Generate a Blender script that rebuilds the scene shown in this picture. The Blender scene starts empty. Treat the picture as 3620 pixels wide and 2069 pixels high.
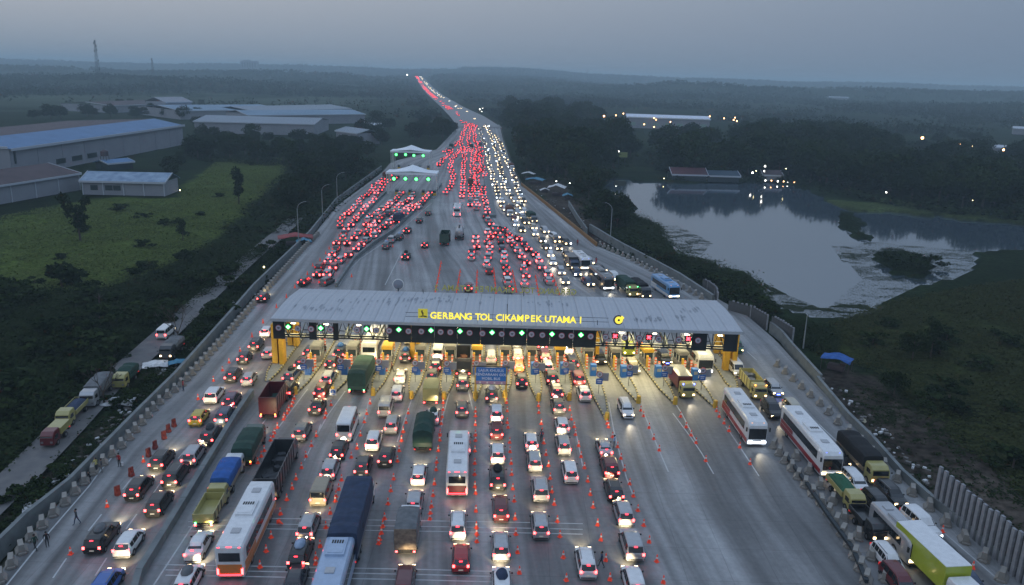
import bpy, math, random
import numpy as np
from mathutils import Vector, Matrix
random.seed(7); RN = np.random.default_rng(11)
SC = bpy.context.scene; COL = SC.collection
# ---------------------------------------------------------------- camera
FPX, PITCH, ROLL, CZ = 2780.0, math.atan(766.5/2780.0), math.radians(1.63), 44.0
_f = np.array([0, math.cos(PITCH), -math.sin(PITCH)]); _r0 = np.array([1., 0, 0]); _u0 = np.array([0, math.sin(PITCH), math.cos(PITCH)])
_r = _r0*math.cos(ROLL)+_u0*math.sin(ROLL); _u = _u0*math.cos(ROLL)-_r0*math.sin(ROLL)
cam_d = bpy.data.cameras.new('camera'); cam = bpy.data.objects.new('camera', cam_d); COL.objects.link(cam)
cam_d.sensor_width = 36; cam_d.lens = FPX/3620*36; cam_d.clip_start = 1; cam_d.clip_end = 30000
M = Matrix.Identity(4)
for i in range(3):
    M[i][0], M[i][1], M[i][2] = _r[i], _u[i], -_f[i]
M[2][3] = CZ
cam.matrix_world = M
SC.camera = cam
# ---------------------------------------------------------------- sky, sun, exposure
SC.view_settings.view_transform = 'Standard'; SC.view_settings.look = 'None'
SC.view_settings.exposure = 0.0; SC.view_settings.gamma = 1.0; SC.view_settings.use_curve_mapping = False
W = bpy.data.worlds.new('World'); SC.world = W; W.use_nodes = True
nt = W.node_tree; nt.nodes.clear()
out = nt.nodes.new('ShaderNodeOutputWorld'); bg = nt.nodes.new('ShaderNodeBackground')
sky = nt.nodes.new('ShaderNodeTexSky'); sky.sky_type = 'NISHITA'; sky.sun_disc = False
sky.sun_elevation = math.radians(1.0); sky.sun_rotation = math.radians(-75); sky.air_density = 1.5; sky.dust_density = 3.0
tc = nt.nodes.new('ShaderNodeTexCoord'); sep = nt.nodes.new('ShaderNodeSeparateXYZ'); nt.links.new(tc.outputs['Generated'], sep.inputs[0])
rampL = nt.nodes.new('ShaderNodeValToRGB'); rampR = nt.nodes.new('ShaderNodeValToRGB')
def setramp(rp, pts):
    el = rp.color_ramp.elements
    while len(el) > 1: el.remove(el[-1])
    el[0].position = pts[0][0]; el[0].color = (*pts[0][1], 1)
    for p, c in pts[1:]:
        e = el.new(p); e.color = (*c, 1)
SKYL = [(0.0, (.235, .285, .345)), (.04, (.34, .385, .445)), (.1, (.48, .505, .55)), (.5, (.52, .61, .77)), (1.0, (.47, .63, .90))]
SKYR = [(0.0, (.145, .205, .29)), (.04, (.15, .215, .315)), (.1, (.155, .23, .34)), (.5, (.36, .49, .70)), (1.0, (.47, .63, .90))]
setramp(rampL, SKYL); setramp(rampR, SKYR)
nt.links.new(sep.outputs[2], rampL.inputs[0]); nt.links.new(sep.outputs[2], rampR.inputs[0])
mr = nt.nodes.new('ShaderNodeMapRange'); mr.inputs['From Min'].default_value = -.62; mr.inputs['From Max'].default_value = .75
nt.links.new(sep.outputs[0], mr.inputs['Value'])
mx = nt.nodes.new('ShaderNodeMix'); mx.data_type = 'RGBA'
nt.links.new(mr.outputs[0], mx.inputs[0]); nt.links.new(rampL.outputs[0], mx.inputs[6]); nt.links.new(rampR.outputs[0], mx.inputs[7])
sm = nt.nodes.new('ShaderNodeMix'); sm.data_type = 'RGBA'; sm.blend_type = 'ADD'; sm.inputs[0].default_value = 0.02
nt.links.new(mx.outputs[2], sm.inputs[6]); nt.links.new(sky.outputs[0], sm.inputs[7])
nt.links.new(sm.outputs[2], bg.inputs[0]); bg.inputs[1].default_value = 1.0
nt.links.new(bg.outputs[0], out.inputs[0])
sun_d = bpy.data.lights.new('sun', 'SUN'); sun_d.energy = .12; sun_d.angle = math.radians(40); sun_d.color = (.75, .86, 1)
sun = bpy.data.objects.new('sun', sun_d); COL.objects.link(sun); sun.rotation_euler = (math.radians(30), math.radians(-30), 0)
cy = SC.cycles
cy.use_denoising = True; cy.max_bounces = 5; cy.diffuse_bounces = 2; cy.glossy_bounces = 3; cy.transmission_bounces = 3; cy.volume_bounces = 1
cy.sample_clamp_indirect = 3.0; cy.caustics_reflective = False; cy.caustics_refractive = False
# ---------------------------------------------------------------- helpers
def ray(px, py):
    d = _f*FPX + _r*(px-1810) - _u*(py-1034.5)
    return d/np.linalg.norm(d)
def g(px, py, z=0.0):
    """the point of the plane of height z seen at this place of the photograph"""
    d = ray(px, py); t = (z-CZ)/d[2]
    return np.array([d[0]*t, d[1]*t, z])
def proj(P):
    P = np.asarray(P, float); q = P-np.array([0, 0, CZ])
    zz = q@_f
    return 1810+FPX*(q@_r)/zz, 1034.5-FPX*(q@_u)/zz
def top_z(base, px, py):
    """height of the point seen at px,py that stands above base"""
    d = ray(px, py); t = math.hypot(base[0], base[1])/math.hypot(d[0], d[1])
    return CZ+d[2]*t
def base_h(y):
    t = np.clip((np.asarray(y, float)-1500)/2300, 0, 1)
    return 36*t*t*(3-2*t)
def gterr(px, py):
    d = ray(px, py); lo, hi = 20., 12000.
    for t in np.arange(100, 9000, 20):
        if CZ+d[2]*t <= base_h(d[1]*t): hi = t; break
    lo = hi-20
    for _ in range(20):
        m = (lo+hi)/2
        if CZ+d[2]*m <= base_h(d[1]*m): hi = m
        else: lo = m
    return d*hi+np.array([0, 0, CZ])
MATS = {}
def mat(name, col=(.5, .5, .5), rough=.6, metal=0, emit=None, es=0, noise=None, bump=0, nscale=5, spec=.5, coat=0, coords='Object', sample=False, alpha=None):
    if name in MATS: return MATS[name]
    m = bpy.data.materials.new(name); m.use_nodes = True; MATS[name] = m
    nt = m.node_tree; b = nt.nodes['Principled BSDF']
    b.inputs['Base Color'].default_value = (*col, 1); b.inputs['Roughness'].default_value = rough; b.inputs['Metallic'].default_value = metal
    b.inputs['Specular IOR Level'].default_value = spec; b.inputs['Coat Weight'].default_value = coat
    if emit:
        b.inputs['Emission Color'].default_value = (*emit, 1); b.inputs['Emission Strength'].default_value = es
        m.cycles.emission_sampling = 'AUTO' if sample else 'NONE'
    if noise or bump:
        t = nt.nodes.new('ShaderNodeTexCoord'); n = nt.nodes.new('ShaderNodeTexNoise'); n.inputs['Scale'].default_value = nscale; n.inputs['Detail'].default_value = 5
        nt.links.new(t.outputs[coords], n.inputs['Vector'])
        if noise:
            r = nt.nodes.new('ShaderNodeMapRange'); r.inputs['From Min'].default_value = .3; r.inputs['From Max'].default_value = .7
            nt.links.new(n.outputs['Fac'], r.inputs['Value'])
            x = nt.nodes.new('ShaderNodeMix'); x.data_type = 'RGBA'; x.inputs[6].default_value = (*col, 1); x.inputs[7].default_value = (*noise, 1)
            nt.links.new(r.outputs[0], x.inputs[0]); nt.links.new(x.outputs[2], b.inputs['Base Color'])
        if bump:
            bp = nt.nodes.new('ShaderNodeBump'); bp.inputs['Strength'].default_value = bump; bp.inputs['Distance'].default_value = .05
            nt.links.new(n.outputs['Fac'], bp.inputs['Height']); nt.links.new(bp.outputs[0], b.inputs['Normal'])
    return m
class MB:
    def __init__(s): s.v = []; s.f = []; s.m = []
    def add(s, vs, fs, m=0):
        k = len(s.v); s.v += [tuple(map(float, p)) for p in vs]; s.f += [tuple(i+k for i in f) for f in fs]; s.m += [m]*len(fs); return s
    def box(s, c, d, m=0, rz=0, rx=0):
        hx, hy, hz = d[0]/2, d[1]/2, d[2]/2; vs = []
        R = Matrix.Rotation(rz, 3, 'Z') @ Matrix.Rotation(rx, 3, 'X')
        for x, y, z in ((-1,-1,-1),(1,-1,-1),(1,1,-1),(-1,1,-1),(-1,-1,1),(1,-1,1),(1,1,1),(-1,1,1)):
            q = R @ Vector((x*hx, y*hy, z*hz)); vs.append((c[0]+q.x, c[1]+q.y, c[2]+q.z))
        return s.add(vs, [(0,3,2,1),(4,5,6,7),(0,1,5,4),(1,2,6,5),(2,3,7,6),(3,0,4,7)], m)
    def quad(s, a, b, c, d, m=0): return s.add([a, b, c, d], [(0, 1, 2, 3)], m)
    def loft(s, rings, m=0, cap=True, closed=True):
        k = len(rings[0]); vs = [p for r in rings for p in r]; fs = []
        for i in range(len(rings)-1):
            for j in range(k if closed else k-1):
                a = i*k+j; b = i*k+(j+1) % k
                fs.append((a, b, b+k, a+k))
        if cap: fs.append(tuple(range(k))[::-1]); fs.append(tuple((len(rings)-1)*k+j for j in range(k)))
        return s.add(vs, fs, m)
    def tube(s, pts, r, n=8, m=0):
        rings = []
        for i, p in enumerate(pts):
            p = Vector(p); a = Vector(pts[max(i-1, 0)]); b = Vector(pts[min(i+1, len(pts)-1)])
            d = (b-a).normalized(); u = d.cross(Vector((0, 0, 1)) if abs(d.z) < .95 else Vector((1, 0, 0))).normalized(); w = u.cross(d)
            rr = r[i] if isinstance(r, (list, tuple)) else r
            rings.append([tuple(p+u*rr*math.cos(2*math.pi*j/n)+w*rr*math.sin(2*math.pi*j/n)) for j in range(n)])
        return s.loft(rings, m)
    def prism(s, poly, z0, z1, m=0):
        n = len(poly)
        return s.loft([[(p[0], p[1], z0) for p in poly], [(p[0], p[1], z1) for p in poly]], m)
    def mesh(s, name, mats, smooth=False):
        me = bpy.data.meshes.new(name); me.from_pydata(s.v, [], s.f)
        for m in (mats if isinstance(mats, (list, tuple)) else [mats]): me.materials.append(m)
        me.polygons.foreach_set('material_index', s.m)
        if smooth: me.polygons.foreach_set('use_smooth', [True]*len(s.f))
        me.update(); return me
    def obj(s, name, mats, parent=None, smooth=False): return ob(name, s.mesh(name, mats, smooth), parent)
def ob(name, data, parent=None, loc=None, rz=0, par_inv=False):
    o = bpy.data.objects.new(name, data); COL.objects.link(o)
    if parent is not None: o.parent = parent
    if loc is not None: o.location = loc
    if rz: o.rotation_euler = (0, 0, rz)
    return o
def tag(o, label=None, cat=None, group=None, kind=None):
    if label: o['label'] = label
    if cat: o['category'] = cat
    if group: o['group'] = group
    if kind: o['kind'] = kind
    return o
def empty(name, loc, rz=0, label=None, cat=None, group=None):
    o = ob(name, None, None, tuple(loc), rz); o.empty_display_size = .5
    return tag(o, label, cat, group)
def inpoly(x, y, poly):
    x = np.asarray(x, float); y = np.asarray(y, float); r = np.zeros(x.shape, bool); n = len(poly)
    for i in range(n):
        x1, y1 = poly[i]; x2, y2 = poly[(i+1) % n]
        if y1 == y2: continue
        c = ((y1 > y) != (y2 > y)) & (x < (x2-x1)*(y-y1)/(y2-y1)+x1); r ^= c
    return r
def vnoise(x, y, s, seed=0):
    """smooth value noise in -1..1"""
    x = np.asarray(x, float)/s+seed*17.3; y = np.asarray(y, float)/s+seed*9.1
    xi = np.floor(x); yi = np.floor(y); fx = x-xi; fy = y-yi; fx = fx*fx*(3-2*fx); fy = fy*fy*(3-2*fy)
    h = lambda a, b: (np.sin(a*127.1+b*311.7+seed*3.3)*43758.5453) % 1.0
    return (h(xi, yi)*(1-fx)*(1-fy)+h(xi+1, yi)*fx*(1-fy)+h(xi, yi+1)*(1-fx)*fy+h(xi+1, yi+1)*fx*fy)*2-1
def pl(pts, y):
    """x of a pixel polyline at pixel row y"""
    p = sorted(pts, key=lambda q: q[1]); return float(np.interp(y, [q[1] for q in p], [q[0] for q in p]))
def walk(P, step, start=0.0):
    """points every step metres along a world polyline, with directions"""
    P = [np.array(p, float) for p in P]; out = []; s = start
    for a, b in zip(P, P[1:]):
        L = np.linalg.norm(b-a); d = (b-a)/max(L, 1e-6)
        while s < L: out.append((a+d*s, d)); s += step
        s -= L
    return out
def cr(c, x, y):
    """crop-local reading of the photograph -> full pixel"""
    o = {'A': (0, 1500), 'B': (900, 1500), 'C': (1800, 1500), 'D': (2700, 1500), 'H': (0, 1000), 'E': (900, 1000), 'G': (1800, 1000), 'I': (2700, 1000),
         'J': (0, 500), 'K': (900, 500), 'L': (1800, 500), 'N': (2700, 500), 'O': (0, 50), 'Q': (900, 50), 'R': (1800, 150), 'S': (2700, 150)}[c]
    return o[0]+x/2.559, o[1]+y/2.559
# ---------------------------------------------------------------- terrain, lake, roads
LEFT_E = [(-500, 2600), (10, 2010), (371, 1590), (640, 1345), (900, 1055), (1095, 850), (1189, 730), (1349, 612), (1385, 572), (1480, 548), (1545, 528), (1600, 470), (1623, 441)]
RIGHT_E = [(4250, 2600), (3650, 2090), (3290, 1780), (3079, 1555), (2900, 1375), (2739, 1200), (2640, 1115), (2535, 1055), (2288, 942), (2105, 867), (1964, 750), (1843, 656), (1800, 560), (1780, 500), (1765, 441)]
LAKE = [(2150, 622), (2250, 640), (2400, 645), (2700, 640), (2800, 655), (2900, 690), (2930, 715), (3020, 745), (3150, 752), (3300, 765), (3700, 805), (3700, 872), (3430, 888), (3460, 905), (3440, 960), (3330, 1000), (3200, 1020),
        (3150, 1060), (3080, 1100), (2960, 1128), (2870, 1118), (2720, 1080), (2700, 1010), (2650, 968), (2500, 930), (2400, 895), (2370, 850), (2320, 800), (2230, 752), (2260, 720), (2200, 700), (2120, 660)]
ISL1 = [(2970, 745), (3010, 752), (3060, 788), (3032, 806), (3085, 840), (3080, 858), (3020, 830), (2962, 788)]
ISL2 = [(3080, 888), (3150, 880), (3250, 905), (3310, 935), (3300, 965), (3220, 985), (3150, 960), (3090, 925)]
FIELD = [(0, 780), (300, 705), (640, 700), (760, 572), (1010, 560), (1010, 610), (950, 650), (900, 720), (720, 880), (640, 935), (400, 1015), (0, 1085)]
MEADOW = [(2960, 1150), (3200, 1060), (3700, 1000), (3700, 1800), (3400, 1560), (3100, 1300), (2900, 1260)]
MUD = [(2880, 1340), (3000, 1310), (3150, 1400), (3300, 1500), (3700, 1830), (3700, 2200), (3300, 1795), (3080, 1575)]
MUD2 = [(1850, 640), (2000, 640), (2120, 790), (2160, 870), (2100, 870), (1964, 760)]
MUD3 = [(-100, 2050), (300, 1610), (600, 1330), (900, 1030), (840, 1020), (560, 1300), (200, 1650), (-200, 2050)]
FARF = [(-100, 330), (700, 340), (1060, 350), (1300, 345), (1330, 375), (900, 372), (300, 395), (-100, 380)]
ux = np.concatenate([-np.geomspace(260, 9000, 46)[::-1], np.arange(-257, 400, 2.6), np.geomspace(403, 9000, 46)])
uy = np.concatenate([[-60, 0, 20], np.arange(30, 480, 2.6), np.geomspace(485, 9500, 90)])
X, Y = np.meshgrid(ux, uy); nx, ny = len(ux), len(uy)
def terrain_z(X, Y, near=True):
    X = np.asarray(X, float); Y = np.asarray(Y, float)
    Z = -1.1+base_h(Y)+vnoise(X, Y, 40, 1)*.4+vnoise(X, Y, 9, 2)*.22
    far = np.clip((Y-650)/900, 0, 1)
    Z += far*(vnoise(X, Y, 330, 3)*5+vnoise(X, Y, 120, 4)*1.5)*(1-.6*np.exp(-((X+140)/160)**2))
    # far ridges: right-hand ridge, horizon ridge, left-hand hills
    side = np.clip((np.abs(X+140)-160)/400, 0, 1)
    Z -= base_h(Y)*.85*side
    Z += 33*np.exp(-((Y-2350-.08*X)/260)**2)*np.clip((X-120)/350, 0, 1)*(1+.12*vnoise(X, Y, 400, 6))
    Z += 52*np.exp(-((Y-5000)/700)**2)*(1+.16*vnoise(X, Y, 900, 5))
    Z += 15*np.exp(-((Y-1750-150*vnoise(X, Y, 500, 8))/170)**2)*np.clip((-X-380)/200, 0, 1)*(1+.4*vnoise(X, Y, 250, 9))
    Z += 26*np.exp(-((Y-2700)/260)**2)*np.clip((-X-300)/300, 0, 1)*(1+.3*vnoise(X, Y, 420, 10))
    Z += 14*np.exp(-((Y-1500)/150)**2)*np.clip((X-500)/300, 0, 1)*(1+.4*vnoise(X, Y, 300, 12))
    return Z
Z = terrain_z(X, Y)
PXx, PYy = proj(np.stack([X, Y, np.full_like(X, -1.5)], -1).reshape(-1, 3))
PXx = PXx.reshape(X.shape); PYy = PYy.reshape(X.shape); front = (Y > 40) & (Y < 700)
jx = PXx+vnoise(X, Y, 5, 8)*9+vnoise(X, Y, 2.6, 14)*5; jy = PYy+vnoise(X, Y, 5, 9)*7
inl = inpoly(jx, jy, LAKE) & front & ~inpoly(jx, jy, ISL1) & ~inpoly(jx, jy, ISL2)
Z = np.where(inl, -3.4, Z)
inm = (inpoly(PXx, PYy, ISL1) | inpoly(PXx, PYy, ISL2)) & front
Z = np.where(inm, -1.55+vnoise(X, Y, 6, 3)*.1, Z)
rd = (PYy > 441) & (PYy < 2700) & front & (PXx > np.interp(PYy, [q[1] for q in LEFT_E[::-1]], [q[0] for q in LEFT_E[::-1]])-4) & (PXx < np.interp(PYy, [q[1] for q in RIGHT_E[::-1]], [q[0] for q in RIGHT_E[::-1]])+4)
Z = np.where(rd | ((Y <= 45) & (abs(X) < 60)), -1.3, Z)
cB = dict(scrub=(.014, .024, .010), field=(.06, .085, .018), meadow=(.028, .036, .011), mud=(.055, .045, .037), far=(.05, .065, .04), bed=(.01, .012, .01), grass=(.045, .06, .022))
C = np.zeros(X.shape+(3,)); C[:] = cB['scrub']
def paint(poly, key, amt=1.0):
    jj = inpoly(PXx+vnoise(X, Y, 14, 21)*26+vnoise(X, Y, 5, 22)*8, PYy+vnoise(X, Y, 14, 23)*14, poly) & (Y > 40) & (Y < 3000)
    C[jj] = C[jj]*(1-amt)+np.array(cB[key])*amt
paint(FIELD, 'field'); paint(MEADOW, 'meadow'); paint(MUD, 'mud'); paint(MUD2, 'mud'); paint(MUD3, 'mud', .8); paint(FARF, 'far')
paint([(2900, 700), (3100, 712), (3700, 770), (3700, 812), (3300, 770), (3020, 750)], 'grass')
C[inl] = cB['bed']
C *= (1+.35*vnoise(X, Y, 12, 31)+.25*vnoise(X, Y, 4.5, 32))[..., None]
vv = np.stack([X, Y, Z], -1).reshape(-1, 3)
idx = np.arange(nx*ny).reshape(ny, nx)
ff = np.stack([idx[:-1, :-1], idx[:-1, 1:], idx[1:, 1:], idx[1:, :-1]], -1).reshape(-1, 4)
me = bpy.data.meshes.new('ground'); me.from_pydata(vv.tolist(), [], ff.tolist())
at = me.color_attributes.new('land', 'FLOAT_COLOR', 'POINT'); at.data.foreach_set('color', np.concatenate([C.reshape(-1, 3), np.ones((nx*ny, 1))], 1).clip(0, 1).astype(np.float32).ravel())
me.polygons.foreach_set('use_smooth', [True]*len(ff)); me.update()
gm = mat('ground_soil', rough=.95, bump=.8, nscale=1.2, spec=.02)
t_ = gm.node_tree; va = t_.nodes.new('ShaderNodeVertexColor'); va.layer_name = 'land'; b_ = t_.nodes['Principled BSDF']
n1 = t_.nodes.new('ShaderNodeTexNoise'); n1.inputs['Scale'].default_value = .9; n1.inputs['Detail'].default_value = 6; tc_ = t_.nodes.new('ShaderNodeTexCoord'); t_.links.new(tc_.outputs['Object'], n1.inputs['Vector'])
mr_ = t_.nodes.new('ShaderNodeMapRange'); mr_.inputs['From Min'].default_value = .3; mr_.inputs['From Max'].default_value = .7; mr_.inputs['To Min'].default_value = .45; mr_.inputs['To Max'].default_value = 1.5; t_.links.new(n1.outputs['Fac'], mr_.inputs['Value'])
mu_ = t_.nodes.new('ShaderNodeVectorMath'); mu_.operation = 'SCALE'; t_.links.new(va.outputs['Color'], mu_.inputs[0]); t_.links.new(mr_.outputs[0], mu_.inputs['Scale']); t_.links.new(mu_.outputs[0], b_.inputs['Base Color'])
me.materials.append(gm); tag(ob('ground', me), 'rolling ground of grass, scrub and mud either side of the road', kind='structure')
wm = mat('lake_surface', (.05, .07, .09), rough=.06, spec=.5, bump=.04, nscale=1.2)
wm.node_tree.nodes['Principled BSDF'].inputs['IOR'].default_value = 3.0
wx = [g(2050, 600, -1.9), g(3900, 640, -1.9), g(3900, 1160, -1.9), g(2300, 1160, -1.9)]
MB().quad(*[tuple(p) for p in wx][::-1]).obj('lake', wm); tag(bpy.data.objects['lake'], 'calm grey lake mirroring the dark trees', kind='structure')
# ---- concrete plaza sheet
def concrete_mat():
    m = bpy.data.materials.new('plaza_concrete'); m.use_nodes = True; n = m.node_tree; L = n.links; N = n.nodes.new; b = n.nodes['Principled BSDF']
    uv = N('ShaderNodeUVMap'); tcn = N('ShaderNodeTexCoord'); sp = N('ShaderNodeSeparateXYZ'); L.new(uv.outputs[0], sp.inputs[0])
    def noise(vec, sc, det=4):
        a = N('ShaderNodeTexNoise'); a.inputs['Scale'].default_value = sc; a.inputs['Detail'].default_value = det; L.new(vec, a.inputs['Vector']); return a.outputs['Fac']
    mp = N('ShaderNodeMapping'); mp.inputs['Scale'].default_value = (1, .018, 1); L.new(uv.outputs[0], mp.inputs[0])
    st = noise(mp.outputs[0], 62, 3)                # streaks that follow the lanes
    st2 = noise(mp.outputs[0], 17, 2)
    pt = noise(tcn.outputs['Object'], .16, 5); fn = noise(tcn.outputs['Object'], 1.7, 6)
    def mrg(v, a, b_, c, d):
        q = N('ShaderNodeMapRange'); q.inputs['From Min'].default_value = a; q.inputs['From Max'].default_value = b_; q.inputs['To Min'].default_value = c; q.inputs['To Max'].default_value = d; L.new(v, q.inputs['Value']); return q.outputs[0]
    def mul(a, c):
        q = N('ShaderNodeMath'); q.operation = 'MULTIPLY'; L.new(a, q.inputs[0]); L.new(c, q.inputs[1]); return q.outputs[0]
    v = mul(mul(mrg(st, .33, .66, .55, 1.2), mrg(st2, .37, .63, .6, 1.18)), mul(mrg(pt, .3, .7, .86, 1.1), mrg(fn, .3, .7, .88, 1.08)))
    # slab joints: cross joints every 5 m, long joints per lane
    br = N('ShaderNodeTexBrick'); br.offset = 0; br.inputs['Scale'].default_value = 1; br.inputs['Mortar Size'].default_value = .035; br.inputs['Brick Width'].default_value = 4.2; br.inputs['Row Height'].default_value = 5.2
    br.inputs['Color1'].default_value = (1, 1, 1, 1); br.inputs['Color2'].default_value = (.93, .93, .93, 1); br.inputs['Mortar'].default_value = (.72, .72, .72, 1)
    L.new(tcn.outputs['Object'], br.inputs['Vector'])
    c = N('ShaderNodeMix'); c.data_type = 'RGBA'; c.blend_type = 'MULTIPLY'; c.inputs[0].default_value = 1; L.new(br.outputs[0], c.inputs[6])
    cc = N('ShaderNodeCombineColor')
    for i, k in enumerate((.265, .27, .275)):
        q = N('ShaderNodeMath'); q.operation = 'MULTIPLY'; q.inputs[1].default_value = k; L.new(v, q.inputs[0]); L.new(q.outputs[0], cc.inputs[i])
    L.new(cc.outputs[0], c.inputs[7]); L.new(c.outputs[2], b.inputs['Base Color']); b.inputs['Roughness'].default_value = .55; b.inputs['Specular IOR Level'].default_value = .35
    MATS['plaza_concrete'] = m; return m
conc = concrete_mat()
rows = [2600, 2400, 2200, 2100]+list(np.linspace(2060, 900, 60))+list(np.geomspace(890, 441, 40)); NC = 30
vs, us = [], []
for i, y in enumerate(rows):
    xl, xr = pl(LEFT_E, y), pl(RIGHT_E, y)
    for j in range(NC+1):
        p = g(xl+(xr-xl)*j/NC, y); vs.append(tuple(p)); us.append((j/NC, p[1]*.02))
fs = [(i*(NC+1)+j, i*(NC+1)+j+1, (i+1)*(NC+1)+j+1, (i+1)*(NC+1)+j) for i in range(len(rows)-1) for j in range(NC)]
me = bpy.data.meshes.new('highway'); me.from_pydata(vs, [], fs); ul = me.uv_layers.new(name='UVMap')
for li, l in enumerate(me.loops): ul.data[li].uv = us[l.vertex_index]
me.materials.append(conc); me.update(); tag(ob('highway', me), 'wide pale concrete toll plaza and highway', kind='structure')
# side faces of the slab
mb = MB()
for E, sgn in ((LEFT_E, 1), (RIGHT_E, -1)):
    P = [g(x, y) for x, y in E]
    for a, b in zip(P, P[1:]):
        mb.quad(a-[0, 0, .003], b-[0, 0, .003], b+np.array([-sgn*3.0, 0, -2.4]), a+np.array([-sgn*3.0, 0, -2.4]))
tag(mb.obj('embankment', mat('embank_soil', (.05, .05, .035), .95, noise=(.025, .035, .015), nscale=.6)), 'sloping earth sides of the highway', kind='structure')
# far highway
FARP = [gterr(x, y) for x, y in ((1697, 452), (1650, 412), (1600, 380), (1573, 361), (1540, 338), (1512, 312), (1492, 286), (1480, 271))]
mb = MB(); rl, rr_ = [], []
for i, p in enumerate(FARP):
    d = FARP[min(i+1, len(FARP)-1)]-FARP[max(i-1, 0)]; d[2] = 0; d /= np.linalg.norm(d); n = np.array([d[1], -d[0], 0])
    w = 19 if i < 2 else 16
    rl.append(p-n*w+[0, 0, .5]); rr_.append(p+n*w+[0, 0, .5])
for i in range(len(FARP)-1): mb.quad(rl[i], rr_[i], rr_[i+1], rl[i+1])
tag(mb.obj('far_highway', conc), 'highway running away to the hazy hills', kind='structure')
# service road on the left
def ribbon(P, w, name, m, label, z=.0):
    mb = MB(); L_, R_ = [], []
    for i, p in enumerate(P):
        d = P[min(i+1, len(P)-1)]-P[max(i-1, 0)]; d = d/np.linalg.norm(d); n = np.array([d[1], -d[0], 0]); L_.append(p-n*w/2+[0, 0, z]); R_.append(p+n*w/2+[0, 0, z])
    for i in range(len(P)-1): mb.quad(L_[i], R_[i], R_[i+1], L_[i+1])
    return tag(mb.obj(name, m), label, kind='structure')
SR = [g(x, y, -.45) for x, y in ((-250, 1980), (60, 1690), (230, 1520), (370, 1370), (520, 1240), (640, 1130), (760, 1020), (880, 915), (990, 825), (1060, 760))]
ribbon(SR, 4.6, 'service_road', mat('old_asphalt', (.10, .10, .105), .8, noise=(.15, .145, .14), nscale=.8, bump=.3), 'narrow grey service road beside the highway', .06)
DR = [g(x, y, -1) for x, y in ((2230, 700), (2160, 800), (2250, 870))]
# haze
def haze_box():
    mb = MB(); mb.box((0, 3900, 44), (17000, 8600, 96))
    m = bpy.data.materials.new('haze_air'); m.use_nodes = True; n = m.node_tree; n.nodes.clear()
    o = n.nodes.new('ShaderNodeOutputMaterial'); v = n.nodes.new('ShaderNodeVolumePrincipled')
    v.inputs['Color'].default_value = (.72, .90, 1.0, 1); v.inputs['Density'].default_value = HAZE; v.inputs['Anisotropy'].default_value = 0.0
    n.links.new(v.outputs[0], o.inputs['Volume']); MATS['haze_air'] = m
    tag(mb.obj('haze', m), 'thin blue evening haze over the whole valley', kind='stuff')
HAZE = .00027
haze_box()
# ---------------------------------------------------------------- toll gate
m_roof = mat('roof_sheet', (.37, .39, .42), .5, noise=(.42, .44, .47), nscale=.4, bump=.15)
m_dark = mat('dark_steel', (.02, .028, .034), .5, metal=.3)
m_fascia = mat('fascia_panel', (.006, .012, .015), .7, noise=(.012, .02, .024), nscale=1)
m_yel = mat('yellow_paint', (.62, .36, .02), .5, noise=(.5, .28, .02), nscale=2)
m_yel2 = mat('yellow_plastic', (.62, .38, .04), .5); m_ky = mat('kerb_yellow', (.42, .36, .18), .7, noise=(.3, .27, .15), nscale=3)
m_white = mat('white_paint', (.75, .75, .73), .5, noise=(.62, .62, .6), nscale=3)
m_black = mat('black_paint', (.015, .015, .016), .5)
m_blue = mat('sign_blue', (.02, .12, .42), .5)
m_red = mat('sign_red', (.3, .03, .05), .5)
m_or = mat('orange_plastic', (.75, .12, .03), .5)
m_kerb = mat('kerb_concrete', (.22, .235, .245), .8, noise=(.15, .165, .175), nscale=2, bump=.3)
m_glass = mat('booth_glass', (.03, .05, .06), .1, spec=.7)
m_lamp = mat('lamp_warm', (1, 1, 1), emit=(1, .86, .6), es=12, sample=False)
m_green_halo = mat('signal_halo_green', (.1, 1, .4), emit=(.03, 1.0, .12), es=1.6, sample=True)
m_redx = mat('signal_red', (1, .1, .1), emit=(1, .03, .05), es=9, sample=True)
m_letter = mat('lit_letter', (.9, .75, .1), emit=(1, .80, .06), es=1.0, sample=False)
m_letter2 = mat('unlit_letter', (.5, .45, .12), .6)
YF = g(1000, 1345)[1]            # front of the canopy
def xz(px, py, y):
    d = ray(px, py); t = y/d[1]; return np.array([d[0]*t, y, CZ+d[2]*t])
fl, fr = xz(955, 1128, YF), xz(2627, 1178, YF); ZE = (fl[2]+fr[2])/2
bl, br_ = g(1044, 1022, ZE+.2), g(2534, 1066, ZE+.2); YB = (bl[1]+br_[1])/2
XL, XR = fl[0], fr[0]; YM = (YF+YB)/2
print('GATE', YF, YB, XL, XR, ZE, bl, br_)
gate = empty('toll_gate', ((XL+XR)/2, YM, 0), 0, 'long pale-roofed toll gate canopy with lit yellow lettering spanning the lanes', 'toll gate')
gx, gy = (XL+XR)/2, YM
def loc(p): return (p[0]-gx, p[1]-gy, p[2])
# roof of corrugated sheets: one part per roofing strip
NS = 32
strip = MB(); w = (XR-XL)/NS; rings = []
prof = [(YF-gy, ZE), (YF-gy+.1, ZE+.12), (-(YB-YF)*.1, ZE+.55), ((YB-YF)*.15, ZE+.62), (YB-gy, ZE+.3), (YB-gy, ZE+.15)]
nr = 6
pts_top = []
for k in range(nr+1):
    x = -w/2+.02+(w-.04)*k/nr
    rings.append([(x, y, z+(.06 if k % 2 else 0)) for y, z in prof]+[(x, y, z-.12) for y, z in prof[::-1]])
strip.loft(rings); strip_me = strip.mesh('roof_sheet', m_roof)
for i in range(NS):
    ob('roof_sheet', strip_me, gate, (XL+w*(i+.5)-gx, 0, 0))
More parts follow.
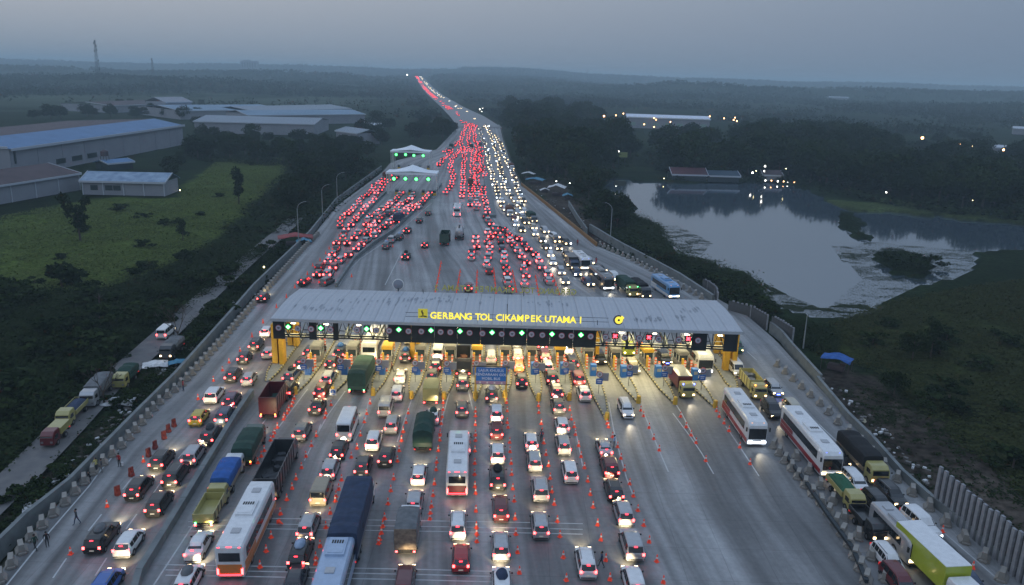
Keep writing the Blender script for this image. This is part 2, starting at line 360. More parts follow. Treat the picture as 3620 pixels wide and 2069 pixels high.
# dark stains on the roof are wear: thin dirt patches
md = mat('roof_grime', (.2, .22, .25), .8, noise=(.36, .38, .41), nscale=3)
mb = MB()
for (cx, cy_, n, wd) in ((1185, 1088, 10, 190), (1350, 1068, 22, 330), (1500, 1058, 16, 190), (1600, 1062, 18, 300), (1940, 1076, 18, 170), (2330, 1122, 26, 190), (2440, 1098, 10, 70), (1110, 1080, 10, 150)):
    for k in range(n):
        px = cx+random.uniform(-.5, .5)*wd; py = cy_+random.gauss(0, 5)
        p = g(px, py, ZE+.6); zz = np.interp(p[1]-gy, [q[0] for q in prof[1:5]], [q[1] for q in prof[1:5]])+.075
        a = random.uniform(.1, .3); b = random.uniform(.4, 1.5)
        mb.quad((p[0]-gx-a/2, p[1]-gy-b/2, zz), (p[0]-gx+a/2, p[1]-gy-b/2, zz), (p[0]-gx+a/2, p[1]-gy+b/2, zz+.01), (p[0]-gx-a/2, p[1]-gy+b/2, zz+.01))
tag(mb.obj('roof_grime', md, gate), 'dark stained patches on the pale roof', kind='stuff')
MB().box((0, YF-gy-.06, ZE-.05), (XR-XL, .1, .42)).box((0, YB-gy+.06, ZE+.05), (XR-XL, .1, .5)).obj('roof_edge', mat('edge_white', (.4, .43, .46), .5), gate)
# truss under the roof (3 m deep) with solid dark panels in the middle
ZT, ZB = ZE-.3, ZE-2.85
for yy in (YF-gy+.9, YB-gy-1.2):
    mb = MB()
    n = 38; dx = (XR-XL-1)/n; x0 = -(XR-XL-1)/2
    for z in (ZT, ZB, (ZT+ZB)/2-.9): mb.box((0, yy, z), (XR-XL-1, .22, .22))
    for i in range(n):
        a = x0+dx*i
        mb.tube([(a, yy, ZB), (a+dx/2, yy, ZT), (a+dx, yy, ZB)], .09, 4)
        mb.tube([(a, yy, ZT), (a, yy, ZB)], .07, 4)
        mb.tube([(a+dx*.25, yy, ZB+1.1), (a+dx*.75, yy, ZB+1.1)], .06, 4)
    mb.obj('truss', m_dark, gate)
mb = MB()
for i in range(15):
    x = -(XR-XL)/2+1+(XR-XL-2)*i/14
    mb.tube([(x, YF-gy+.9, ZB+.1), (x, 0, ZT-.3), (x, YB-gy-1.2, ZB+.1)], .1, 4); mb.box((x, -.2, ZB), (.2, YB-YF-2.2, .2)); mb.box((x, -.2, ZT), (.2, YB-YF-2.2, .2))
mb.obj('cross_truss', m_dark, gate)
ceil = MB().box((0, 0, ZE-.32), (XR-XL-.4, YB-YF-.5, .05)).obj('ceiling_sheet', mat('canopy_underside', (.25, .25, .24), .7), gate)
def pan(x0p, x1p):
    a, b = xz(x0p, 1180, YF)[0]-gx, xz(x1p, 1180, YF)[0]-gx
    n = max(1, round((b-a)/3.2))
    for i in range(n):
        q = (b-a)/n; MB().box((a+q*(i+.5), YF-gy+.45, (ZT+ZB)/2-.1), (q-.06, .12, 2.75)).obj('fascia_panel', m_fascia, gate)
for a, b in ((962, 1005), (1090, 1118), (1175, 1195), (1370, 2110), (2215, 2225), (2450, 2505), (2565, 2615)): pan(a, b)
# pillars
for (px, py, wd) in ((990, 1285, 2.0), (1040, 1222, 1.9), (1470, 1268, 1.7), (1500, 1215, 1.4), (2097, 1275, 1.7), (2078, 1225, 1.4), (2575, 1310, 2.0), (2540, 1250, 1.8)):
    p = g(px, py); pr = MB()
    pr.box((p[0]-gx-.28*wd, p[1]-gy, (ZB+.2)/2), (wd*.42, 1.1, ZB-.2)).box((p[0]-gx+.28*wd, p[1]-gy-.25, (ZB+.2)/2), (wd*.34, 1.5, ZB-.2)).box((p[0]-gx, p[1]-gy+.2, (ZB+.2)/2), (wd*.5, .5, ZB-.3))
    o = pr.obj('pillar', m_yel, gate)
# ceiling lamps
lamp_me = MB().box((0, 0, 0), (.7, .22, .1)).mesh('lamp', m_lamp)
for i in range(14):
    for yy in (YF+2.4-gy, YB-2.8-gy):
        x = -(XR-XL)/2+2.6+(XR-XL-5.2)*i/13
        ob('lamp', lamp_me, gate, (x, yy, ZE-1.3))
al = bpy.data.lights.new('canopy_light', 'AREA'); al.shape = 'RECTANGLE'; al.size = 3.5; al.size_y = 3; al.energy = 600; al.color = (1, .84, .44)
for i in range(14):
    for yy in (YF+2.2, YB-2.6):
        x = XL+2.6+(XR-XL-5.2)*i/13
        ob('canopy_light', al, None, (x, yy, ZE-1.7))['kind'] = 'structure'
# lettering
def text_mesh(s, size, depth=.06):
    c = bpy.data.curves.new('t', 'FONT'); c.body = s; c.size = size; c.extrude = depth; c.offset = .018*size; c.align_x = 'CENTER'; c.resolution_u = 2
    o = bpy.data.objects.new('t', c); me = bpy.data.meshes.new_from_object(o)
    bpy.data.objects.remove(o); bpy.data.curves.remove(c); return me
def letters(s, P0, P1, hgt, name, m, parent, flip=False, off=(0, 0, 0)):
    """letters evenly set between two world points"""
    ws = {'I': .45, ' ': .5, '1': .5, 'M': 1.15}
    W_ = [ws.get(c, .92) for c in s]; tot = sum(W_)-W_[0]/2-W_[-1]/2; acc = -W_[0]/2; cache = {}
    for c, wv in zip(s, W_):
        acc += wv; t = (acc-wv/2)/tot
        if c == ' ': continue
        if c not in cache:
            me = text_mesh(c, hgt/.72); me.materials.append(m); me.name = name; cache[c] = me
        p = P0+(P1-P0)*t
        o = ob(name, cache[c], parent, (p[0]-off[0], p[1]-off[1], p[2]-off[2])); o.rotation_euler = (math.pi/2, 0, math.pi if flip else 0)
    return
yl = YF-.15
a, b = xz(1532, 1126, yl), xz(2052, 1143, yl)
letters('GERBANG TOL CIKAMPEK UTAMA I', a, b, .98, 'letter', m_letter, gate, off=(gx, gy, 0))
MB().box(((a[0]+b[0])/2-gx, yl+.12-gy, a[2]+.15), (b[0]-a[0]+8, .05, .05)).box(((a[0]+b[0])/2-gx, yl+.12-gy, a[2]+.75), (b[0]-a[0]+8, .05, .05)).obj('letter_frame', m_dark, gate)
yb = YB-.1; a, b = xz(2028, 1042, yb), xz(1542, 1026, yb)
letters('GERBANG TOL CIKAMPEK UTAMA 2', a, b, .95, 'letter', m_letter2, gate, flip=True, off=(gx, gy, 0))
# square emblem
c_ = xz(1495, 1123, yl); s_ = 1.35
lg = MB().box((c_[0]-gx, yl-gy, c_[2]+.62), (s_, .15, s_)).obj('square_emblem', mat('emblem_yellow', (.7, .6, .05), .5, emit=(.8, .7, .05), es=.25), gate)
mb = MB(); Q = lambda pts: mb.loft([[(c_[0]-gx+x*s_, yl-.09-gy, c_[2]+.62+z*s_) for x, z in pts], [(c_[0]-gx+x*s_, yl-.075-gy, c_[2]+.62+z*s_) for x, z in pts]])
Q([(-.18, .32), (-.02, .38), (.0, .1), (.02, -.1), (-.14, .05)]); Q([(-.02, .1), (.08, .12), (.06, -.22), (-.06, -.2)]); Q([(-.42, -.36), (-.02, -.2), (.0, -.36)]); Q([(.06, -.2), (.42, -.28), (.42, -.4), (.02, -.34)])
mb.obj('emblem_figure', m_black, lg)
# round emblem
c_ = xz(2186, 1130, yl); C3 = (c_[0]-gx, yl-gy, c_[2])
def disc(mb, c, r, y, m=0, n=24, th=.08, r0=0, a0=0, a1=2*math.pi, dz=0, dx=0):
    o_ = [(c[0]+dx+r*math.cos(a0+(a1-a0)*k/n), c[2]+dz+r*math.sin(a0+(a1-a0)*k/n)) for k in range(n+1)]
    i_ = [(c[0]+dx+r0*math.cos(a0+(a1-a0)*k/n), c[2]+dz+r0*math.sin(a0+(a1-a0)*k/n)) for k in range(n+1)]
    for k in range(n):
        q = [o_[k], o_[k+1], i_[k+1], i_[k]]
        mb.loft([[(x, y, z) for x, z in q], [(x, y-th, z) for x, z in q]], m)
mb = MB(); disc(mb, C3, .76, C3[1], 0, r0=.01); disc(mb, C3, .72, C3[1]-.1, 1, r0=.56, a0=.4, a1=5.6, dz=-.04); disc(mb, C3, .53, C3[1]-.1, 2, r0=.2, th=.12, dx=.05, dz=-.05)
mb.box((C3[0]+.47, C3[1]-.14, C3[2]+.27), (.26, .1, .6), 2); mb.box((C3[0]+.65, C3[1]-.14, C3[2]+.3), (.24, .1, .24), 2, rx=0)
disc(mb, C3, .14, C3[1]-.14, 1, r0=.01, dx=.05, dz=-.04)
mb.obj('round_emblem', [m_white, mat('emblem_navy', (.01, .02, .1), .5), m_letter], gate)
# lane signals and round signs
sign_me = None
def round_sign_meshes():
    a = MB(); disc(a, (0, 0, 0), .46, 0, 0, r0=.38, n=20); disc(a, (0, 0, 0), .39, 0, 1, r0=.01, n=20)
    a.box((0, -.1, .07), (.36, .03, .10), 2).box((0, -.1, -.1), (.26, .03, .08), 2); return a.mesh('round_sign', [m_red, mat('sign_face', (.42, .44, .52), .5), m_black])
rsign = round_sign_meshes()
gmesh = MB().loft([[(.5, 0, 0), (0, 0, .5), (-.5, 0, 0), (0, 0, -.5)], [(.5, -.1, 0), (0, -.1, .5), (-.5, -.1, 0), (0, -.1, -.5)]]).loft([[(.34, -.11, 0), (0, -.11, .34), (-.34, -.11, 0), (0, -.11, -.34)], [(.34, -.14, 0), (0, -.14, .34), (-.34, -.14, 0), (0, -.14, -.34)]], 1).mesh('green_diamond', [m_green_halo, mat('signal_core', (.5, 1, .6), emit=(.55, 1, .65), es=3.5, sample=True)])  # wide green diamond paints the signal's glow around the bright core
gbox = MB().box((0, .12, 0), (1.1, .2, 1.1)).mesh('signal_box', m_black)
xm = MB()
for s in (1, -1):
    q = [(-.36, -.22*s), (-.22, -.36*s), (.36, .22*s), (.22, .36*s)]
    xm.loft([[(x, 0-.01*s, z) for x, z in q], [(x, -.08-.01*s, z) for x, z in q]])
for sx, sz in ((-.3, .0), (.3, 0), (0, .3), (0, -.3)): xm.box((sx*.6, -.04, sz*.6), (.14, .06, .14))
xmesh = xm.mesh('red_cross', m_redx)
SIG = [(717, 813), (798, 816), (912, 818), (992, 820), (1072, 822), (1144, 824), (1224, 827), (1298, 828), (1373, 831), (1445, 833), (1530, 836), (1614, 839), (1712, 843)]
ords = ['leftmost', 'second', 'third', 'fourth', 'fifth', 'sixth', 'seventh', 'eighth', 'ninth', 'tenth', 'eleventh', 'twelfth', 'thirteenth', 'fourteenth', 'fifteenth']
for i, (x, y) in enumerate(SIG):
    p = xz(x*1.4213, y*1.4213, YF-.1); gr = i < 10
    n_from = ['leftmost green', 'second green', 'third green', 'fourth green', 'fifth green', 'sixth green', 'seventh green', 'eighth green', 'ninth green', 'rightmost green', 'left one of three red cross', 'middle one of three red cross', 'rightmost red cross'][i]
    s = empty('lane_signal', p, 0, f'{n_from} lane signal on the toll gate front', 'signal', 'lane signals along the toll gate')
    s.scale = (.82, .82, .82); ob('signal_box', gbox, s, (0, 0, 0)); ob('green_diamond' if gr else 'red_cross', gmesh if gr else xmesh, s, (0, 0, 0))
    for sd, dx in (('left', -24), ('right', 24)):
        q = xz((x+dx)*1.4213, (y+3.2+dx*.03)*1.4213, YF-.1)
        tag(ob('round_sign', rsign, None, q), f'grey round sign {sd} of the {n_from} signal', 'sign', 'round signs along the toll gate')
# ---------------------------------------------------------------- islands under the gate
ISL = [((945, 1350), (1000, 1262), (1060, 1180)), ((1046, 1390), (1112, 1290), (1168, 1195)), ((1178, 1390), (1240, 1290), (1290, 1195)), ((1320, 1395), (1366, 1290), (1400, 1200)), ((1455, 1406), (1484, 1290), (1504, 1200)),
       ((1570, 1408), (1590, 1290), (1602, 1205)), ((1681, 1406), (1686, 1290), (1690, 1205)), ((1785, 1402), (1785, 1290), (1779, 1210)), ((1903, 1414), (1880, 1290), (1864, 1210)), ((2011, 1412), (1980, 1290), (1958, 1215)),
       ((2144, 1481), (2082, 1295), (2045, 1215)), ((2255, 1422), (2180, 1300), (2125, 1220)), ((2384, 1426), (2296, 1300), (2220, 1220)), ((2525, 1438), (2420, 1310), (2330, 1228)), ((2600, 1385), (2560, 1310), (2500, 1235))]
band_me = MB().box((0, 0, 0), (.275, .275, .18)).mesh('white_band', m_white)
wh = ['left of the cabinet', 'right of the cabinet', 'left behind the booth', 'right behind the booth', 'nearest the sign post']
booth_wall = mat('booth_wall', (.24, .24, .23), .6, noise=(.17, .17, .17), nscale=2)
m_light_panel = mat('panel_grey', (.22, .24, .28), .6)
for i, (tip, mid, far) in enumerate(ISL):
    T, Mi, F = g(*tip), g(*mid), g(*far)
    nm = 'leftmost' if i == 0 else 'rightmost' if i == 14 else f'{ords[i]} from the left'
    isl = empty('toll_island', Mi, 0, f'raised toll island with striped kerb, {nm} under the gate', 'traffic island', 'toll islands under the gate')
    P = [T, T+(Mi-T)*.35, Mi, F]; wd = [.25, .85, 1.1, 1.1]; rl, rr2 = [], []
    for k, p in enumerate(P):
        d = P[min(k+1, 3)]-P[max(k-1, 0)]; d /= np.linalg.norm(d); n = np.array([d[1], -d[0], 0]); rl.append(p-n*wd[k]-Mi); rr2.append(p+n*wd[k]-Mi)
    mb = MB()
    for k in range(3): mb.loft([[rl[k]+[0, 0, z] for z in (0, .16)]+[rr2[k]+[0, 0, z] for z in (.16, 0)], [rl[k+1]+[0, 0, z] for z in (0, .16)]+[rr2[k+1]+[0, 0, z] for z in (.16, 0)]])
    mb.obj('island_slab', m_kerb, isl)
    mb = MB()
    for side in (rl, rr2):
        for q, d in walk([s_+[0, 0, .02] for s_ in side], 1.0, .3):
            mi = int(random.random() < .5)
            mb.box((q[0], q[1], .2), (.2, .5, .24), 0, math.atan2(d[1], d[0])-math.pi/2)
            q2 = q+d*.5; mb.box((q2[0], q2[1], .18), (.22, .36, .22), 1, math.atan2(d[1], d[0])-math.pi/2)
    mb.obj('striped_kerb', [m_ky, m_black], isl)['kind'] = 'stuff'
    dm = (F-T)/np.linalg.norm(F-T); rz = math.atan2(dm[1], dm[0])-math.pi/2
    if 0 < i < 14:
        # booth
        bt = empty('toll_booth', g(*mid)+dm*2.2+[0, 0, .16], rz, f'small toll booth standing on the toll island {nm}', 'toll booth', 'booths on the toll islands')
        MB().box((0, 0, .5), (1.5, 2.6, 1.0)).obj('wall', booth_wall, bt); MB().box((0, 0, 1.5), (1.42, 2.5, 1.0)).obj('window', m_glass, bt)
        MB().box((0, 0, 2.3), (1.7, 2.9, .5)).box((0, 0, 2.6), (1.5, 2.6, .1)).obj('roof', booth_wall if i % 3 else m_yel2, bt)
        mb = MB()
        for sx in (-1, 1):
            for sy in (-1, 0, 1): mb.box((sx*.73, sy*1.26, 1.5), (.08, .08, 1.04))
        mb.obj('frame', m_white, bt)
        # striped posts
        for k, (da, db) in enumerate(((-1.4, -.55), (-1.4, .45), (6.0, -.4), (6.0, .4), (-3.1, .5))):
            q = g(*mid)+dm*da+np.array([dm[1], -dm[0], 0])*db
            ps = tag(MB().box((0, 0, 1.0), (.26, .26, 2.0)).obj('height_post', m_or), f'orange and white post {wh[k]} on toll island {nm}', 'post', 'orange posts on the toll islands'); ps.location = q+[0, 0, .16]
            for z in (.35, .85, 1.35, 1.8): ob('white_band', band_me, ps, (0, 0, z))
        q = g(*mid)+dm*-.2+np.array([dm[1], -dm[0], 0])*(-.5)
        bo = tag(MB().tube([(0, 0, 0), (0, 0, 1.9)], .2, 10).obj('bollard', m_yel2), f'fat yellow bollard beside the booth on the toll island {nm}', 'bollard', 'yellow bollards on the toll islands'); bo.location = q+[0, 0, .16]
        # blue reader box
        q = g(*mid)+dm*-4.2
        rb = empty('card_reader', q+[0, 0, .16], rz, f'blue card reader cabinet on the toll island {nm}', 'machine', 'card readers on the toll islands')
        MB().box((0, 0, .9), (.9, 1.0, 1.8)).obj('cabinet', m_blue, rb); MB().box((0, -.51, 1.2), (.6, .03, .5)).obj('screen', m_light_panel, rb)
        # sign post with round sign and blue panel
        q = T+(Mi-T)*.42
        sp_ = empty('lane_sign', q+[0, 0, .16], rz*.3, f'round sign above a blue board on toll island {nm}', 'sign', 'lane signs on the toll islands')
        MB().tube([(0, 0, 0), (0, 0, 3.0)], .05, 6).obj('pole', m_kerb, sp_); ob('round_board', rsign, sp_, (0, -.06, 3.0)); MB().box((0, -.06, 1.9), (.95, .06, .85)).obj('blue_board', m_blue, sp_)
        MB().box((.75, .5, 2.4), (1.3, .12, 1.2)).obj('grey_board', m_light_panel, sp_)
        mb = MB(); mb.box((0, -.1, 2.05), (.6, .02, .1)).box((0, -.1, 1.8), (.5, .02, .1)); mb.obj('board_print', m_white, sp_)
        # crash drum at the tip
        cd = tag(MB().tube([(0, 0, 0), (0, 0, 1.0), (0, 0, 1.1)], [.34, .3, .24], 12).obj('crash_barrel', m_yel2), f'yellow crash barrel at the near tip of the toll island {nm}', 'barrel', 'yellow barrels at the island tips'); cd.location = T+[0, 0, 0]+dm*-.3
        # boom
        bm = empty('boom_gate', g(*mid)+dm*4.0+[0, 0, .16], rz, f'orange boom gate by the booth on the toll island {nm}', 'boom gate', 'boom gates beside the booths')
        MB().box((0, 0, .55), (.4, .5, 1.1)).obj('post', m_or, bm)
        if i in (2, 5, 8, 12): MB().box((1.9, 0, 1.0), (3.4, .08, .1)).obj('arm', m_white, bm)
        else: MB().box((.0, 0, 2.4), (.1, .08, 3.0)).obj('arm', m_white, bm)
# big blue board over the seventh lane
P1, P2 = g(1681, 1412), g(1788, 1410); yy = (P1[1]+P2[1])/2-.8
bx = empty('overhead_sign', ((P1[0]+P2[0])/2, yy, 0), 0, 'blue overhead board with white lettering on two yellow posts', 'sign'); hw = (P2[0]-P1[0])/2
for s in (-1, 1): MB().box((s*hw, 0, 2.6), (.3, .3, 5.2)).obj('post', m_yel2, bx)
cz = top_z((0, yy), 1735, 1322); 
bd = MB().box((0, -.2, cz), (4.15, .12, 1.95)).obj('board', mat('board_blue', (.015, .16, .5), .5), bx)
MB().box((0, -.2, cz-1.22), (4.15, .12, .42)).obj('lower_strip', mat('strip_pink', (.4, .25, .35), .6), bx); MB().box((0, -.1, cz+1.1), (5.2, .12, .12)).box((0, -.1, cz-1.5), (5.2, .1, .1)).obj('frame', m_dark, bx)
m_lt = mat('board_letter', (.55, .65, .8), .5)
for k, s in enumerate(('LAJUR KHUSUS', 'KENDARAAN GOL', 'MOBIL BUS')):
    me = text_mesh(s, .52, .02); me.materials.append(m_lt); me.name = 'lettering'; o = ob('lettering', me, bd, (0, -.3, cz+.42-.6*k)); o.rotation_euler = (math.pi/2, 0, 0)
for k in range(4): MB().box((-1.5+k, -.28, cz-1.22), (.22, .03, .22)).obj('white_mark', m_white, bx)
# small blue arrow sign between the second and third island
p = g(1178, 1408); s = empty('arrow_sign', p, 0, 'small square blue sign with a round arrow emblem on the tip of an island', 'sign')
MB().box((0, 0, .9), (.9, .08, .9)).obj('board', m_white, s); mb = MB(); disc(mb, (0, 0, .9), .38, -.05, r0=.01, th=.02); mb.obj('blue_disc', m_blue, s); MB().box((0, -.09, .75), (.5, .02, .12)).box((0, -.09, 1.0), (.12, .02, .35)).obj('arrow', m_white, s); MB().box((0, .02, .25), (.1, .06, .5)).obj('post', m_kerb, s)
# poles on the roof
for (x, y, x2, y2) in ((1793, 1150, 1793, 1075), (2112, 1150, 2112, 1133), (1852, 1054, 1851, 1030), (1497, 1041, 1495, 1023)):
    yq = YF+1 if y > 1100 else YB-1
    p = xz(x, y, yq); q = xz(x2, y2, yq)
    MB().tube([(p[0]-gx, yq-gy, ZE+.1), (q[0]-gx, yq-gy, q[2])], .05, 5).obj('lightning_rod', m_dark, gate)
# round dish standing behind the roof
p = g(1407, 1028, ZE+.4); rl_ = MB(); ring = [(.95*math.cos(a), .95*math.sin(a)) for a in np.linspace(0, 2*math.pi, 21)[:-1]]
dn = empty('satellite_dish', (p[0], p[1]+.2, ZE+.4), 0, 'round white dish standing on the back edge of the toll gate roof', 'dish')
MB().loft([[(x*k, -.1+.3*k, .95+y*k) for x, y in ring] for k in (.15, .6, 1.0)], cap=False).obj('bowl', m_white, dn); MB().loft([[(x*k, -.14+.3*k, .95+y*k) for x, y in ring] for k in (.12, .55, .86)], cap=True).obj('face', m_light_panel, dn); MB().tube([(0, .2, -.5), (0, .1, .5)], .08).obj('mast', m_dark, dn)
# ---------------------------------------------------------------- vehicle builders
PC = dict(white=(.72, .73, .74), silver=(.42, .43, .45), grey=(.16, .17, .18), black=(.012, .013, .015), darkgrey=(.05, .053, .06), red=(.35, .015, .02), darkred=(.12, .01, .015), maroon=(.13, .04, .045), yellow=(.5, .38, .03), blue=(.03, .12, .4),
          navy=(.03, .05, .10), green=(.03, .13, .07), darkgreen=(.02, .06, .045), beige=(.45, .42, .33), orange=(.6, .2, .04), lime=(.38, .45, .04), skyblue=(.12, .3, .55), brown=(.16, .06, .035), khaki=(.38, .34, .12), purple=(.1, .05, .09), tan=(.3, .25, .17), lightblue=(.35, .45, .6))
def paint_mat(c):
    col = PC[c]; met = .35 if c in ('silver', 'grey', 'darkgrey') else 0
    return mat('paint_'+c, col, .32, met, coat=.4, noise=tuple(k*.85 for k in col), nscale=2)
def cloth_mat(c): return mat('tarp_'+c, PC[c], .9, noise=tuple(k*.6 for k in PC[c]), nscale=1.5, bump=.6)
m_win = mat('window_glass', (.012, .016, .02), .08, spec=.8)
m_tyre = mat('tyre', (.015, .015, .015), .9); m_hub = mat('hub', (.25, .25, .26), .4, .6); m_trim = mat('black_trim', (.02, .02, .02), .7)
m_tail = mat('tail_glow', (.8, .02, .02), emit=(1, .06, .06), es=13, sample=False)
m_brake = mat('brake_glow', (.8, .02, .02), emit=(1, .03, .05), es=7, sample=False)
m_dim = mat('tail_dim', (.5, .02, .02), emit=(1, .03, .03), es=.6)
m_head = mat('head_glow', (1, 1, 1), emit=(1, .70, .34), es=7)
m_headw = mat('head_cool', (1, 1, 1), emit=(.8, .9, 1), es=10)
m_amber = mat('amber_glow', (1, .5, .1), emit=(1, .35, .05), es=9)
m_bluel = mat('blue_glow', (.1, .1, 1), emit=(.08, .12, 1), es=14)
m_greenl = mat('green_glow', (.1, 1, .2), emit=(.1, 1, .25), es=9)
m_plate = mat('plate', (.35, .35, .33), .5, emit=(1, .9, .7), es=.15)
def ring(y, w, zl, zb, wt, zt):
    zt = max(zt, zb)
    q = [(w*.9, zl), (w, zl+.22), (w, zb-.1), (w*.96, zb), (wt, zt-.05 if zt > zb+.1 else zb+.005), (wt*.82, zt+.01)]
    return [(x, y, z) for x, z in q]+[(-x, y, z) for x, z in q[::-1]]
CARS = {  # station: y, half width, belt z, roof half width, roof z   (rear at y=0)
 'mpv': (4.35, .26, [(0, .74, .92, .70, .92), (.06, .8, 1.0, .70, 1.06), (.36, .83, 1.0, .64, 1.60), (.9, .84, .99, .65, 1.68), (2.3, .84, .97, .65, 1.67), (2.75, .84, .96, .62, 1.58), (3.45, .83, .96, .74, 1.0), (4.1, .79, .86, .70, .88), (4.35, .68, .62, .6, .64)], 2, 5),
 'suv': (4.6, .34, [(0, .78, 1.0, .74, 1.0), (.05, .86, 1.08, .76, 1.12), (.3, .9, 1.1, .70, 1.72), (.9, .91, 1.08, .72, 1.80), (2.4, .91, 1.06, .71, 1.78), (2.85, .91, 1.05, .68, 1.68), (3.45, .9, 1.05, .82, 1.1), (4.35, .86, .98, .78, 1.0), (4.6, .76, .7, .7, .72)], 2, 5),
 'hatch': (3.9, .24, [(0, .72, .85, .68, .85), (.05, .78, .95, .7, .98), (.5, .82, .97, .6, 1.44), (1.1, .83, .95, .62, 1.5), (2.1, .83, .93, .61, 1.49), (2.5, .83, .92, .59, 1.42), (3.2, .82, .9, .72, .94), (3.75, .78, .8, .7, .82), (3.9, .66, .58, .6, .6)], 2, 5),
 'sedan': (4.4, .22, [(0, .72, .88, .68, .88), (.06, .78, .95, .72, .96), (.75, .83, .97, .7, 1.0), (1.35, .84, .95, .58, 1.40), (1.9, .84, .94, .6, 1.45), (2.4, .84, .93, .59, 1.42), (2.7, .84, .92, .57, 1.36), (3.4, .82, .88, .74, .92), (4.2, .78, .78, .7, .8), (4.4, .66, .56, .6, .58)], 3, 6),
 'van': (4.6, .26, [(0, .8, 1.05, .74, 1.7), (.04, .84, 1.1, .76, 1.82), (.2, .86, 1.1, .76, 1.93), (1.0, .86, 1.08, .76, 1.96), (3.2, .86, 1.06, .75, 1.93), (3.6, .86, 1.05, .7, 1.82), (4.25, .85, 1.03, .76, 1.08), (4.5, .8, .92, .7, .94), (4.6, .7, .6, .6, .62)], 0, 5),
 'minibus': (6.4, .32, [(0, .9, 1.3, .84, 2.3), (.05, .96, 1.35, .88, 2.5), (.25, .98, 1.35, .88, 2.62), (1.5, .98, 1.33, .88, 2.66), (5.2, .98, 1.3, .86, 2.62), (5.6, .98, 1.28, .8, 2.5), (6.15, .96, 1.2, .84, 1.25), (6.35, .9, 1.0, .78, 1.02), (6.4, .8, .6, .7, .62)], 0, 5)}
WHEEL = {}
def wheel_mesh(r=.31, w=.2):
    k = (r, w)
    if k not in WHEEL:
        mb = MB(); n = 14
        for a, b, rr, m in ((-w/2, w/2, r, 0), (-w/2-.01, w/2+.01, r*.55, 1)):
            mb.loft([[(a, rr*math.cos(2*math.pi*j/n), rr*math.sin(2*math.pi*j/n)) for j in range(n)], [(b, rr*math.cos(2*math.pi*j/n), rr*math.sin(2*math.pi*j/n)) for j in range(n)]], m)
        WHEEL[k] = mb.mesh('wheel', [m_tyre, m_hub])
    return WHEEL[k]
BOXM = {}
def bm_(name, d, m):
    k = (name, d, m.name)
    if k not in BOXM: BOXM[k] = MB().box((0, 0, 0), d).mesh(name, m)
    return BOXM[k]
PARTC = {}
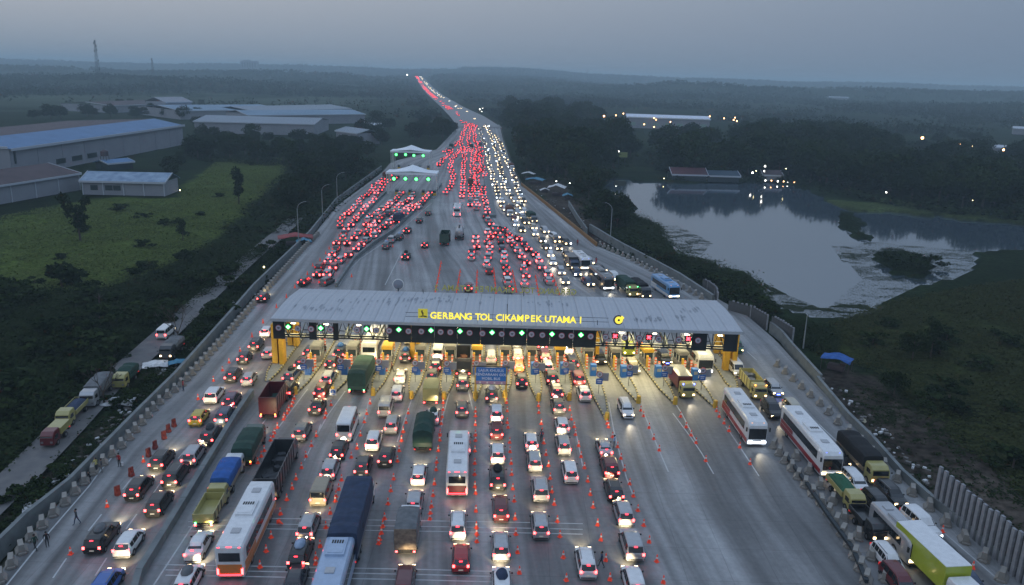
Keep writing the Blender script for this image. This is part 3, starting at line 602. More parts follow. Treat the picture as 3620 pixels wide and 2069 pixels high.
def car_parts(kind, color):
    """list of (part name, mesh, location); anchor at the middle of the length"""
    if (kind, color) in PARTC: return PARTC[(kind, color)]
    L, zl, st, ir, iw = CARS[kind]; out = []
    def yy(y): return y-L/2
    rings = [ring(yy(y), w, zl, zb, wt, zt) for y, w, zb, wt, zt in st]
    body = MB().loft(rings, 0); 
    body.box((0, 0, zl+.06), (st[3][1]*2.01, L*.9, .16), 1)
    for wy in (.78, L-.88):        # dark wheel arches
        for sx in (-1, 1):
            n = 10; r_ = .39 if kind != 'minibus' else .44; x0 = st[3][1]
            a = [(sx*(x0-.1), yy(wy)+r_*math.cos(math.pi*j/n), .3+r_*math.sin(math.pi*j/n)) for j in range(n+1)]
            b = [(sx*(x0+.012), p[1], p[2]) for p in a]; body.loft([a, b], 1)
    out.append(('body', body.mesh('body', [paint_mat(color), m_trim]), (0, 0, 0)))
    # side glass between belt and roof, split by pillars
    rr = rings
    def lerp(a, b, t): return tuple(a[i]+(b[i]-a[i])*t for i in range(3))
    def side(s):
        mb = MB(); lo, hi = ((3, 4) if s > 0 else (8, 7)); seg = [k for k in range(ir, iw+1) if st[k+1][0] <= st[-3][0]+.01]
        for k in seg:
            A0, A1, B0, B1 = rr[k][lo], rr[k][hi], rr[k+1][lo], rr[k+1][hi]
            nseg = 2 if st[k+1][0]-st[k][0] > 1.1 else 1
            for q in range(nseg):
                t0, t1 = (q+.05)/nseg, (q+.95)/nseg
                a0, a1, b0, b1 = lerp(A0, B0, t0), lerp(A1, B1, t0), lerp(A0, B0, t1), lerp(A1, B1, t1)
                p = [lerp(a0, a1, .08), lerp(b0, b1, .08), lerp(b0, b1, .88), lerp(a0, a1, .88)]
                p = [(x+s*.014, y, z) for x, y, z in p]; mb.add(p if s > 0 else p[::-1], [(0, 1, 2, 3)])
        return mb
    out.append(('side_window', side(1).mesh('side_window', m_win), (0, 0, 0))); out.append(('side_window', side(-1).mesh('side_window', m_win), (0, 0, 0)))
    # rear and front glass on the sloping top faces
    def topq(k0, k1, t0, t1, off, nm, fr=.93):
        a, b = rr[k0][4], rr[k0][7]; c, d = rr[k1][7], rr[k1][4]
        p = [lerp(a, d, t0), lerp(b, c, t0), lerp(b, c, t1), lerp(a, d, t1)]; p = [(x*fr, y, z) for x, y, z in p]
        nrm = (Vector(p[1])-Vector(p[0])).cross(Vector(p[3])-Vector(p[0])).normalized()
        if nrm.z < 0: nrm = -nrm
        p = [tuple(Vector(q)+nrm*(off+.03)) for q in p]; return MB().add(p, [(0, 1, 2, 3)]).mesh(nm, m_win)
    if kind in ('van', 'minibus'):
        zt = st[1][4]; zb = st[1][2]; w = st[1][3]
        out.append(('rear_window', MB().box((0, yy(-.0), (zb+zt)/2+.02), (w*1.7, .05, (zt-zb)*.74)).mesh('rear_window', m_win), (0, 0, 0)))
    elif kind == 'sedan': out.append(('rear_window', topq(2, 3, .15, .95, .01, 'rear_window'), (0, 0, 0)))
    else: out.append(('rear_window', topq(1, 2, .06, .92, .01, 'rear_window'), (0, 0, 0)))
    wi = len(st)-4; out.append(('windscreen', topq(wi, wi+1, .08, .92, .01, 'windscreen'), (0, 0, 0)))
    wr = .31 if kind != 'minibus' else .36; wm_ = wheel_mesh(wr)
    for sx in (-1, 1):
        for wy in (.78, L-.88): out.append(('wheel', wm_, (sx*(st[3][1]-.08), yy(wy), wr)))
    zmir = st[-4][2]+.1
    for sx in (-1, 1): out.append(('mirror', bm_('mirror', (.16, .1, .13), m_trim), (sx*(st[3][1]+.1), yy(st[-4][0]+.25), zmir)))
    out.append(('number_plate', bm_('number_plate', (.42, .03, .12), m_plate), (0, yy(-.015), zl+.33)))
    out.append(('grille', bm_('grille', (.8, .04, .2), m_trim), (0, yy(L+.005), zl+.28)))
    out.append(('bumper', bm_('bumper', (1.35, .06, .1), m_trim), (0, yy(-.01), zl+.12)))
    PARTC[(kind, color)] = out; return out
VCOUNT = {}
FLOW = []
def flow(a, b): FLOW.append((np.array(a, float), np.array(b, float)))
def heading(px, py):
    W_, D_ = 0, np.zeros(3); p = np.array([px, py])
    for a, b in FLOW:
        ab = b-a; t = np.clip(((p-a)@ab)/(ab@ab), 0, 1); d = np.linalg.norm((p-(a+ab*t))*np.array([1, .6]))+4
        A, B = g(*a), g(*b); v = B-A; v /= np.linalg.norm(v); w = 1/d**3; W_ += w; D_ += v*w
    D_ /= np.linalg.norm(D_); return D_
spot = bpy.data.lights.new('headlight_beam', 'SPOT'); spot.energy = 650; spot.spot_size = math.radians(75); spot.spot_blend = .9; spot.shadow_soft_size = .03; spot.color = (1, .80, .48)
spot2 = bpy.data.lights.new('headlight_beam', 'SPOT'); spot2.energy = 480; spot2.spot_size = math.radians(50); spot2.spot_blend = 1.0; spot2.shadow_soft_size = .03; spot2.color = (1, .86, .62)
def lights_for(root, kind, L, Wd, zt_, zh, tail, head, brake=True, zbrake=1.5, beam=0, tailm=None, headm=None):
    for sx in (-1, 1):
        if tail: ob('tail_light', bm_('tail_light', (.22, .07, .24), tailm or m_tail), root, (sx*(Wd-.13), -L/2-.02, zt_))
        else: ob('tail_light', bm_('tail_light', (.2, .07, .26), m_dim), root, (sx*(Wd-.13), -L/2-.02, zt_))
        ob('headlight', bm_('headlight', (.3, .08, .2), (headm or m_head) if head else m_hub), root, (sx*(Wd-.2), L/2-.06, zh))
    if brake and tail: ob('brake_light', bm_('brake_light', (.3, .06, .07), m_brake), root, (0, -L/2+.16, zbrake))
    if beam:
        s = ob('headlight_beam', spot if beam == 1 else spot2, root, (0, L/2+.1, zh)); s.rotation_euler = (math.radians(83), 0, 0)
def place(px, py, L, toward, dev=0):
    P = g(px, py, .18); P[2] = 0; d = heading(px, py)
    if toward: ctr = P+d*L/2; dirv = -d
    else: ctr = P+d*L/2; dirv = d
    rz = math.atan2(dirv[1], dirv[0])-math.pi/2+math.radians(dev)
    return ctr, rz
TYPE_NAME = dict(mpv='passenger_car', suv='offroad_car', hatch='hatchback_car', sedan='sedan_car', van='passenger_van', minibus='minibus')
def cargo(root, c, z, y=0, w=1.05, l=1.5, h=.45):
    m = cloth_mat(c); mb = MB(); rs = []
    for i in range(7):
        t = i/6; k = math.sin(math.pi*min(max(t*.86+.07, 0), 1))**.5
        rs.append([(w/2*k*math.cos(a)*(1+.12*math.sin(5*a+i)), (t-.5)*l, max(0, h*k*math.sin(a)*(1+.15*math.sin(3*a+2*i)))) for a in np.linspace(0, math.pi, 9)])
    mb.loft(rs); ob('roof_load', mb.mesh('roof_load', m, True), root, (0, y, z))
def add_car(kind, px, py, color, label, toward=False, group='', load=None, beam=None, dark=False, extra=None, dev=0, pos=None, low=False, full=True):
    L = CARS[kind][0]
    if pos is None: ctr, rz = place(px, py, L, toward, dev)
    else: ctr, rz = pos
    root = empty(TYPE_NAME[kind], ctr, rz, label, 'van' if kind in ('van', 'minibus') else 'car', group or ('vehicles coming towards the camera' if toward else 'vehicles queueing away from the camera'))
    for nm, me, lc in car_parts(kind, color):
        if not full and nm in ('number_plate', 'grille', 'bumper', 'mirror'): continue
        ob(nm, me, root, lc)
    st = CARS[kind][2]; zt = .98 if kind not in ('van', 'minibus') else 1.15
    if kind in ('van',): zt = .95
    zr = max(s[4] for s in st)
    if beam is None: beam = 1 if not toward else 0
    lights_for(root, kind, L, st[1][1], zt, .68 if kind != 'minibus' else .85, not dark and not toward, not dark, zbrake=zr-.14 if kind not in ('van', 'minibus') else zr-.25, beam=beam, headm=extra if toward else None)
    if load: cargo(root, load, zr-.02, -.25)
    elif kind in ('suv', 'mpv') and random.random() < .4:
        for sx in (-1, 1): ob('roof_rail', bm_('roof_rail', (.05, 1.9, .06), m_hub), root, (sx*.56, -.25, zr+.03))
    root.scale = (random.uniform(.97, 1.03), random.uniform(.95, 1.05), random.uniform(.95, 1.05))
    return root
# ------------------------------------------------ buses
def bus_mesh(L, Wd, H, color, stripe, tail_col):
    key = ('bus', L, color, stripe)
    if key in PARTC: return PARTC[key]
    out = []; h = Wd/2; st = []
    def rg(y, w, z0, z1): 
        q = [(w*.96, z0), (w, z0+.3), (w, z1-.45), (w*.97, z1-.18), (w*.86, z1)]; return [(x, y, z) for x, z in q]+[(-x, y, z) for x, z in q[::-1]]
    y0 = -L/2
    rings = [rg(y0, h*.93, .4, H-.22), rg(y0+.12, h, .32, H-.06), rg(y0+.6, h, .3, H), rg(L/2-1.4, h, .3, H), rg(L/2-.35, h*.99, .32, H-.12), rg(L/2, h*.93, .4, H-.5)]
    out.append(('body', MB().loft(rings).mesh('body', paint_mat(color)), (0, 0, 0)))
    for s in (-1, 1):
        mb = MB(); x = s*(h+.012); n = 6; ln = (L-2.4)/n
        for i in range(n):
            a = y0+.9+ln*i; mb.box((x, a+ln/2, H*.66), (.03, ln-.06, H*.28))
        out.append(('side_window', mb.mesh('side_window', m_win), (0, 0, 0)))
        if stripe:
            mb = MB(); mb.box((x, 0, .85), (.03, L*.96, .55)); mb.box((x*1.0, -L*.32, 1.45), (.026, L*.3, .5)); out.append(('stripe', mb.mesh('stripe', paint_mat(stripe)), (0, 0, 0)))
    out.append(('rear_window', MB().box((0, y0-.01, H*.68), (Wd*.74, .06, H*.24)).mesh('rear_window', m_win), (0, 0, 0)))
    if tail_col: out.append(('rear_panel', MB().box((0, y0-.0, H*.30), (Wd*.84, .06, H*.34)).mesh('rear_panel', paint_mat(tail_col)), (0, 0, 0)))
    out.append(('windscreen', MB().add([(-h*.88, L/2+.02, 1.15), (h*.88, L/2+.02, 1.15), (h*.84, L/2-.16, H-.55), (-h*.84, L/2-.16, H-.55)], [(0, 1, 2, 3)]).box((0, L/2-.0, 1.9), (Wd*.88, .07, 1.3)).mesh('windscreen', m_win), (0, 0, 0)))
    out.append(('roof_unit', MB().box((0, L*.02, H+.1), (Wd*.62, 2.6, .22)).box((0, L*.02, H+.22), (Wd*.5, 2.2, .06)).mesh('roof_unit', paint_mat(color)), (0, 0, 0)))
    mb = MB()
    for k in range(5): mb.box(((k-2)*.22, L*.02+.55, H+.26), (.14, .5, .03))
    out.append(('fan_grille', mb.mesh('fan_grille', m_trim), (0, 0, 0)))
    out.append(('roof_hatch', bm_('roof_hatch', (.8, .8, .1), paint_mat('silver')), (0, -L*.3, H+.04)))
    out.append(('roof_hatch', bm_('roof_hatch', (.8, .8, .1), paint_mat('silver')), (0, L*.3, H+.04)))
    w_ = wheel_mesh(.5, .3)
    for s in (-1, 1):
        out.append(('wheel', w_, (s*(h-.14), L/2-2.4, .5))); out.append(('wheel', w_, (s*(h-.14), y0+2.6, .5)))
        out.append(('mirror', bm_('mirror_big', (.14, .2, .5), m_trim), (s*(h+.2), L/2+.05, H*.72)))
    PARTC[key] = out; return out
def add_bus(px, py, color, label, toward=False, L=11.5, Wd=2.5, H=3.45, stripe=None, tail_col=None, beam=1, dark=False, cool=False, dev=0, marks=False, bluetop=False):
    ctr, rz = place(px, py, L, toward, dev)
    root = empty('coach_bus', ctr, rz, label, 'bus', 'buses on the highway')
    for nm, me, lc in bus_mesh(L, Wd, H, color, stripe, tail_col): ob(nm, me, root, lc)
    for s in (-1, 1):
        ob('tail_light', bm_('bus_tail', (.16, .07, .55), m_dim if (dark or toward) else m_tail), root, (s*(Wd/2-.2), -L/2-.03, .95))
        if not toward and not dark: ob('top_light', bm_('bus_top', (.2, .07, .1), m_brake), root, (s*(Wd/2-.35), -L/2+.05, H-.2))
        ob('headlight', bm_('bus_head', (.55, .1, .26), m_headw if cool else m_head), root, (s*(Wd/2-.4), L/2+.03, .75))
        if toward: ob('marker_light', bm_('bus_mark', (.16, .1, .12), m_bluel if bluetop else m_amber), root, (s*(Wd/2-.5), L/2-.3, H-.28))
    if toward:
        ob('light_bar', bm_('light_bar', (1.2, .06, .14), mat('white_bar', (1, 1, 1), emit=(.9, .95, 1), es=4)), root, (0, L/2+.05, .72))
        ob('route_board', bm_('route_board', (1.0, .05, .2), mat('route_led', (.3, .35, .5), emit=(.6, .7, 1), es=.5)), root, (0, L/2-.06, H-.62))
        s = ob('headlight_beam', spot2, root, (0, L/2+.3, .8)); s.rotation_euler = (math.radians(80), 0, 0)
    elif marks:
        ob('light_bar', bm_('bus_bar', (1.9, .06, .12), m_brake), root, (0, -L/2-.04, .62))
        ob('top_bar', bm_('bus_topbar', (.5, .06, .07), m_brake), root, (0, -L/2+.06, H-.16))
        s = ob('headlight_beam', spot, root, (0, L/2+.3, .8)); s.rotation_euler = (math.radians(83), 0, 0)
    return root
# ------------------------------------------------ trucks
def truck_parts(L, Wd, Hc, cab, body, style, bc):
    key = ('truck', L, Wd, Hc, cab, body, style, bc)
    if key in PARTC: return PARTC[key]
    out = []; h = Wd/2; cl = 1.75; y0 = -L/2; yc = L/2-cl; Hcab = min(2.5, .75+Wd*.72)
    hc = h*.93
    def rg(y, w, z0, z1): q = [(w, z0), (w, z1-.4), (w*.93, z1-.06), (w*.84, z1)]; return [(x, y, z) for x, z in q]+[(-x, y, z) for x, z in q[::-1]]
    out.append(('cab', MB().loft([rg(yc, hc, .5, Hcab), rg(L/2-.55, hc, .45, Hcab), rg(L/2-.12, hc, .42, Hcab-.35), rg(L/2, hc*.97, .42, 1.35)]).mesh('cab', paint_mat(cab)), (0, 0, 0)))
    out.append(('windscreen', MB().add([(-hc*.86, L/2+.01, 1.38), (hc*.86, L/2+.01, 1.38), (hc*.8, L/2-.13, Hcab-.4), (-hc*.8, L/2-.13, Hcab-.4)], [(0, 1, 2, 3)]).box((0, L/2-.1, (1.4+Hcab-.45)/2), (hc*1.7, .14, Hcab-1.9)).mesh('windscreen', m_win), (0, 0, 0)))
    for s in (-1, 1): out.append(('side_window', MB().box((s*(hc+.005), L/2-.85, Hcab-.75), (.03, .8, .5)).mesh('side_window', m_win), (0, 0, 0)))
    out.append(('chassis', MB().box((0, 0, .62), (Wd*.42, L*.96, .26)).box((0, y0+.05, .5), (Wd*.8, .1, .18)).mesh('chassis', m_trim), (0, 0, 0)))
    bl = L-cl-.25; bcx = y0+bl/2; z0 = .95
    bm = paint_mat(bc) if style in ('box', 'flat', 'dump', 'wood') else cloth_mat(bc)
    if style == 'box':
        b = MB().box((0, bcx, (z0+Hc)/2), (Wd, bl, Hc-z0)); out.append(('cargo_box', b.mesh('cargo_box', bm), (0, 0, 0)))
        out.append(('cargo_roof', MB().box((0, bcx, Hc+.03), (Wd*.98, bl*.99, .06)).mesh('cargo_roof', paint_mat(body)), (0, 0, 0)))
        out.append(('rear_door', MB().box((-Wd*.24, y0-.015, (z0+Hc)/2), (Wd*.45, .04, (Hc-z0)*.92)).mesh('rear_door', bm), (0, 0, 0))); out.append(('rear_door', MB().box((Wd*.24, y0-.015, (z0+Hc)/2), (Wd*.45, .04, (Hc-z0)*.92)).mesh('rear_door', bm), (0, 0, 0)))
    elif style in ('tarp', 'dome', 'wood'):
        out.append(('cargo_bed', MB().box((0, bcx, z0+.45), (Wd, bl, .9)).mesh('cargo_bed', paint_mat(body)), (0, 0, 0)))
        rs = []; n = max(5, int(bl/.8)); R = random.Random(3)
        for i in range(n+1):
            t = i/n; y = y0-.02+(bl+.04)*t; sag = .06*math.sin(i*2.4)+R.uniform(-.05, .05); rise = (.65 if style == 'dome' else .16)
            zz = Hc+sag-(.12 if i in (0, n) else 0); zr = zz+rise*(.5 if i in (0, n) else 1)
            rs.append([(h+.02, y, z0+.55), (h+.03, y, zz-.35), (h*.95, y, zz-.03), (h*.55, y, (zz+zr*2)/3), (0, y, zr), (-h*.55, y, (zz+zr*2)/3), (-h*.95, y, zz-.03), (-h-.03, y, zz-.35), (-h-.02, y, z0+.55)])
        out.append(('tarpaulin' if style != 'wood' else 'cover', MB().loft(rs, closed=True).mesh('tarpaulin', cloth_mat(bc), False), (0, 0, 0)))
        if style == 'wood': out.append(('tailboard', MB().box((0, y0-.05, (z0+Hc)/2), (Wd*.98, .06, Hc-z0)).mesh('tailboard', mat('painted_wood', (.32, .24, .17), .8, noise=(.1, .07, .06), nscale=2.2)), (0, 0, 0)))
    elif style == 'dump':
        mb = MB(); t = .08
        for s in (-1, 1): mb.box((s*(h-t/2), bcx, (z0+Hc)/2), (t, bl, Hc-z0))
        for e in (0, 1): mb.box((0, y0+t/2+(bl-t)*e, (z0+Hc)/2), (Wd-2*t-.01, t, Hc-z0))
        mb.box((0, bcx, z0+.1), (Wd-2*t-.02, bl-2*t-.02, .1)); out.append(('cargo_bed', mb.mesh('cargo_bed', bm), (0, 0, 0)))
        mb = MB()
        for k in range(int(bl/1.1)): 
            for s in (-1, 1): mb.box((s*(h+.02), y0+.5+k*1.1, (z0+Hc)/2), (.06, .1, Hc-z0))
        out.append(('side_rib', mb.mesh('side_rib', m_trim), (0, 0, 0)))
        if body != 'none': 
            mb = MB(); R = random.Random(5)
            for k in range(9): mb.box((R.uniform(-.5, .5)*(Wd-.9), bcx+R.uniform(-.45, .45)*(bl-.9), z0+.4+R.uniform(0, .35)), (R.uniform(.5, .9), R.uniform(.6, 1.1), R.uniform(.4, .7)), 0, R.uniform(0, 1))
            out.append(('load_heap', mb.mesh('load_heap', cloth_mat(body)), (0, 0, 0)))
    elif style == 'flat':
        mb = MB().box((0, bcx, z0+.05), (Wd, bl, .1))
        for s in (-1, 1): mb.box((s*(h-.03), bcx, z0+.35), (.06, bl, .5))
        mb.box((0, y0+.03, z0+.35), (Wd-.14, .06, .5)); mb.box((0, y0+bl-.03, z0+.35), (Wd-.14, .06, .5)); out.append(('cargo_bed', mb.mesh('cargo_bed', bm), (0, 0, 0)))
        if body != 'none':
            rs = []
            for i in range(8):
                t = i/7; k = math.sin(math.pi*(.08+.84*t))**.4; rs.append([((h-.12)*math.cos(a), y0+.25+(bl-.5)*t, z0+.12+(Hc-z0-.1)*k*math.sin(a)**.7*(1+.06*math.sin(9*a+i))) for a in np.linspace(0.01, math.pi-.01, 9)])
            out.append(('load', MB().loft(rs).mesh('load', cloth_mat(body)), (0, 0, 0)))
    elif style == 'tank':
        n = 14; rs = []
        for i, (t, k) in enumerate(((0, .55), (.03, .9), (.08, 1), (.5, 1), (.92, 1), (.97, .9), (1, .55))):
            rs.append([(h*.92*k*math.cos(2*math.pi*j/n), y0+bl*t, z0+h*.95+h*.92*k*math.sin(2*math.pi*j/n)) for j in range(n)])
        out.append(('tank', MB().loft(rs).mesh('tank', paint_mat(bc), True), (0, 0, 0)))
        out.append(('catwalk', MB().box((0, bcx, z0+h*1.88), (.5, bl*.7, .08)).box((0, y0-.1, .9), (Wd*.9, .1, .4)).mesh('catwalk', m_trim), (0, 0, 0)))
    wr = .42 if L > 6.5 else .36; w_ = wheel_mesh(wr, .3)
    for s in (-1, 1):
        out.append(('wheel', w_, (s*(h-.18), L/2-1.0, wr))); out.append(('wheel', w_, (s*(h-.18), y0+1.4, wr)))
        if L > 8: out.append(('wheel', w_, (s*(h-.18), y0+2.5, wr)))
        out.append(('mirror', bm_('mirror', (.16, .1, .13), m_trim), (s*(h+.12), L/2-.1, Hcab-.7)))
    PARTC[key] = out; return out
def add_truck(px, py, label, toward=False, L=7.5, Wd=2.2, H=2.9, cab='yellow', body='darkgrey', style='tarp', bc='darkgreen', light='tail', dev=0, cat='truck', marks=None, name='cargo_truck', beam=1, pos=None, dark=False):
    ctr, rz = place(px, py, L, toward, dev) if pos is None else pos
    root = empty(name, ctr, rz, label, cat, 'trucks on the highway' if pos is None else 'trucks parked on the service road')
    for nm, me, lc in truck_parts(L, Wd, H, cab, body, style, bc):
        q = ob(nm, me, root, lc)
        if nm == 'load_heap': q['kind'] = 'stuff'
    for s in (-1, 1):
        ob('tail_light', bm_('truck_tail', (.2, .08, .14), m_dim if (toward or light == 'dim' or dark) else m_tail), root, (s*(Wd/2-.22), -L/2-.06, .72))
        ob('headlight', bm_('truck_head', (.26, .1, .22), m_head if (toward and not dark) else m_hub), root, (s*(Wd/2-.32), L/2+.02, .8))
        if marks: ob('marker_light', bm_('truck_mark', (.14, .1, .14), MATS[marks]), root, (s*(Wd/2-.25), (L/2-.3) if toward else -L/2-.05, (2.3 if toward else .95)))
    if not toward and not dark:
        q = ob('headlight_beam', spot, root, (0, L/2+.2, .8)); q.rotation_euler = (math.radians(83), 0, 0)
    elif toward and beam and not dark:
        q = ob('headlight_beam', spot2, root, (0, L/2+.2, .8)); q.rotation_euler = (math.radians(80), 0, 0)
    return root
# ---------------------------------------------------------------- directions of travel (towards the gate, away from the camera)
for a, b in (((23, 2069), (352, 1668)), ((475, 2069), (820, 1500)), ((352, 1668), (760, 1190)), ((250, 2069), (600, 1600)), ((820, 1500), (1000, 1180)),
             ((919, 2008), (1134, 1500)), ((1119, 1996), (1275, 1539)), ((1337, 1922), (1431, 1500)), ((1521, 1836), (1560, 1500)), ((1685, 1990), (1681, 1500)), ((2003, 2047), (1917, 1500)), ((2156, 2039), (2030, 1500)),
             ((2347, 2063), (2152, 1500)), ((2363, 1668), (2296, 1500)), ((2523, 1676), (2394, 1500)), ((2683, 1684), (2578, 1523)), ((3052, 2028), (2723, 1570)), ((3560, 2047), (3208, 1750)), ((3208, 1750), (2895, 1438)), ((2895, 1438), (2700, 1250)),
             ((1021, 1332), (1091, 1250)), ((1107, 1449), (1209, 1254)), ((1255, 1397), (1320, 1265)), ((1400, 1420), (1447, 1220)), ((1521, 1435), (1547, 1270)), ((1632, 1480), (1637, 1330)), ((1740, 1430), (1737, 1285)), ((1845, 1375), (1828, 1235)),
             ((1978, 1467), (1917, 1240)), ((2070, 1420), (2010, 1250)), ((2222, 1480), (2120, 1260)), ((2420, 1410), (2330, 1290)), ((2510, 1350), (2420, 1230))): flow(a, b)
VEH = """
A 835 1185 suv black load=grey|black car with a grey wrapped bundle on its roof, lower left road
A 1100 1215 hatch white|white hatchback lit cream behind, nearest the left concrete divider
A 1380 845 mpv black|black car with four red lamps beside the left divider
A 1195 695 mpv black|black car with two small red window lights on the left road
A 1535 580 suv black|black car right of the red road barriers, next to the divider
A 1410 430 mpv black|black car beside a silver car on the left road
A 1705 385 mpv silver|silver car beside the divider, right of a black car
A 1865 200 suv darkgrey load=darkgrey|dark car with a roof box tight against the left divider
H 1765 1300 hatch yellow|bright yellow hatchback with a blue glow on the left road
A 870 1640 mpv blue|dark blue car roof at the bottom edge of the left road
A 1740 1255 sedan white|white sedan just left of the white and orange bus
A 1640 1590 mpv white load=grey|white car with grey luggage on its roof at the bottom edge
H 1900 1100 suv white|white car with bright cream tail above the yellow hatchback
H 2080 905 mpv black|black car above the white car on the left road
H 2230 940 hatch silver|silver car near the left end of the toll gate divider
H 2190 740 hatch black|black car alone high on the left road
H 2295 620 mpv black|small black car just left of the toll gate
H 2065 1145 mpv purple|dark purple car beside a white car on the left road
H 2000 1290 suv navy|dark blue car with round blue lights beside the yellow hatchback
E 60 180 mpv black|dark car with one orange lit side, left of the toll lanes
E 110 690 hatch silver|silver car passing the left yellow pillar of the gate
E 90 495 hatch white|white car left of the toll gate, above the silver one
E 400 1440 mpv grey|grey car between two rows of cones, left lanes
E 805 1445 minibus white|white minibus with lit cream bumper in the third lane
B 1060 245 mpv white|white van-like car behind the white minibus lane
B 740 335 mpv black|black car with green roof glint below the white minibus
B 960 490 mpv darkgrey|dark grey car left of the big navy tarpaulin truck top
B 1175 395 mpv black|black car standing alone between cones above the navy truck
B 655 520 mpv silver|silver car with red rear window lamp beside the navy truck
B 570 750 van tan|beige grey van left of the navy tarpaulin truck
B 1230 95 mpv silver|silver car above the navy truck, with white rear
B 450 1065 mpv silver|silver car with cream rear left of the navy truck foot
B 375 1320 mpv black load=lightblue|black car with a pale square bundle on its roof
B 320 1590 sedan darkgrey|dark grey car roof at the bottom edge left of the grey bus
B 1340 1600 mpv maroon|maroon car roof at the bottom edge
B 1430 835 mpv silver|silver car above the boxy truck with a painted tailboard
B 1475 560 hatch white|white hatchback left of the red and white bus
B 1885 290 suv white load=darkgrey|white pickup-like car just ahead of the red and white bus
B 2190 150 mpv darkred|dark car with green roof lights in the seventh lane
B 2200 365 mpv white|white car right of the red and white bus
B 2200 610 suv black load=black|black open-backed car right of the red bus tail
B 2230 890 mpv darkred|dark red car with green roof glints in the seventh lane
B 1835 1050 mpv white|white car above the red hatchback
B 1865 1355 hatch red|bright red hatchback near the bottom of the picture
B 2230 1255 mpv silver|silver car right of the red hatchback
B 2240 1620 mpv white load=navy|white car with dark roof load cut by the bottom edge
C 205 245 hatch white|white car left of two pedestrians' cones, eighth lane
C 235 435 mpv silver|silver car close behind the white one in the eighth lane
C 290 715 suv silver|silver car with red lamps in the middle of the eighth lane
C 290 1050 mpv silver|silver car with one red window lamp, lowest of the eighth lane
C 715 1410 mpv white|white car with a sunroof at the bottom, man standing beside
C 490 95 hatch white|white car at the top of the ninth lane queue
C 500 285 mpv silver|silver car second in the ninth lane queue
C 562 540 mpv white|pale car third in the ninth lane queue
C 880 320 sedan silver|silver car at the top of the rightmost red-lit queue
C 930 500 suv darkred|dark red tall car in the rightmost queue
C 970 715 mpv black|black car in the rightmost queue behind the dark red one
C 1060 940 mpv silver|silver car in the rightmost queue, white lit rear
C 1140 1250 suv silver|large silver car low in the rightmost queue
C 1160 1600 mpv white|white car at the bottom edge of the rightmost queue
E 300 910 mpv grey load=black|grey car with dark roof load in the first toll lane
E 480 685 mpv black|black car nearest the booth in the first toll lane
E 400 795 mpv black|black car in the middle of the first toll lane
E 275 1045 mpv black|black car squeezed beside the dark red box truck
E 540 1205 sedan black|black sedan lowest of the second toll lane queue
E 585 1050 mpv darkred|dark red car in the second toll lane
E 645 930 mpv silver|silver car in the second toll lane
E 680 790 mpv black|black car below the one with a blue roof load
E 760 690 suv black load=blue|black car carrying a blue wrapped load on its roof
E 1400 560 mpv beige|beige car deepest inside the fourth toll lane
E 1361 725 mpv black load=blue|black car with blue roof bundle in the fourth toll lane
E 1310 915 sedan silver|silver sedan in the open fourth lane below a walking person
E 1280 1075 mpv white|white car with bright cream tail in the fourth lane
E 1170 1220 van silver|silver van with a lit strip across its rear window
E 1655 700 van white|white van with glowing tail in the fifth toll lane
E 1635 815 mpv darkgrey|dark car behind the glowing white van
E 1602 910 mpv black|dark car just ahead of the khaki truck
E 1610 1290 hatch white load=darkgreen|white car with dark green roof bundle ahead of the domed truck
E 1880 980 mpv grey|grey car behind the dark high truck in the sixth lane
E 1875 1225 mpv grey|grey car with green roof glint in the sixth lane
E 2140 735 mpv white|white car under the gate in the seventh lane
E 2145 1095 mpv darkgrey load=white|dark car with white roof bundle below the blue overhead board
E 2190 1265 mpv white|white car below the one with the white bundle
G 70 600 mpv grey|grey car deepest in the eighth toll lane
G 80 720 mpv white|white car with very bright rear in the eighth toll lane
G 90 810 hatch orange|orange hatchback in the eighth toll lane
G 115 960 mpv black|black car last in the eighth toll lane
G 300 620 mpv black|black car deepest in the ninth toll lane
G 330 720 mpv maroon|maroon car in the ninth toll lane
G 355 825 mpv white|white car in the ninth toll lane
G 395 930 suv black|black car below the white one in the ninth toll lane
G 435 1060 mpv purple|purple grey car in the ninth lane queue
G 455 1195 mpv grey|grey car with cream bumper in the ninth lane queue
G 535 650 van white|white van under the gate beside the right middle pillar
G 580 785 suv black|black car in the tenth toll lane
G 635 935 suv darkred|dark red car in the tenth toll lane with high brake lamp
G 690 1080 mpv white|white car last in the tenth toll lane
C 1500 9999 none x|skip
"""
TOW = """
G 1080 1230 mpv white|white car driving alone out of the gate towards the camera
G 1140 830 mpv beige|beige car with headlamps on leaving the gate
G 1430 745 mpv black extra=blue|dark car with a blue lamp leaving the gate
G 1330 625 mpv silver|silver car deep under the right part of the gate
G 835 745 mpv black|dark car with headlamps close to the grey board of the gate
G 2085 850 van white|white and dark van passing right of the last yellow pillar
G 2075 640 van green|green van right of the gate end with one bright lamp
I 130 1030 mpv silver extra=blue|silver car with blue glow at its grille on the right road
I 120 1240 suv black|black tall car on the right road beside the barrier
I 320 1235 mpv beige|gold and black car just ahead of the long white bus
D 725 400 suv black|black car right of the long white bus
D 900 640 mpv white|white car between the bus and the green-loaded truck
D 1120 850 mpv black|large black car in the middle of the right road
D 1240 760 mpv black|black car next to the right-hand parapet
D 1540 1055 suv white extra=cool|white car with cool bright headlamps on the right road
D 1220 1390 mpv white|white car left of the lime box truck
D 1780 1370 suv black|long black car right of the lime box truck
D 1330 1600 mpv darkred|dark red car roof cut by the bottom edge of the right road
D 1960 1570 hatch navy extra=blue|dark car with a blue glow cut by the bottom edge
"""
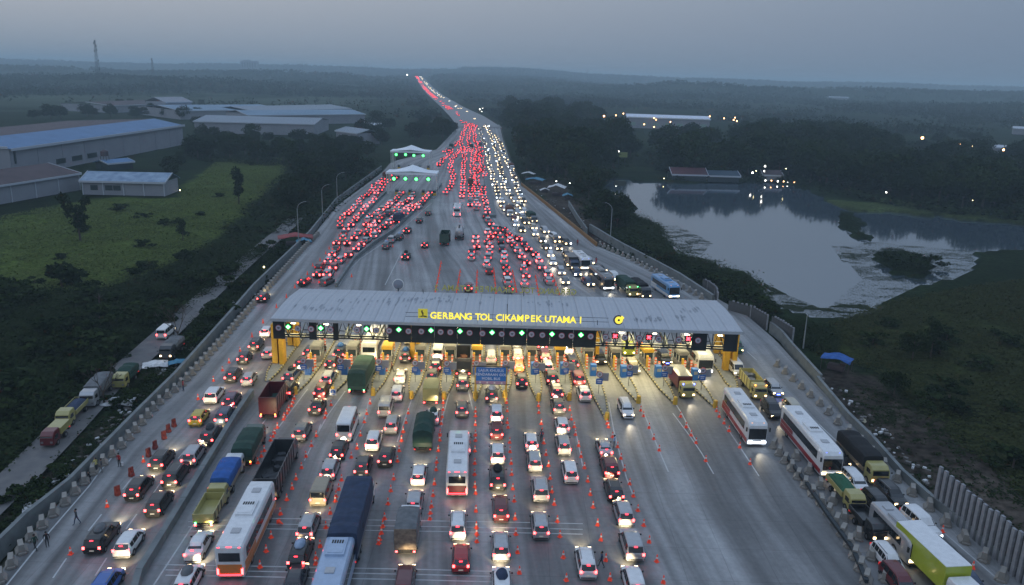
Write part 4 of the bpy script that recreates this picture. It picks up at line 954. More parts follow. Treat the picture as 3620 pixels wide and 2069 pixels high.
def run(block, toward):
    for ln in block.strip().splitlines():
        h, lab = ln.split('|'); t = h.split()
        if t[3] == 'none': continue
        x, y = cr(t[0], float(t[1]), float(t[2])); opt = dict(k.split('=') for k in t[5:])
        ex = {'blue': m_bluel, 'cool': m_headw}.get(opt.get('extra'))
        o = add_car(t[3], x, y, t[4], lab, toward, load=opt.get('load'), extra=None if ex is m_bluel else ex, beam=None if not toward else (2 if t[0] in 'ID' or 'alone' in lab else 0))
        if ex is m_bluel: ob('grille_light', bm_('grille_light', (.5, .08, .12), m_bluel), o, (0, CARS[t[3]][0]/2+.04, .55))
run(VEH, False); run(TOW, True)
# individual buses and trucks: position of the near end, crop coordinates
c = cr
add_bus(*c('A', 2088, 1400), 'white', 'white coach with orange waves and a glowing red bumper, at the bottom left lanes', L=12, H=3.5, stripe='orange', tail_col='orange', marks=True)
add_bus(*c('B', 650, 1760), 'lightblue', 'pale grey bus roof with ventilation unit at the bottom edge behind the navy truck', L=10.5, Wd=2.6, H=3.3, dark=True)
add_bus(*c('B', 1830, 660), 'white', 'white bus with red and yellow tail in the sixth lane queue', L=10.5, Wd=2.4, H=3.3, stripe='darkred', tail_col='darkred', marks=True)
add_bus(*c('E', 1035, 725), 'white', 'white coach with a dark U-shaped rear window entering the third toll lane', L=11.5, stripe='silver', dark=True)
add_bus(*c('G', 1770, 830), 'white', 'white coach with orange side coming out under the right end of the gate', toward=True, L=11.5, stripe='orange', cool=True)
add_bus(*c('C', 2235, 200), 'white', 'white coach with red and orange side driving towards the camera right of the empty lanes', toward=True, L=11.5, stripe='red', cool=True)
add_bus(*c('D', 605, 485), 'white', 'long white coach with red skirt and blue roof lamps on the right road', toward=True, L=13.5, stripe='red', bluetop=True)
add_bus(*c('D', 1390, 1285), 'silver', 'grey midi bus with blue roof light behind the lime box truck', toward=True, L=7.5, Wd=2.1, H=2.8, bluetop=True)
add_truck(*c('A', 2000, 665), 'truck with a bright blue tarpaulin and wooden tailboard in the left lanes', cab='white', L=6.8, Wd=2.0, H=2.6, style='tarp', bc='blue', body='tan', light='dim')
add_truck(*c('A', 1845, 955), 'yellow truck with an empty dark flatbed and small coloured tail lights', cab='khaki', L=6.2, Wd=2.0, H=1.9, style='dump', bc='khaki', body='none', marks='green_glow')
add_truck(*c('A', 2195, 395), 'dark green truck in the leftmost lane beside the divider', cab='darkgreen', L=7.5, Wd=2.3, H=2.7, style='tarp', bc='darkgreen', body='darkgreen', light='dim', marks='amber_glow')
add_truck(*c('B', 100, 715), 'long dark truck with a framed open top and blue bundle at its front', cab='darkgrey', L=11.3, Wd=2.4, H=3.0, style='dump', bc='darkgrey', body='darkgrey')
add_truck(*c('B', 800, 1290), 'very large truck covered with a navy blue tarpaulin', cab='white', L=12.5, Wd=2.7, H=3.8, style='tarp', bc='navy', body='navy', light='dim')
add_truck(*c('B', 1365, 1195), 'small box truck with grey cover and painted brown tailboard', cab='white', L=6.2, Wd=2.1, H=3.1, style='wood', bc='grey', body='tan')
add_truck(*c('B', 1518, 262), 'truck with a dark green dome-shaped tarpaulin in the fifth lane', cab='white', L=7.5, Wd=2.3, H=3.0, style='dome', bc='darkgreen', body='darkgreen', light='dim')
add_truck(*c('E', 925, 1015), 'big truck under a dark green tarpaulin with green tail lights at the third toll lane', cab='green', L=9.5, Wd=2.5, H=3.5, style='tarp', bc='darkgreen', body='darkgreen', marks='green_glow')
add_truck(*c('E', 125, 1240), 'tall dark red truck with green grey roof cover left of the first cones', cab='darkred', L=7.5, Wd=2.3, H=3.3, style='dump', bc='darkred', body='darkgreen', marks='amber_glow')
add_truck(*c('E', 1590, 1115), 'khaki yellow truck with a blue square in its dark rear, fifth lane', cab='khaki', L=5.8, Wd=2.1, H=2.7, style='box', bc='khaki', body='khaki')
add_truck(*c('E', 1885, 850), 'tall dark truck with beige front shield under the gate in the sixth lane', cab='beige', L=8.0, Wd=2.3, H=3.1, style='dump', bc='darkgrey', body='brown')
add_truck(*c('G', 1620, 1050), 'truck with yellow cab and two blue roof lamps driving out of the gate', toward=True, L=6.8, Wd=2.1, H=2.8, cab='khaki', style='box', bc='darkred', body='grey', marks='blue_glow', beam=1)
add_truck(*c('G', 1085, 665), 'lime green and white truck deep under the right part of the gate', toward=True, L=6.5, Wd=2.1, H=2.8, cab='lime', style='box', bc='white', body='white')
add_truck(*c('D', 1045, 555), 'truck with black tarpaulin and yellow cab front on the right road', toward=True, L=9.0, Wd=2.3, H=2.9, cab='khaki', style='tarp', bc='black', body='tan')
add_truck(*c('D', 845, 805), 'pale yellow small truck loaded with green sacks on the right road', toward=True, L=6.2, Wd=1.9, H=2.2, cab='khaki', style='flat', bc='khaki', body='green')
add_truck(*c('D', 1045, 1080), 'black empty pickup truck low on the right road', toward=True, L=5.2, Wd=1.8, H=1.6, cab='black', style='flat', bc='black', body='none', cat='pickup', name='pickup_truck')
add_truck(*c('D', 1850, 1700), 'lime green box truck with white roof at the lower right corner', toward=True, L=9.5, Wd=2.5, H=3.3, cab='white', style='box', bc='lime', body='white', beam=0)
add_truck(*c('G', 2270, 1060), 'yellow truck with amber lamps right of the white coach', toward=True, L=7.0, Wd=2.1, H=2.4, cab='khaki', style='dump', bc='khaki', body='grey', marks='amber_glow')
# beyond the gate, single ones
K = lambda x, y: c('K', x, y); Lc = lambda x, y: c('L', x, y)
FLOW.clear()
for a, b in (((1541, 1016), (1572, 930)), ((1072, 1012), (1200, 820)), ((1189, 1016), (1388, 824)), ((1388, 824), (1541, 680)), ((1430, 1060), (1540, 800)), ((1540, 800), (1610, 690)), ((1752, 1035), (1744, 953)), ((2450, 1050), (2200, 890)), ((2200, 890), (1950, 760)), ((2050, 1020), (1900, 840)), ((1620, 900), (1640, 700)), ((1900, 760), (1800, 560)), ((1740, 766), (1715, 600))): flow(a, b)
add_bus(*K(1830, 680), 'white', 'white bus alone on the empty concrete beyond the gate', L=10, H=3.2, dark=False)
add_truck(*K(1715, 945), 'tall dark green tipper truck on the open concrete beyond the gate', cab='orange', L=8, Wd=2.5, H=3.3, style='dump', bc='darkgreen', body='darkgrey', light='dim', dark=True)
add_truck(*K(1850, 893), 'white tank truck beside the green tipper beyond the gate', cab='white', L=9, Wd=2.5, H=3.2, style='tank', bc='silver', light='dim', name='tank_truck', dark=True)
NEARK = [(1360, 1075, 'suv', 'black', 'black', 'black car with a roof bundle crossing the open concrete beyond the gate', 0), (1535, 965, 'mpv', 'black', None, 'black car with green roof glint beyond the gate', 0), (1482, 740, 'mpv', 'black', None, 'dark unlit car near the ramp wall beyond the gate', 1), (1565, 670, 'mpv', 'darkgreen', None, 'dark green unlit car near the far tents', 1),
         (1300, 895, 'mpv', 'black', 'lightblue', 'black parked car with pale roof load by the ramp wall', 1), (1180, 975, 'mpv', 'grey', 'lightblue', 'grey parked car with pale roof load by the ramp wall', 1), (1228, 920, 'suv', 'silver', None, 'silver parked car by the ramp wall', 1), (1372, 835, 'suv', 'black', 'silver', 'black car with silver roof load by the ramp wall', 0), (1935, 1365, 'mpv', 'darkred', None, 'dark red car seen behind the back lettering of the gate', 0)]
for x, y, k, col, ld, lab, dk in NEARK: add_car(k, *K(x, y), col, lab, load=ld, dark=bool(dk), beam=0, group='single cars on the open concrete beyond the gate')
add_bus(*Lc(690, 1165), 'white', 'white bus with blue roof light heading for the camera beyond the gate', toward=True, L=9, H=3.1, bluetop=True)
add_bus(*Lc(900, 1350), 'grey', 'dark bus with cool white headlamps beyond the right half of the gate', toward=True, L=11, H=3.3, cool=True)
add_bus(*Lc(1490, 1425), 'skyblue', 'sky blue bus just behind the right end of the gate roof', toward=True, L=10, H=3.2, stripe='white')
add_truck(*Lc(1125, 1408), 'truck with teal body, yellow cab and green lamps behind the gate roof', toward=True, L=8, Wd=2.3, H=3.0, cab='khaki', style='tarp', bc='darkgreen', body='darkgreen', marks='green_glow', beam=0)
add_truck(*Lc(1240, 1425), 'dark grey tarpaulin truck next to the sky blue bus', toward=True, L=8, Wd=2.3, H=2.8, cab='darkgrey', style='tarp', bc='black', body='darkgrey', beam=0)
add_truck(*Lc(595, 1165), 'dark box truck left of the white bus beyond the gate', toward=True, L=7, Wd=2.2, H=2.8, cab='navy', style='box', bc='darkgrey', body='darkgrey', beam=0)
# parked on the service road
FLOW.clear()
for a, b in (((60, 1690), (230, 1520)), ((230, 1520), (370, 1370)), ((370, 1370), (640, 1130)), ((640, 1130), (880, 915))): flow(a, b)
def svc(px, py): 
    P = g(px, py, -.3); P[2] = -.4; d = heading(px, py); return P, d
for px, py, lab, kw in (((430/2.559), 1500+215/2.559, 'small red and yellow truck nearest on the service road', dict(cab='darkred', body='khaki', bc='khaki', style='box', L=4.6, Wd=1.7, H=1.7)), (570/2.559, 1000+1310/2.559, 'yellow cab truck with blue green load on the service road', dict(cab='khaki', body='navy', bc='khaki', style='flat', L=6.5, Wd=1.9, H=1.8)),
                        (790/2.559, 1000+1135/2.559, 'white cab truck with a white tarpaulin among bare branches', dict(cab='silver', body='grey', bc='grey', style='tarp', L=7.5, Wd=2.1, H=2.5)), (1075/2.559, 1000+965/2.559, 'yellow and green truck behind the bare tree', dict(cab='khaki', body='darkgreen', bc='darkgreen', style='tarp', L=5.4, Wd=1.9, H=2.2)), (1500/2.559, 1000+700/2.559, 'dark truck with two white headlamps on the service road', dict(cab='darkgrey', body='darkgrey', bc='grey', style='tarp', L=6, Wd=2.1, H=2.2))):
    P, d = svc(px, py); L = kw['L']; rz = math.atan2(-d[1], -d[0])-math.pi/2
    lit = 'headlamps' in lab
    o = add_truck(0, 0, lab, toward=True, pos=(P+d*L/2, rz), dark=not lit, beam=0, **kw)
P, d = svc(1460/2.559, 1000+515/2.559); add_car('van', 0, 0, 'white', 'white van with red tail lamps on the dark service road', pos=(P+d*2.3, math.atan2(d[1], d[0])-math.pi/2), beam=0, group='vehicles on the service road')
# ---------------------------------------------------------------- the dense queues beyond the gate
def gp(pts): return [g(x, y) for x, y in pts]
QUEUES = []   # (polyline in photo pixels from near to far, toward?, step, zone phrase, side jitter)
ZROW = {}
ORD = 'zeroth first second third fourth fifth sixth seventh eighth ninth tenth eleventh twelfth thirteenth fourteenth fifteenth sixteenth seventeenth eighteenth nineteenth twentieth'.split()
def ordn(n): return ORD[n] if n <= 20 else 'twenty-'+ORD[n-20] if n < 30 else f'{n}th'
def kq(*p): return [K(x, y) for x, y in p]
def lq(*p): return [Lc(x, y) for x, y in p]
def q(pts, tow, zone, step=6.6, jit=.6): ZROW[zone] = ZROW.get(zone, 0)+1; QUEUES.append((gp(pts), tow, step, (zone, ZROW[zone]), jit))
zl = 'left ramp queue'; zm = 'packed tent queue'; zr_ = 'central red-lit queue'; zw = 'oncoming white-lit stream'
q(kq((440, 1320), (530, 1255), (590, 1185), (650, 1115), (700, 1060), (745, 990), (775, 925), (810, 850), (830, 760)), False, zl)
q(kq((580, 1320), (640, 1290), (700, 1215), (735, 1165), (790, 1110), (840, 1050), (890, 1010), (950, 975)), False, zl)
q(kq((770, 790), (810, 700), (860, 655), (920, 600), (980, 530), (1040, 470), (1110, 395), (1180, 345), (1250, 320)), False, zl)
q(kq((930, 720), (975, 680), (1020, 610), (1070, 545), (1110, 480), (1150, 430), (1200, 380), (1290, 345)), False, zl, 7.5)
q(kq((850, 960), (850, 880), (880, 800), (910, 740), (960, 690)), False, zm)
q(kq((895, 1000), (910, 900), (960, 840), (1000, 770), (1060, 700), (1150, 650), (1250, 575), (1300, 520), (1355, 470)), False, zm)
q(kq((955, 965), (1010, 880), (1050, 810), (1100, 745), (1180, 690), (1250, 640), (1310, 590), (1380, 560), (1445, 480)), False, zm)
q(kq((1000, 930), (1060, 900), (1120, 830), (1180, 790), (1240, 720), (1300, 660), (1380, 620), (1450, 580), (1490, 560)), False, zm)
q(kq((1045, 900), (1150, 860), (1210, 790), (1280, 750), (1340, 700), (1420, 640), (1500, 590), (1560, 520), (1590, 480)), False, zm)
q(kq((1955, 1090), (1985, 1010), (2000, 930), (2000, 850)), False, zr_)
q(kq((2110, 1220), (2110, 1150), (2115, 1080), (2110, 1000), (2125, 910), (2110, 780), (2110, 730), (2090, 650), (2080, 560), (2060, 430)), False, zr_)
q(kq((2285, 1440), (2285, 1350), (2265, 1250), (2265, 1150), (2245, 1050), (2235, 960), (2215, 890), (2160, 800), (2115, 740)), False, zr_)
q([Lc(x, y) for x, y in ((150, 1330), (155, 1230), (150, 1170), (135, 1110), (110, 1070), (60, 980), (20, 920), (-30, 860), (-90, 820), (-150, 790))], False, zr_)
q([Lc(x, y) for x, y in ((385, 1310), (345, 1250), (315, 1200), (290, 1150), (245, 1090), (210, 1040), (160, 990), (110, 930), (60, 880), (0, 840), (-100, 790))], False, zr_)
q([Lc(x, y) for x, y in ((10, 1390), (-20, 1300), (-30, 1220), (-45, 1110), (-60, 1020), (-60, 960))], False, zr_)
q(kq((1955, 600), (1955, 540), (1960, 480), (1960, 400), (1965, 300), (1965, 200), (1985, 100)), False, zr_)
q(kq((2020, 630), (2015, 560), (2015, 480), (2010, 380), (2015, 290), (2020, 190), (2015, 90)), False, zr_)
q(kq((2085, 330), (2060, 260), (2060, 180), (2050, 90), (2030, 10)), False, zr_)
q(kq((1880, 520), (1875, 460), (1890, 400), (1890, 330), (1895, 230), (1900, 130), (1920, 50)), False, zr_, 8)
q(kq((1740, 480), (1790, 400), (1800, 320), (1770, 250), (1780, 190), (1830, 120), (1870, 50)), False, zr_, 8)
q(kq((1660, 230), (1690, 190), (1740, 150), (1770, 110), (1800, 70), (1850, 20)), False, zr_, 7)
q(kq((1720, 105), (1760, 85), (1800, 55), (1850, 0)), False, zr_, 6.5)
q([Lc(x, y) for x, y in ((740, 1330), (700, 1300), (640, 1240), (600, 1180), (560, 1120), (510, 1060), (480, 1010), (440, 950), (400, 900), (330, 880))], True, zw, 9.0)
q([Lc(x, y) for x, y in ((500, 1310), (480, 1230), (430, 1160), (385, 1060), (370, 1010), (320, 960), (290, 920), (210, 790), (130, 740), (60, 640), (0, 590), (-30, 540))], True, zw, 9.0)
q([Lc(x, y) for x, y in ((560, 950), (520, 930), (440, 890), (340, 850), (270, 790), (210, 740), (150, 680), (90, 560), (70, 500), (60, 430))], True, zw, 8.4)
q([Lc(x, y) for x, y in ((980, 1290), (900, 1230), (820, 1190), (740, 1130), (680, 1080))], True, zw, 8)
q([Lc(x, y) for x, y in ((120, 830), (60, 760), (10, 690), (-40, 620), (-70, 560), (-100, 480), (-130, 400), (-150, 300), (-190, 190), (-200, 80), (-230, 0))], True, zw, 9.0)
q([Lc(x, y) for x, y in ((110, 640), (50, 560), (0, 500), (-40, 430), (-60, 330), (-90, 230), (-110, 130), (-140, 30))], True, zw, 9.0)
q([Lc(x, y) for x, y in ((130, 560), (90, 470), (60, 380), (30, 290), (-20, 200), (-50, 100), (-80, 10))], True, zw, 8.4)
q([Lc(x, y) for x, y in ((200, 690), (160, 630), (130, 580)) ], True, zw, 8.4)
for e_ in (((1640, 545), (1628, 505), (1636, 475), (1650, 442)), ((1668, 545), (1656, 500), (1658, 470), (1668, 442)), ((1692, 545), (1680, 500), (1676, 470), (1682, 445))): q(list(e_), False, zr_, 7.5)
for e_ in (((1728, 560), (1716, 520), (1704, 490), (1694, 455)), ((1758, 560), (1748, 515), (1732, 475), (1716, 444)), ((1786, 560), (1772, 520), (1752, 480))): q(list(e_), True, zw, 10)
allq = []
for P, tow, step, zone, jit in QUEUES:
    for p, d in walk(P, step, random.uniform(0, 1)):
        n = np.array([d[1], -d[0], 0]); p = p+n*random.uniform(-jit, jit)+d*random.uniform(-.5, .5); allq.append((p, d, tow, zone))
used = []
keep = []
for it in sorted(allq, key=lambda i: i[0][1]):
    if all((abs(it[0][0]-u[0])+0 > 1.95) or abs(it[0][1]-u[1]) > 4.4 for u in used[-80:]): used.append(it[0]); keep.append(it)
m_tailw = mat('tail_weak', (.7, .02, .02), emit=(1, .05, .05), es=4)
cols = ['white']*5+['silver']*5+['black']*6+['grey']*3+['darkred', 'beige', 'navy', 'maroon', 'red']
near_n = sum(1 for o in COL.objects if o.parent is None and o.get('category') == 'car')
BUD = 298-near_n
far_list = []; cntv = [0, 0]; NV = 0; NB = 0
SIMPLE = {}
def simple_parts(kind, color):
    k = (kind, color)
    if k not in SIMPLE:
        pr = car_parts(kind, color); mb = MB(); SIMPLE[k] = [q_ for q_ in pr if q_[0] in ('body', 'side_window', 'rear_window', 'windscreen')]
    return SIMPLE[k]
pos_word = {}
for i, (p, d, tow, zone) in enumerate(keep):
    zk = zone; pos_word[zk] = pos_word.get(zk, 0)+1; where = f'{ordn(pos_word[zk])} from near end, {ordn(zone[1])} row, {zone[0]}'; zone = zone[0]
    dv = -d if tow else d; rz = math.atan2(dv[1], dv[0])-math.pi/2+random.gauss(0, .03)
    r = random.random(); kind = 'mpv' if r < .6 else 'suv' if r < .75 else 'hatch' if r < .92 else 'sedan'; color = random.choice(cols)
    if random.random() < .035 and NV < 26:
        NV += 1; L = 7.5; col2 = random.choice(['darkgreen', 'navy', 'grey', 'brown']); cb = random.choice(['white', 'khaki', 'grey'])
        o = add_truck(0, 0, f'{ {"darkgreen": "dark green", "navy": "navy blue", "grey": "grey", "brown": "brown"}[col2]} truck with {cb} cab, {where}', toward=tow, L=6.5, Wd=2.1, H=2.9, cab=cb, style='tarp', bc=col2, body=col2, pos=(p+d*3, rz), beam=0); o['group'] = 'trucks in the '+zone
        for ch in o.children:
            if ch.type == 'LIGHT': bpy.data.objects.remove(ch)
        continue
    if len([0]) and cntv[0] < BUD:
        cntv[0] += 1
        L = CARS[kind][0]
        root = empty(TYPE_NAME[kind], p+d*L/2, rz, f'{dict(darkred="dark red").get(color, color)} {dict(mpv="family car", suv="tall car", hatch="small hatchback", sedan="sedan")[kind]}, {where}', 'car', f'cars in the {zone}')
        for nm, me, lc in simple_parts(kind, color): ob(nm, me, root, lc)
        tl = 1.0; w_ = CARS[kind][2][1][1]
        off = random.random() < .14; tq = random.random()
        for sx in (-1, 1):
            if tow and sx > 0 and NB < 34 and random.random() < .45: NB += 1; s_ = ob('headlight_beam', spot2, root, (0, L/2+.2, .8)); s_.rotation_euler = (math.radians(80), 0, 0)
            if tow: ob('headlight', bm_('headlight_mid', (.44, .12, .34), m_head if random.random() < .88 else m_headw), root, (sx*(w_-.18), L/2-.02, .68))
            else: ob('tail_light', bm_('tail_light_mid', (.36, .1, .38) if tq < .5 else (.27, .1, .3), m_dim if off else m_tail if tq < .62 else m_tailw), root, (sx*(w_-.12), -L/2-.03, .98))
        if not tow and not off and random.random() < .7: ob('brake_light', bm_('brake_light', (.3, .06, .07), m_brake), root, (0, -L/2+.16, 1.55))
    else: far_list.append((p+d*2.1, rz, tow, color))
# continue the streams along the far highway as one mass
FP = [np.array(p) for p in FARP]
def offs(P, o_):
    r_ = []
    for i, p in enumerate(P):
        d = P[min(i+1, len(P)-1)]-P[max(i-1, 0)]; d = d/np.linalg.norm(d[:2]); r_.append(p+np.array([d[1], -d[0], 0])*o_+[0, 0, .5])
    return r_
for o_, tow, st in ((-12, False, 40), (-9, False, 26), (-6, False, 28), (4, True, 60), (8, True, 90)):
    for p, d in walk(offs(FP, o_), st, random.uniform(0, 10)):
        if random.random() < .8*(.35+.65*(math.sin(p[1]*.013)+math.sin(p[1]*.0041) > -.2)):
            dv = -d if tow else d; far_list.append((p+d*random.uniform(-4, 4), math.atan2(dv[1], dv[0])-math.pi/2, tow, random.choice(cols)))
mb = MB(); far_m = [mat('far_'+c_, PC[c_], .4) for c_ in ('white', 'silver', 'black', 'grey')]+[m_win, mat('far_tail', (.8, .02, .02), emit=(1, .05, .06), es=5), mat('far_head', (1, 1, 1), emit=(1, .74, .4), es=5.5), m_headw]
for p, rz, tow, color in far_list:
    ci = {'white': 0, 'silver': 1, 'beige': 1, 'grey': 3}.get(color, 2); cs, sn = math.cos(rz), math.sin(rz)
    def T(q_): return [(p[0]+x*cs-y*sn, p[1]+x*sn+y*cs, p[2]+z) for x, y, z in q_]
    def bx(c0, d0, m, tx=1, ty=1):
        hx, hy, hz = d0[0]/2, d0[1]/2, d0[2]/2; x, y, z = c0
        lo = [(x-hx, y-hy, z-hz), (x+hx, y-hy, z-hz), (x+hx, y+hy, z-hz), (x-hx, y+hy, z-hz)]; hi = [(x-hx*tx, y-hy*ty, z+hz), (x+hx*tx, y-hy*ty, z+hz), (x+hx*tx, y+hy*ty, z+hz), (x-hx*tx, y+hy*ty, z+hz)]
        mb.add(T(lo+hi), [(4, 5, 6, 7), (0, 1, 5, 4), (1, 2, 6, 5), (2, 3, 7, 6), (3, 0, 4, 7)], m)
    bx((0, 0, .65), (1.7, 4.2, .7), ci); bx((0, -.3, 1.2), (1.6, 2.9, .4), 4, .85, .8); bx((0, -.3, 1.45), (1.36, 2.3, .1), ci)
    sc_ = 1+max(0, (p[1]-500)/900)*.5
    if tow:
        for sx in (-.65, .65): bx((sx, 2.15, .7), (.46*sc_, .1, .4*sc_), 6 if random.random() < .85 else 7)
    else:
        for sx in (-.68, .68): bx((sx, -2.16, .95), (.38*sc_, .1, .42*sc_), 5)
tag(mb.obj('distant_traffic', far_m), 'far-off mass of cars with red and white lights filling the highway', kind='stuff')
print('CARS near', near_n, 'mid', cntv, 'far', len(far_list))
# ---------------------------------------------------------------- road markings
m_line = mat('line_paint', (.5, .52, .53), .6, noise=(.36, .38, .39), nscale=1.5)
def line_obj(segs, name, label, w=.16, z=.004):
    mb = MB()
    for P in segs:
        for a, b in zip(P, P[1:]):
            d = (b-a)/np.linalg.norm(b-a); n = np.array([d[1], -d[0], 0])*w/2
            mb.quad(a-n+[0, 0, z], a+n+[0, 0, z], b+n+[0, 0, z], b-n+[0, 0, z])
    o = mb.obj(name, m_line); tag(o, label, kind='structure')
cc_ = lambda s, *p: [g(*cr(s, x, y)) for x, y in p]
line_obj([gp([(-40, 2130), (23, 2069), (176, 1879), (313, 1721), (352, 1668), (560, 1430), (700, 1290), (935, 1030)])], 'edge_line', 'long white edge line on the left road')
line_obj([gp([(475, 2069), (820, 1500), (880, 1400)]), gp([(543, 2069), (700, 1830), (864, 1586), (1000, 1400)]), cc_('C', (900, -200), (945, 50), (985, 210), (1060, 480), (1120, 640)), cc_('C', (1220, -100), (1345, 210), (1440, 430)), cc_('C', (1480, -100), (1640, 115), (1740, 260), (1850, 450)), cc_('C', (1960, 20), (2090, 210), (2260, 470)),
          cc_('C', (590, 0), (640, 250), (665, 380)), cc_('E', (820, 980), (660, 1200), (520, 1456)), cc_('B', (600, 0), (540, 150), (450, 330)), cc_('E', (1030, 1070), (1000, 1250), (900, 1440)), cc_('E', (480, 960), (360, 1120), (200, 1330)), cc_('E', (1420, 1060), (1350, 1260), (1290, 1440)),
          cc_('E', (1760, 1000), (1710, 1180), (1690, 1300)), cc_('E', (1930, 960), (1975, 1150)), cc_('G', (1370, 880), (1560, 1180), (1700, 1456)), cc_('D', (1640, 990), (2180, 1456)), gp([(2895, 1500), (3208, 1800)])], 'lane_line', 'white solid lane lines on the toll plaza', .15)
line_obj([cc_('A', (600, 1215), (480, 1390)), cc_('A', (965, 1210), (862, 1370)), cc_('A', (918, 815), (800, 965)), cc_('A', (1238, 812), (1140, 948)), cc_('A', (1190, 490), (1110, 590)), cc_('A', (1460, 520), (1390, 620)), cc_('A', (1690, 220), (1610, 310)),
          cc_('G', (2150, 620), (2240, 700)), cc_('D', (1130, 985), (1170, 1020))], 'lane_dash', 'short white lane dashes on the left road', .14)
line_obj([gp([(665, 1845+k*.9), (950, 1833+k), (1780, 1846+k), (2060, 1852+k)]) for k in (0, 20, 37)]+[gp([(585, 1997+k), (900, 2002+k), (1500, 2014+k), (1790, 2022+k)]) for k in (0, 18, 37)], 'rumble_line', 'thin pale cross lines over the queueing lanes', .15, .008)
line_obj([kq_ for kq_ in (gp(kq((760, 1310), (840, 1180), (960, 1060), (1250, 860), (1600, 560))), gp(kq((1180, 1300), (1330, 1000))), gp([Lc(x, y) for x, y in ((1640, 1400), (1250, 1130), (780, 960), (420, 660), (130, 420))]))], 'ramp_line', 'white lines along the ramp beyond the gate', .15)
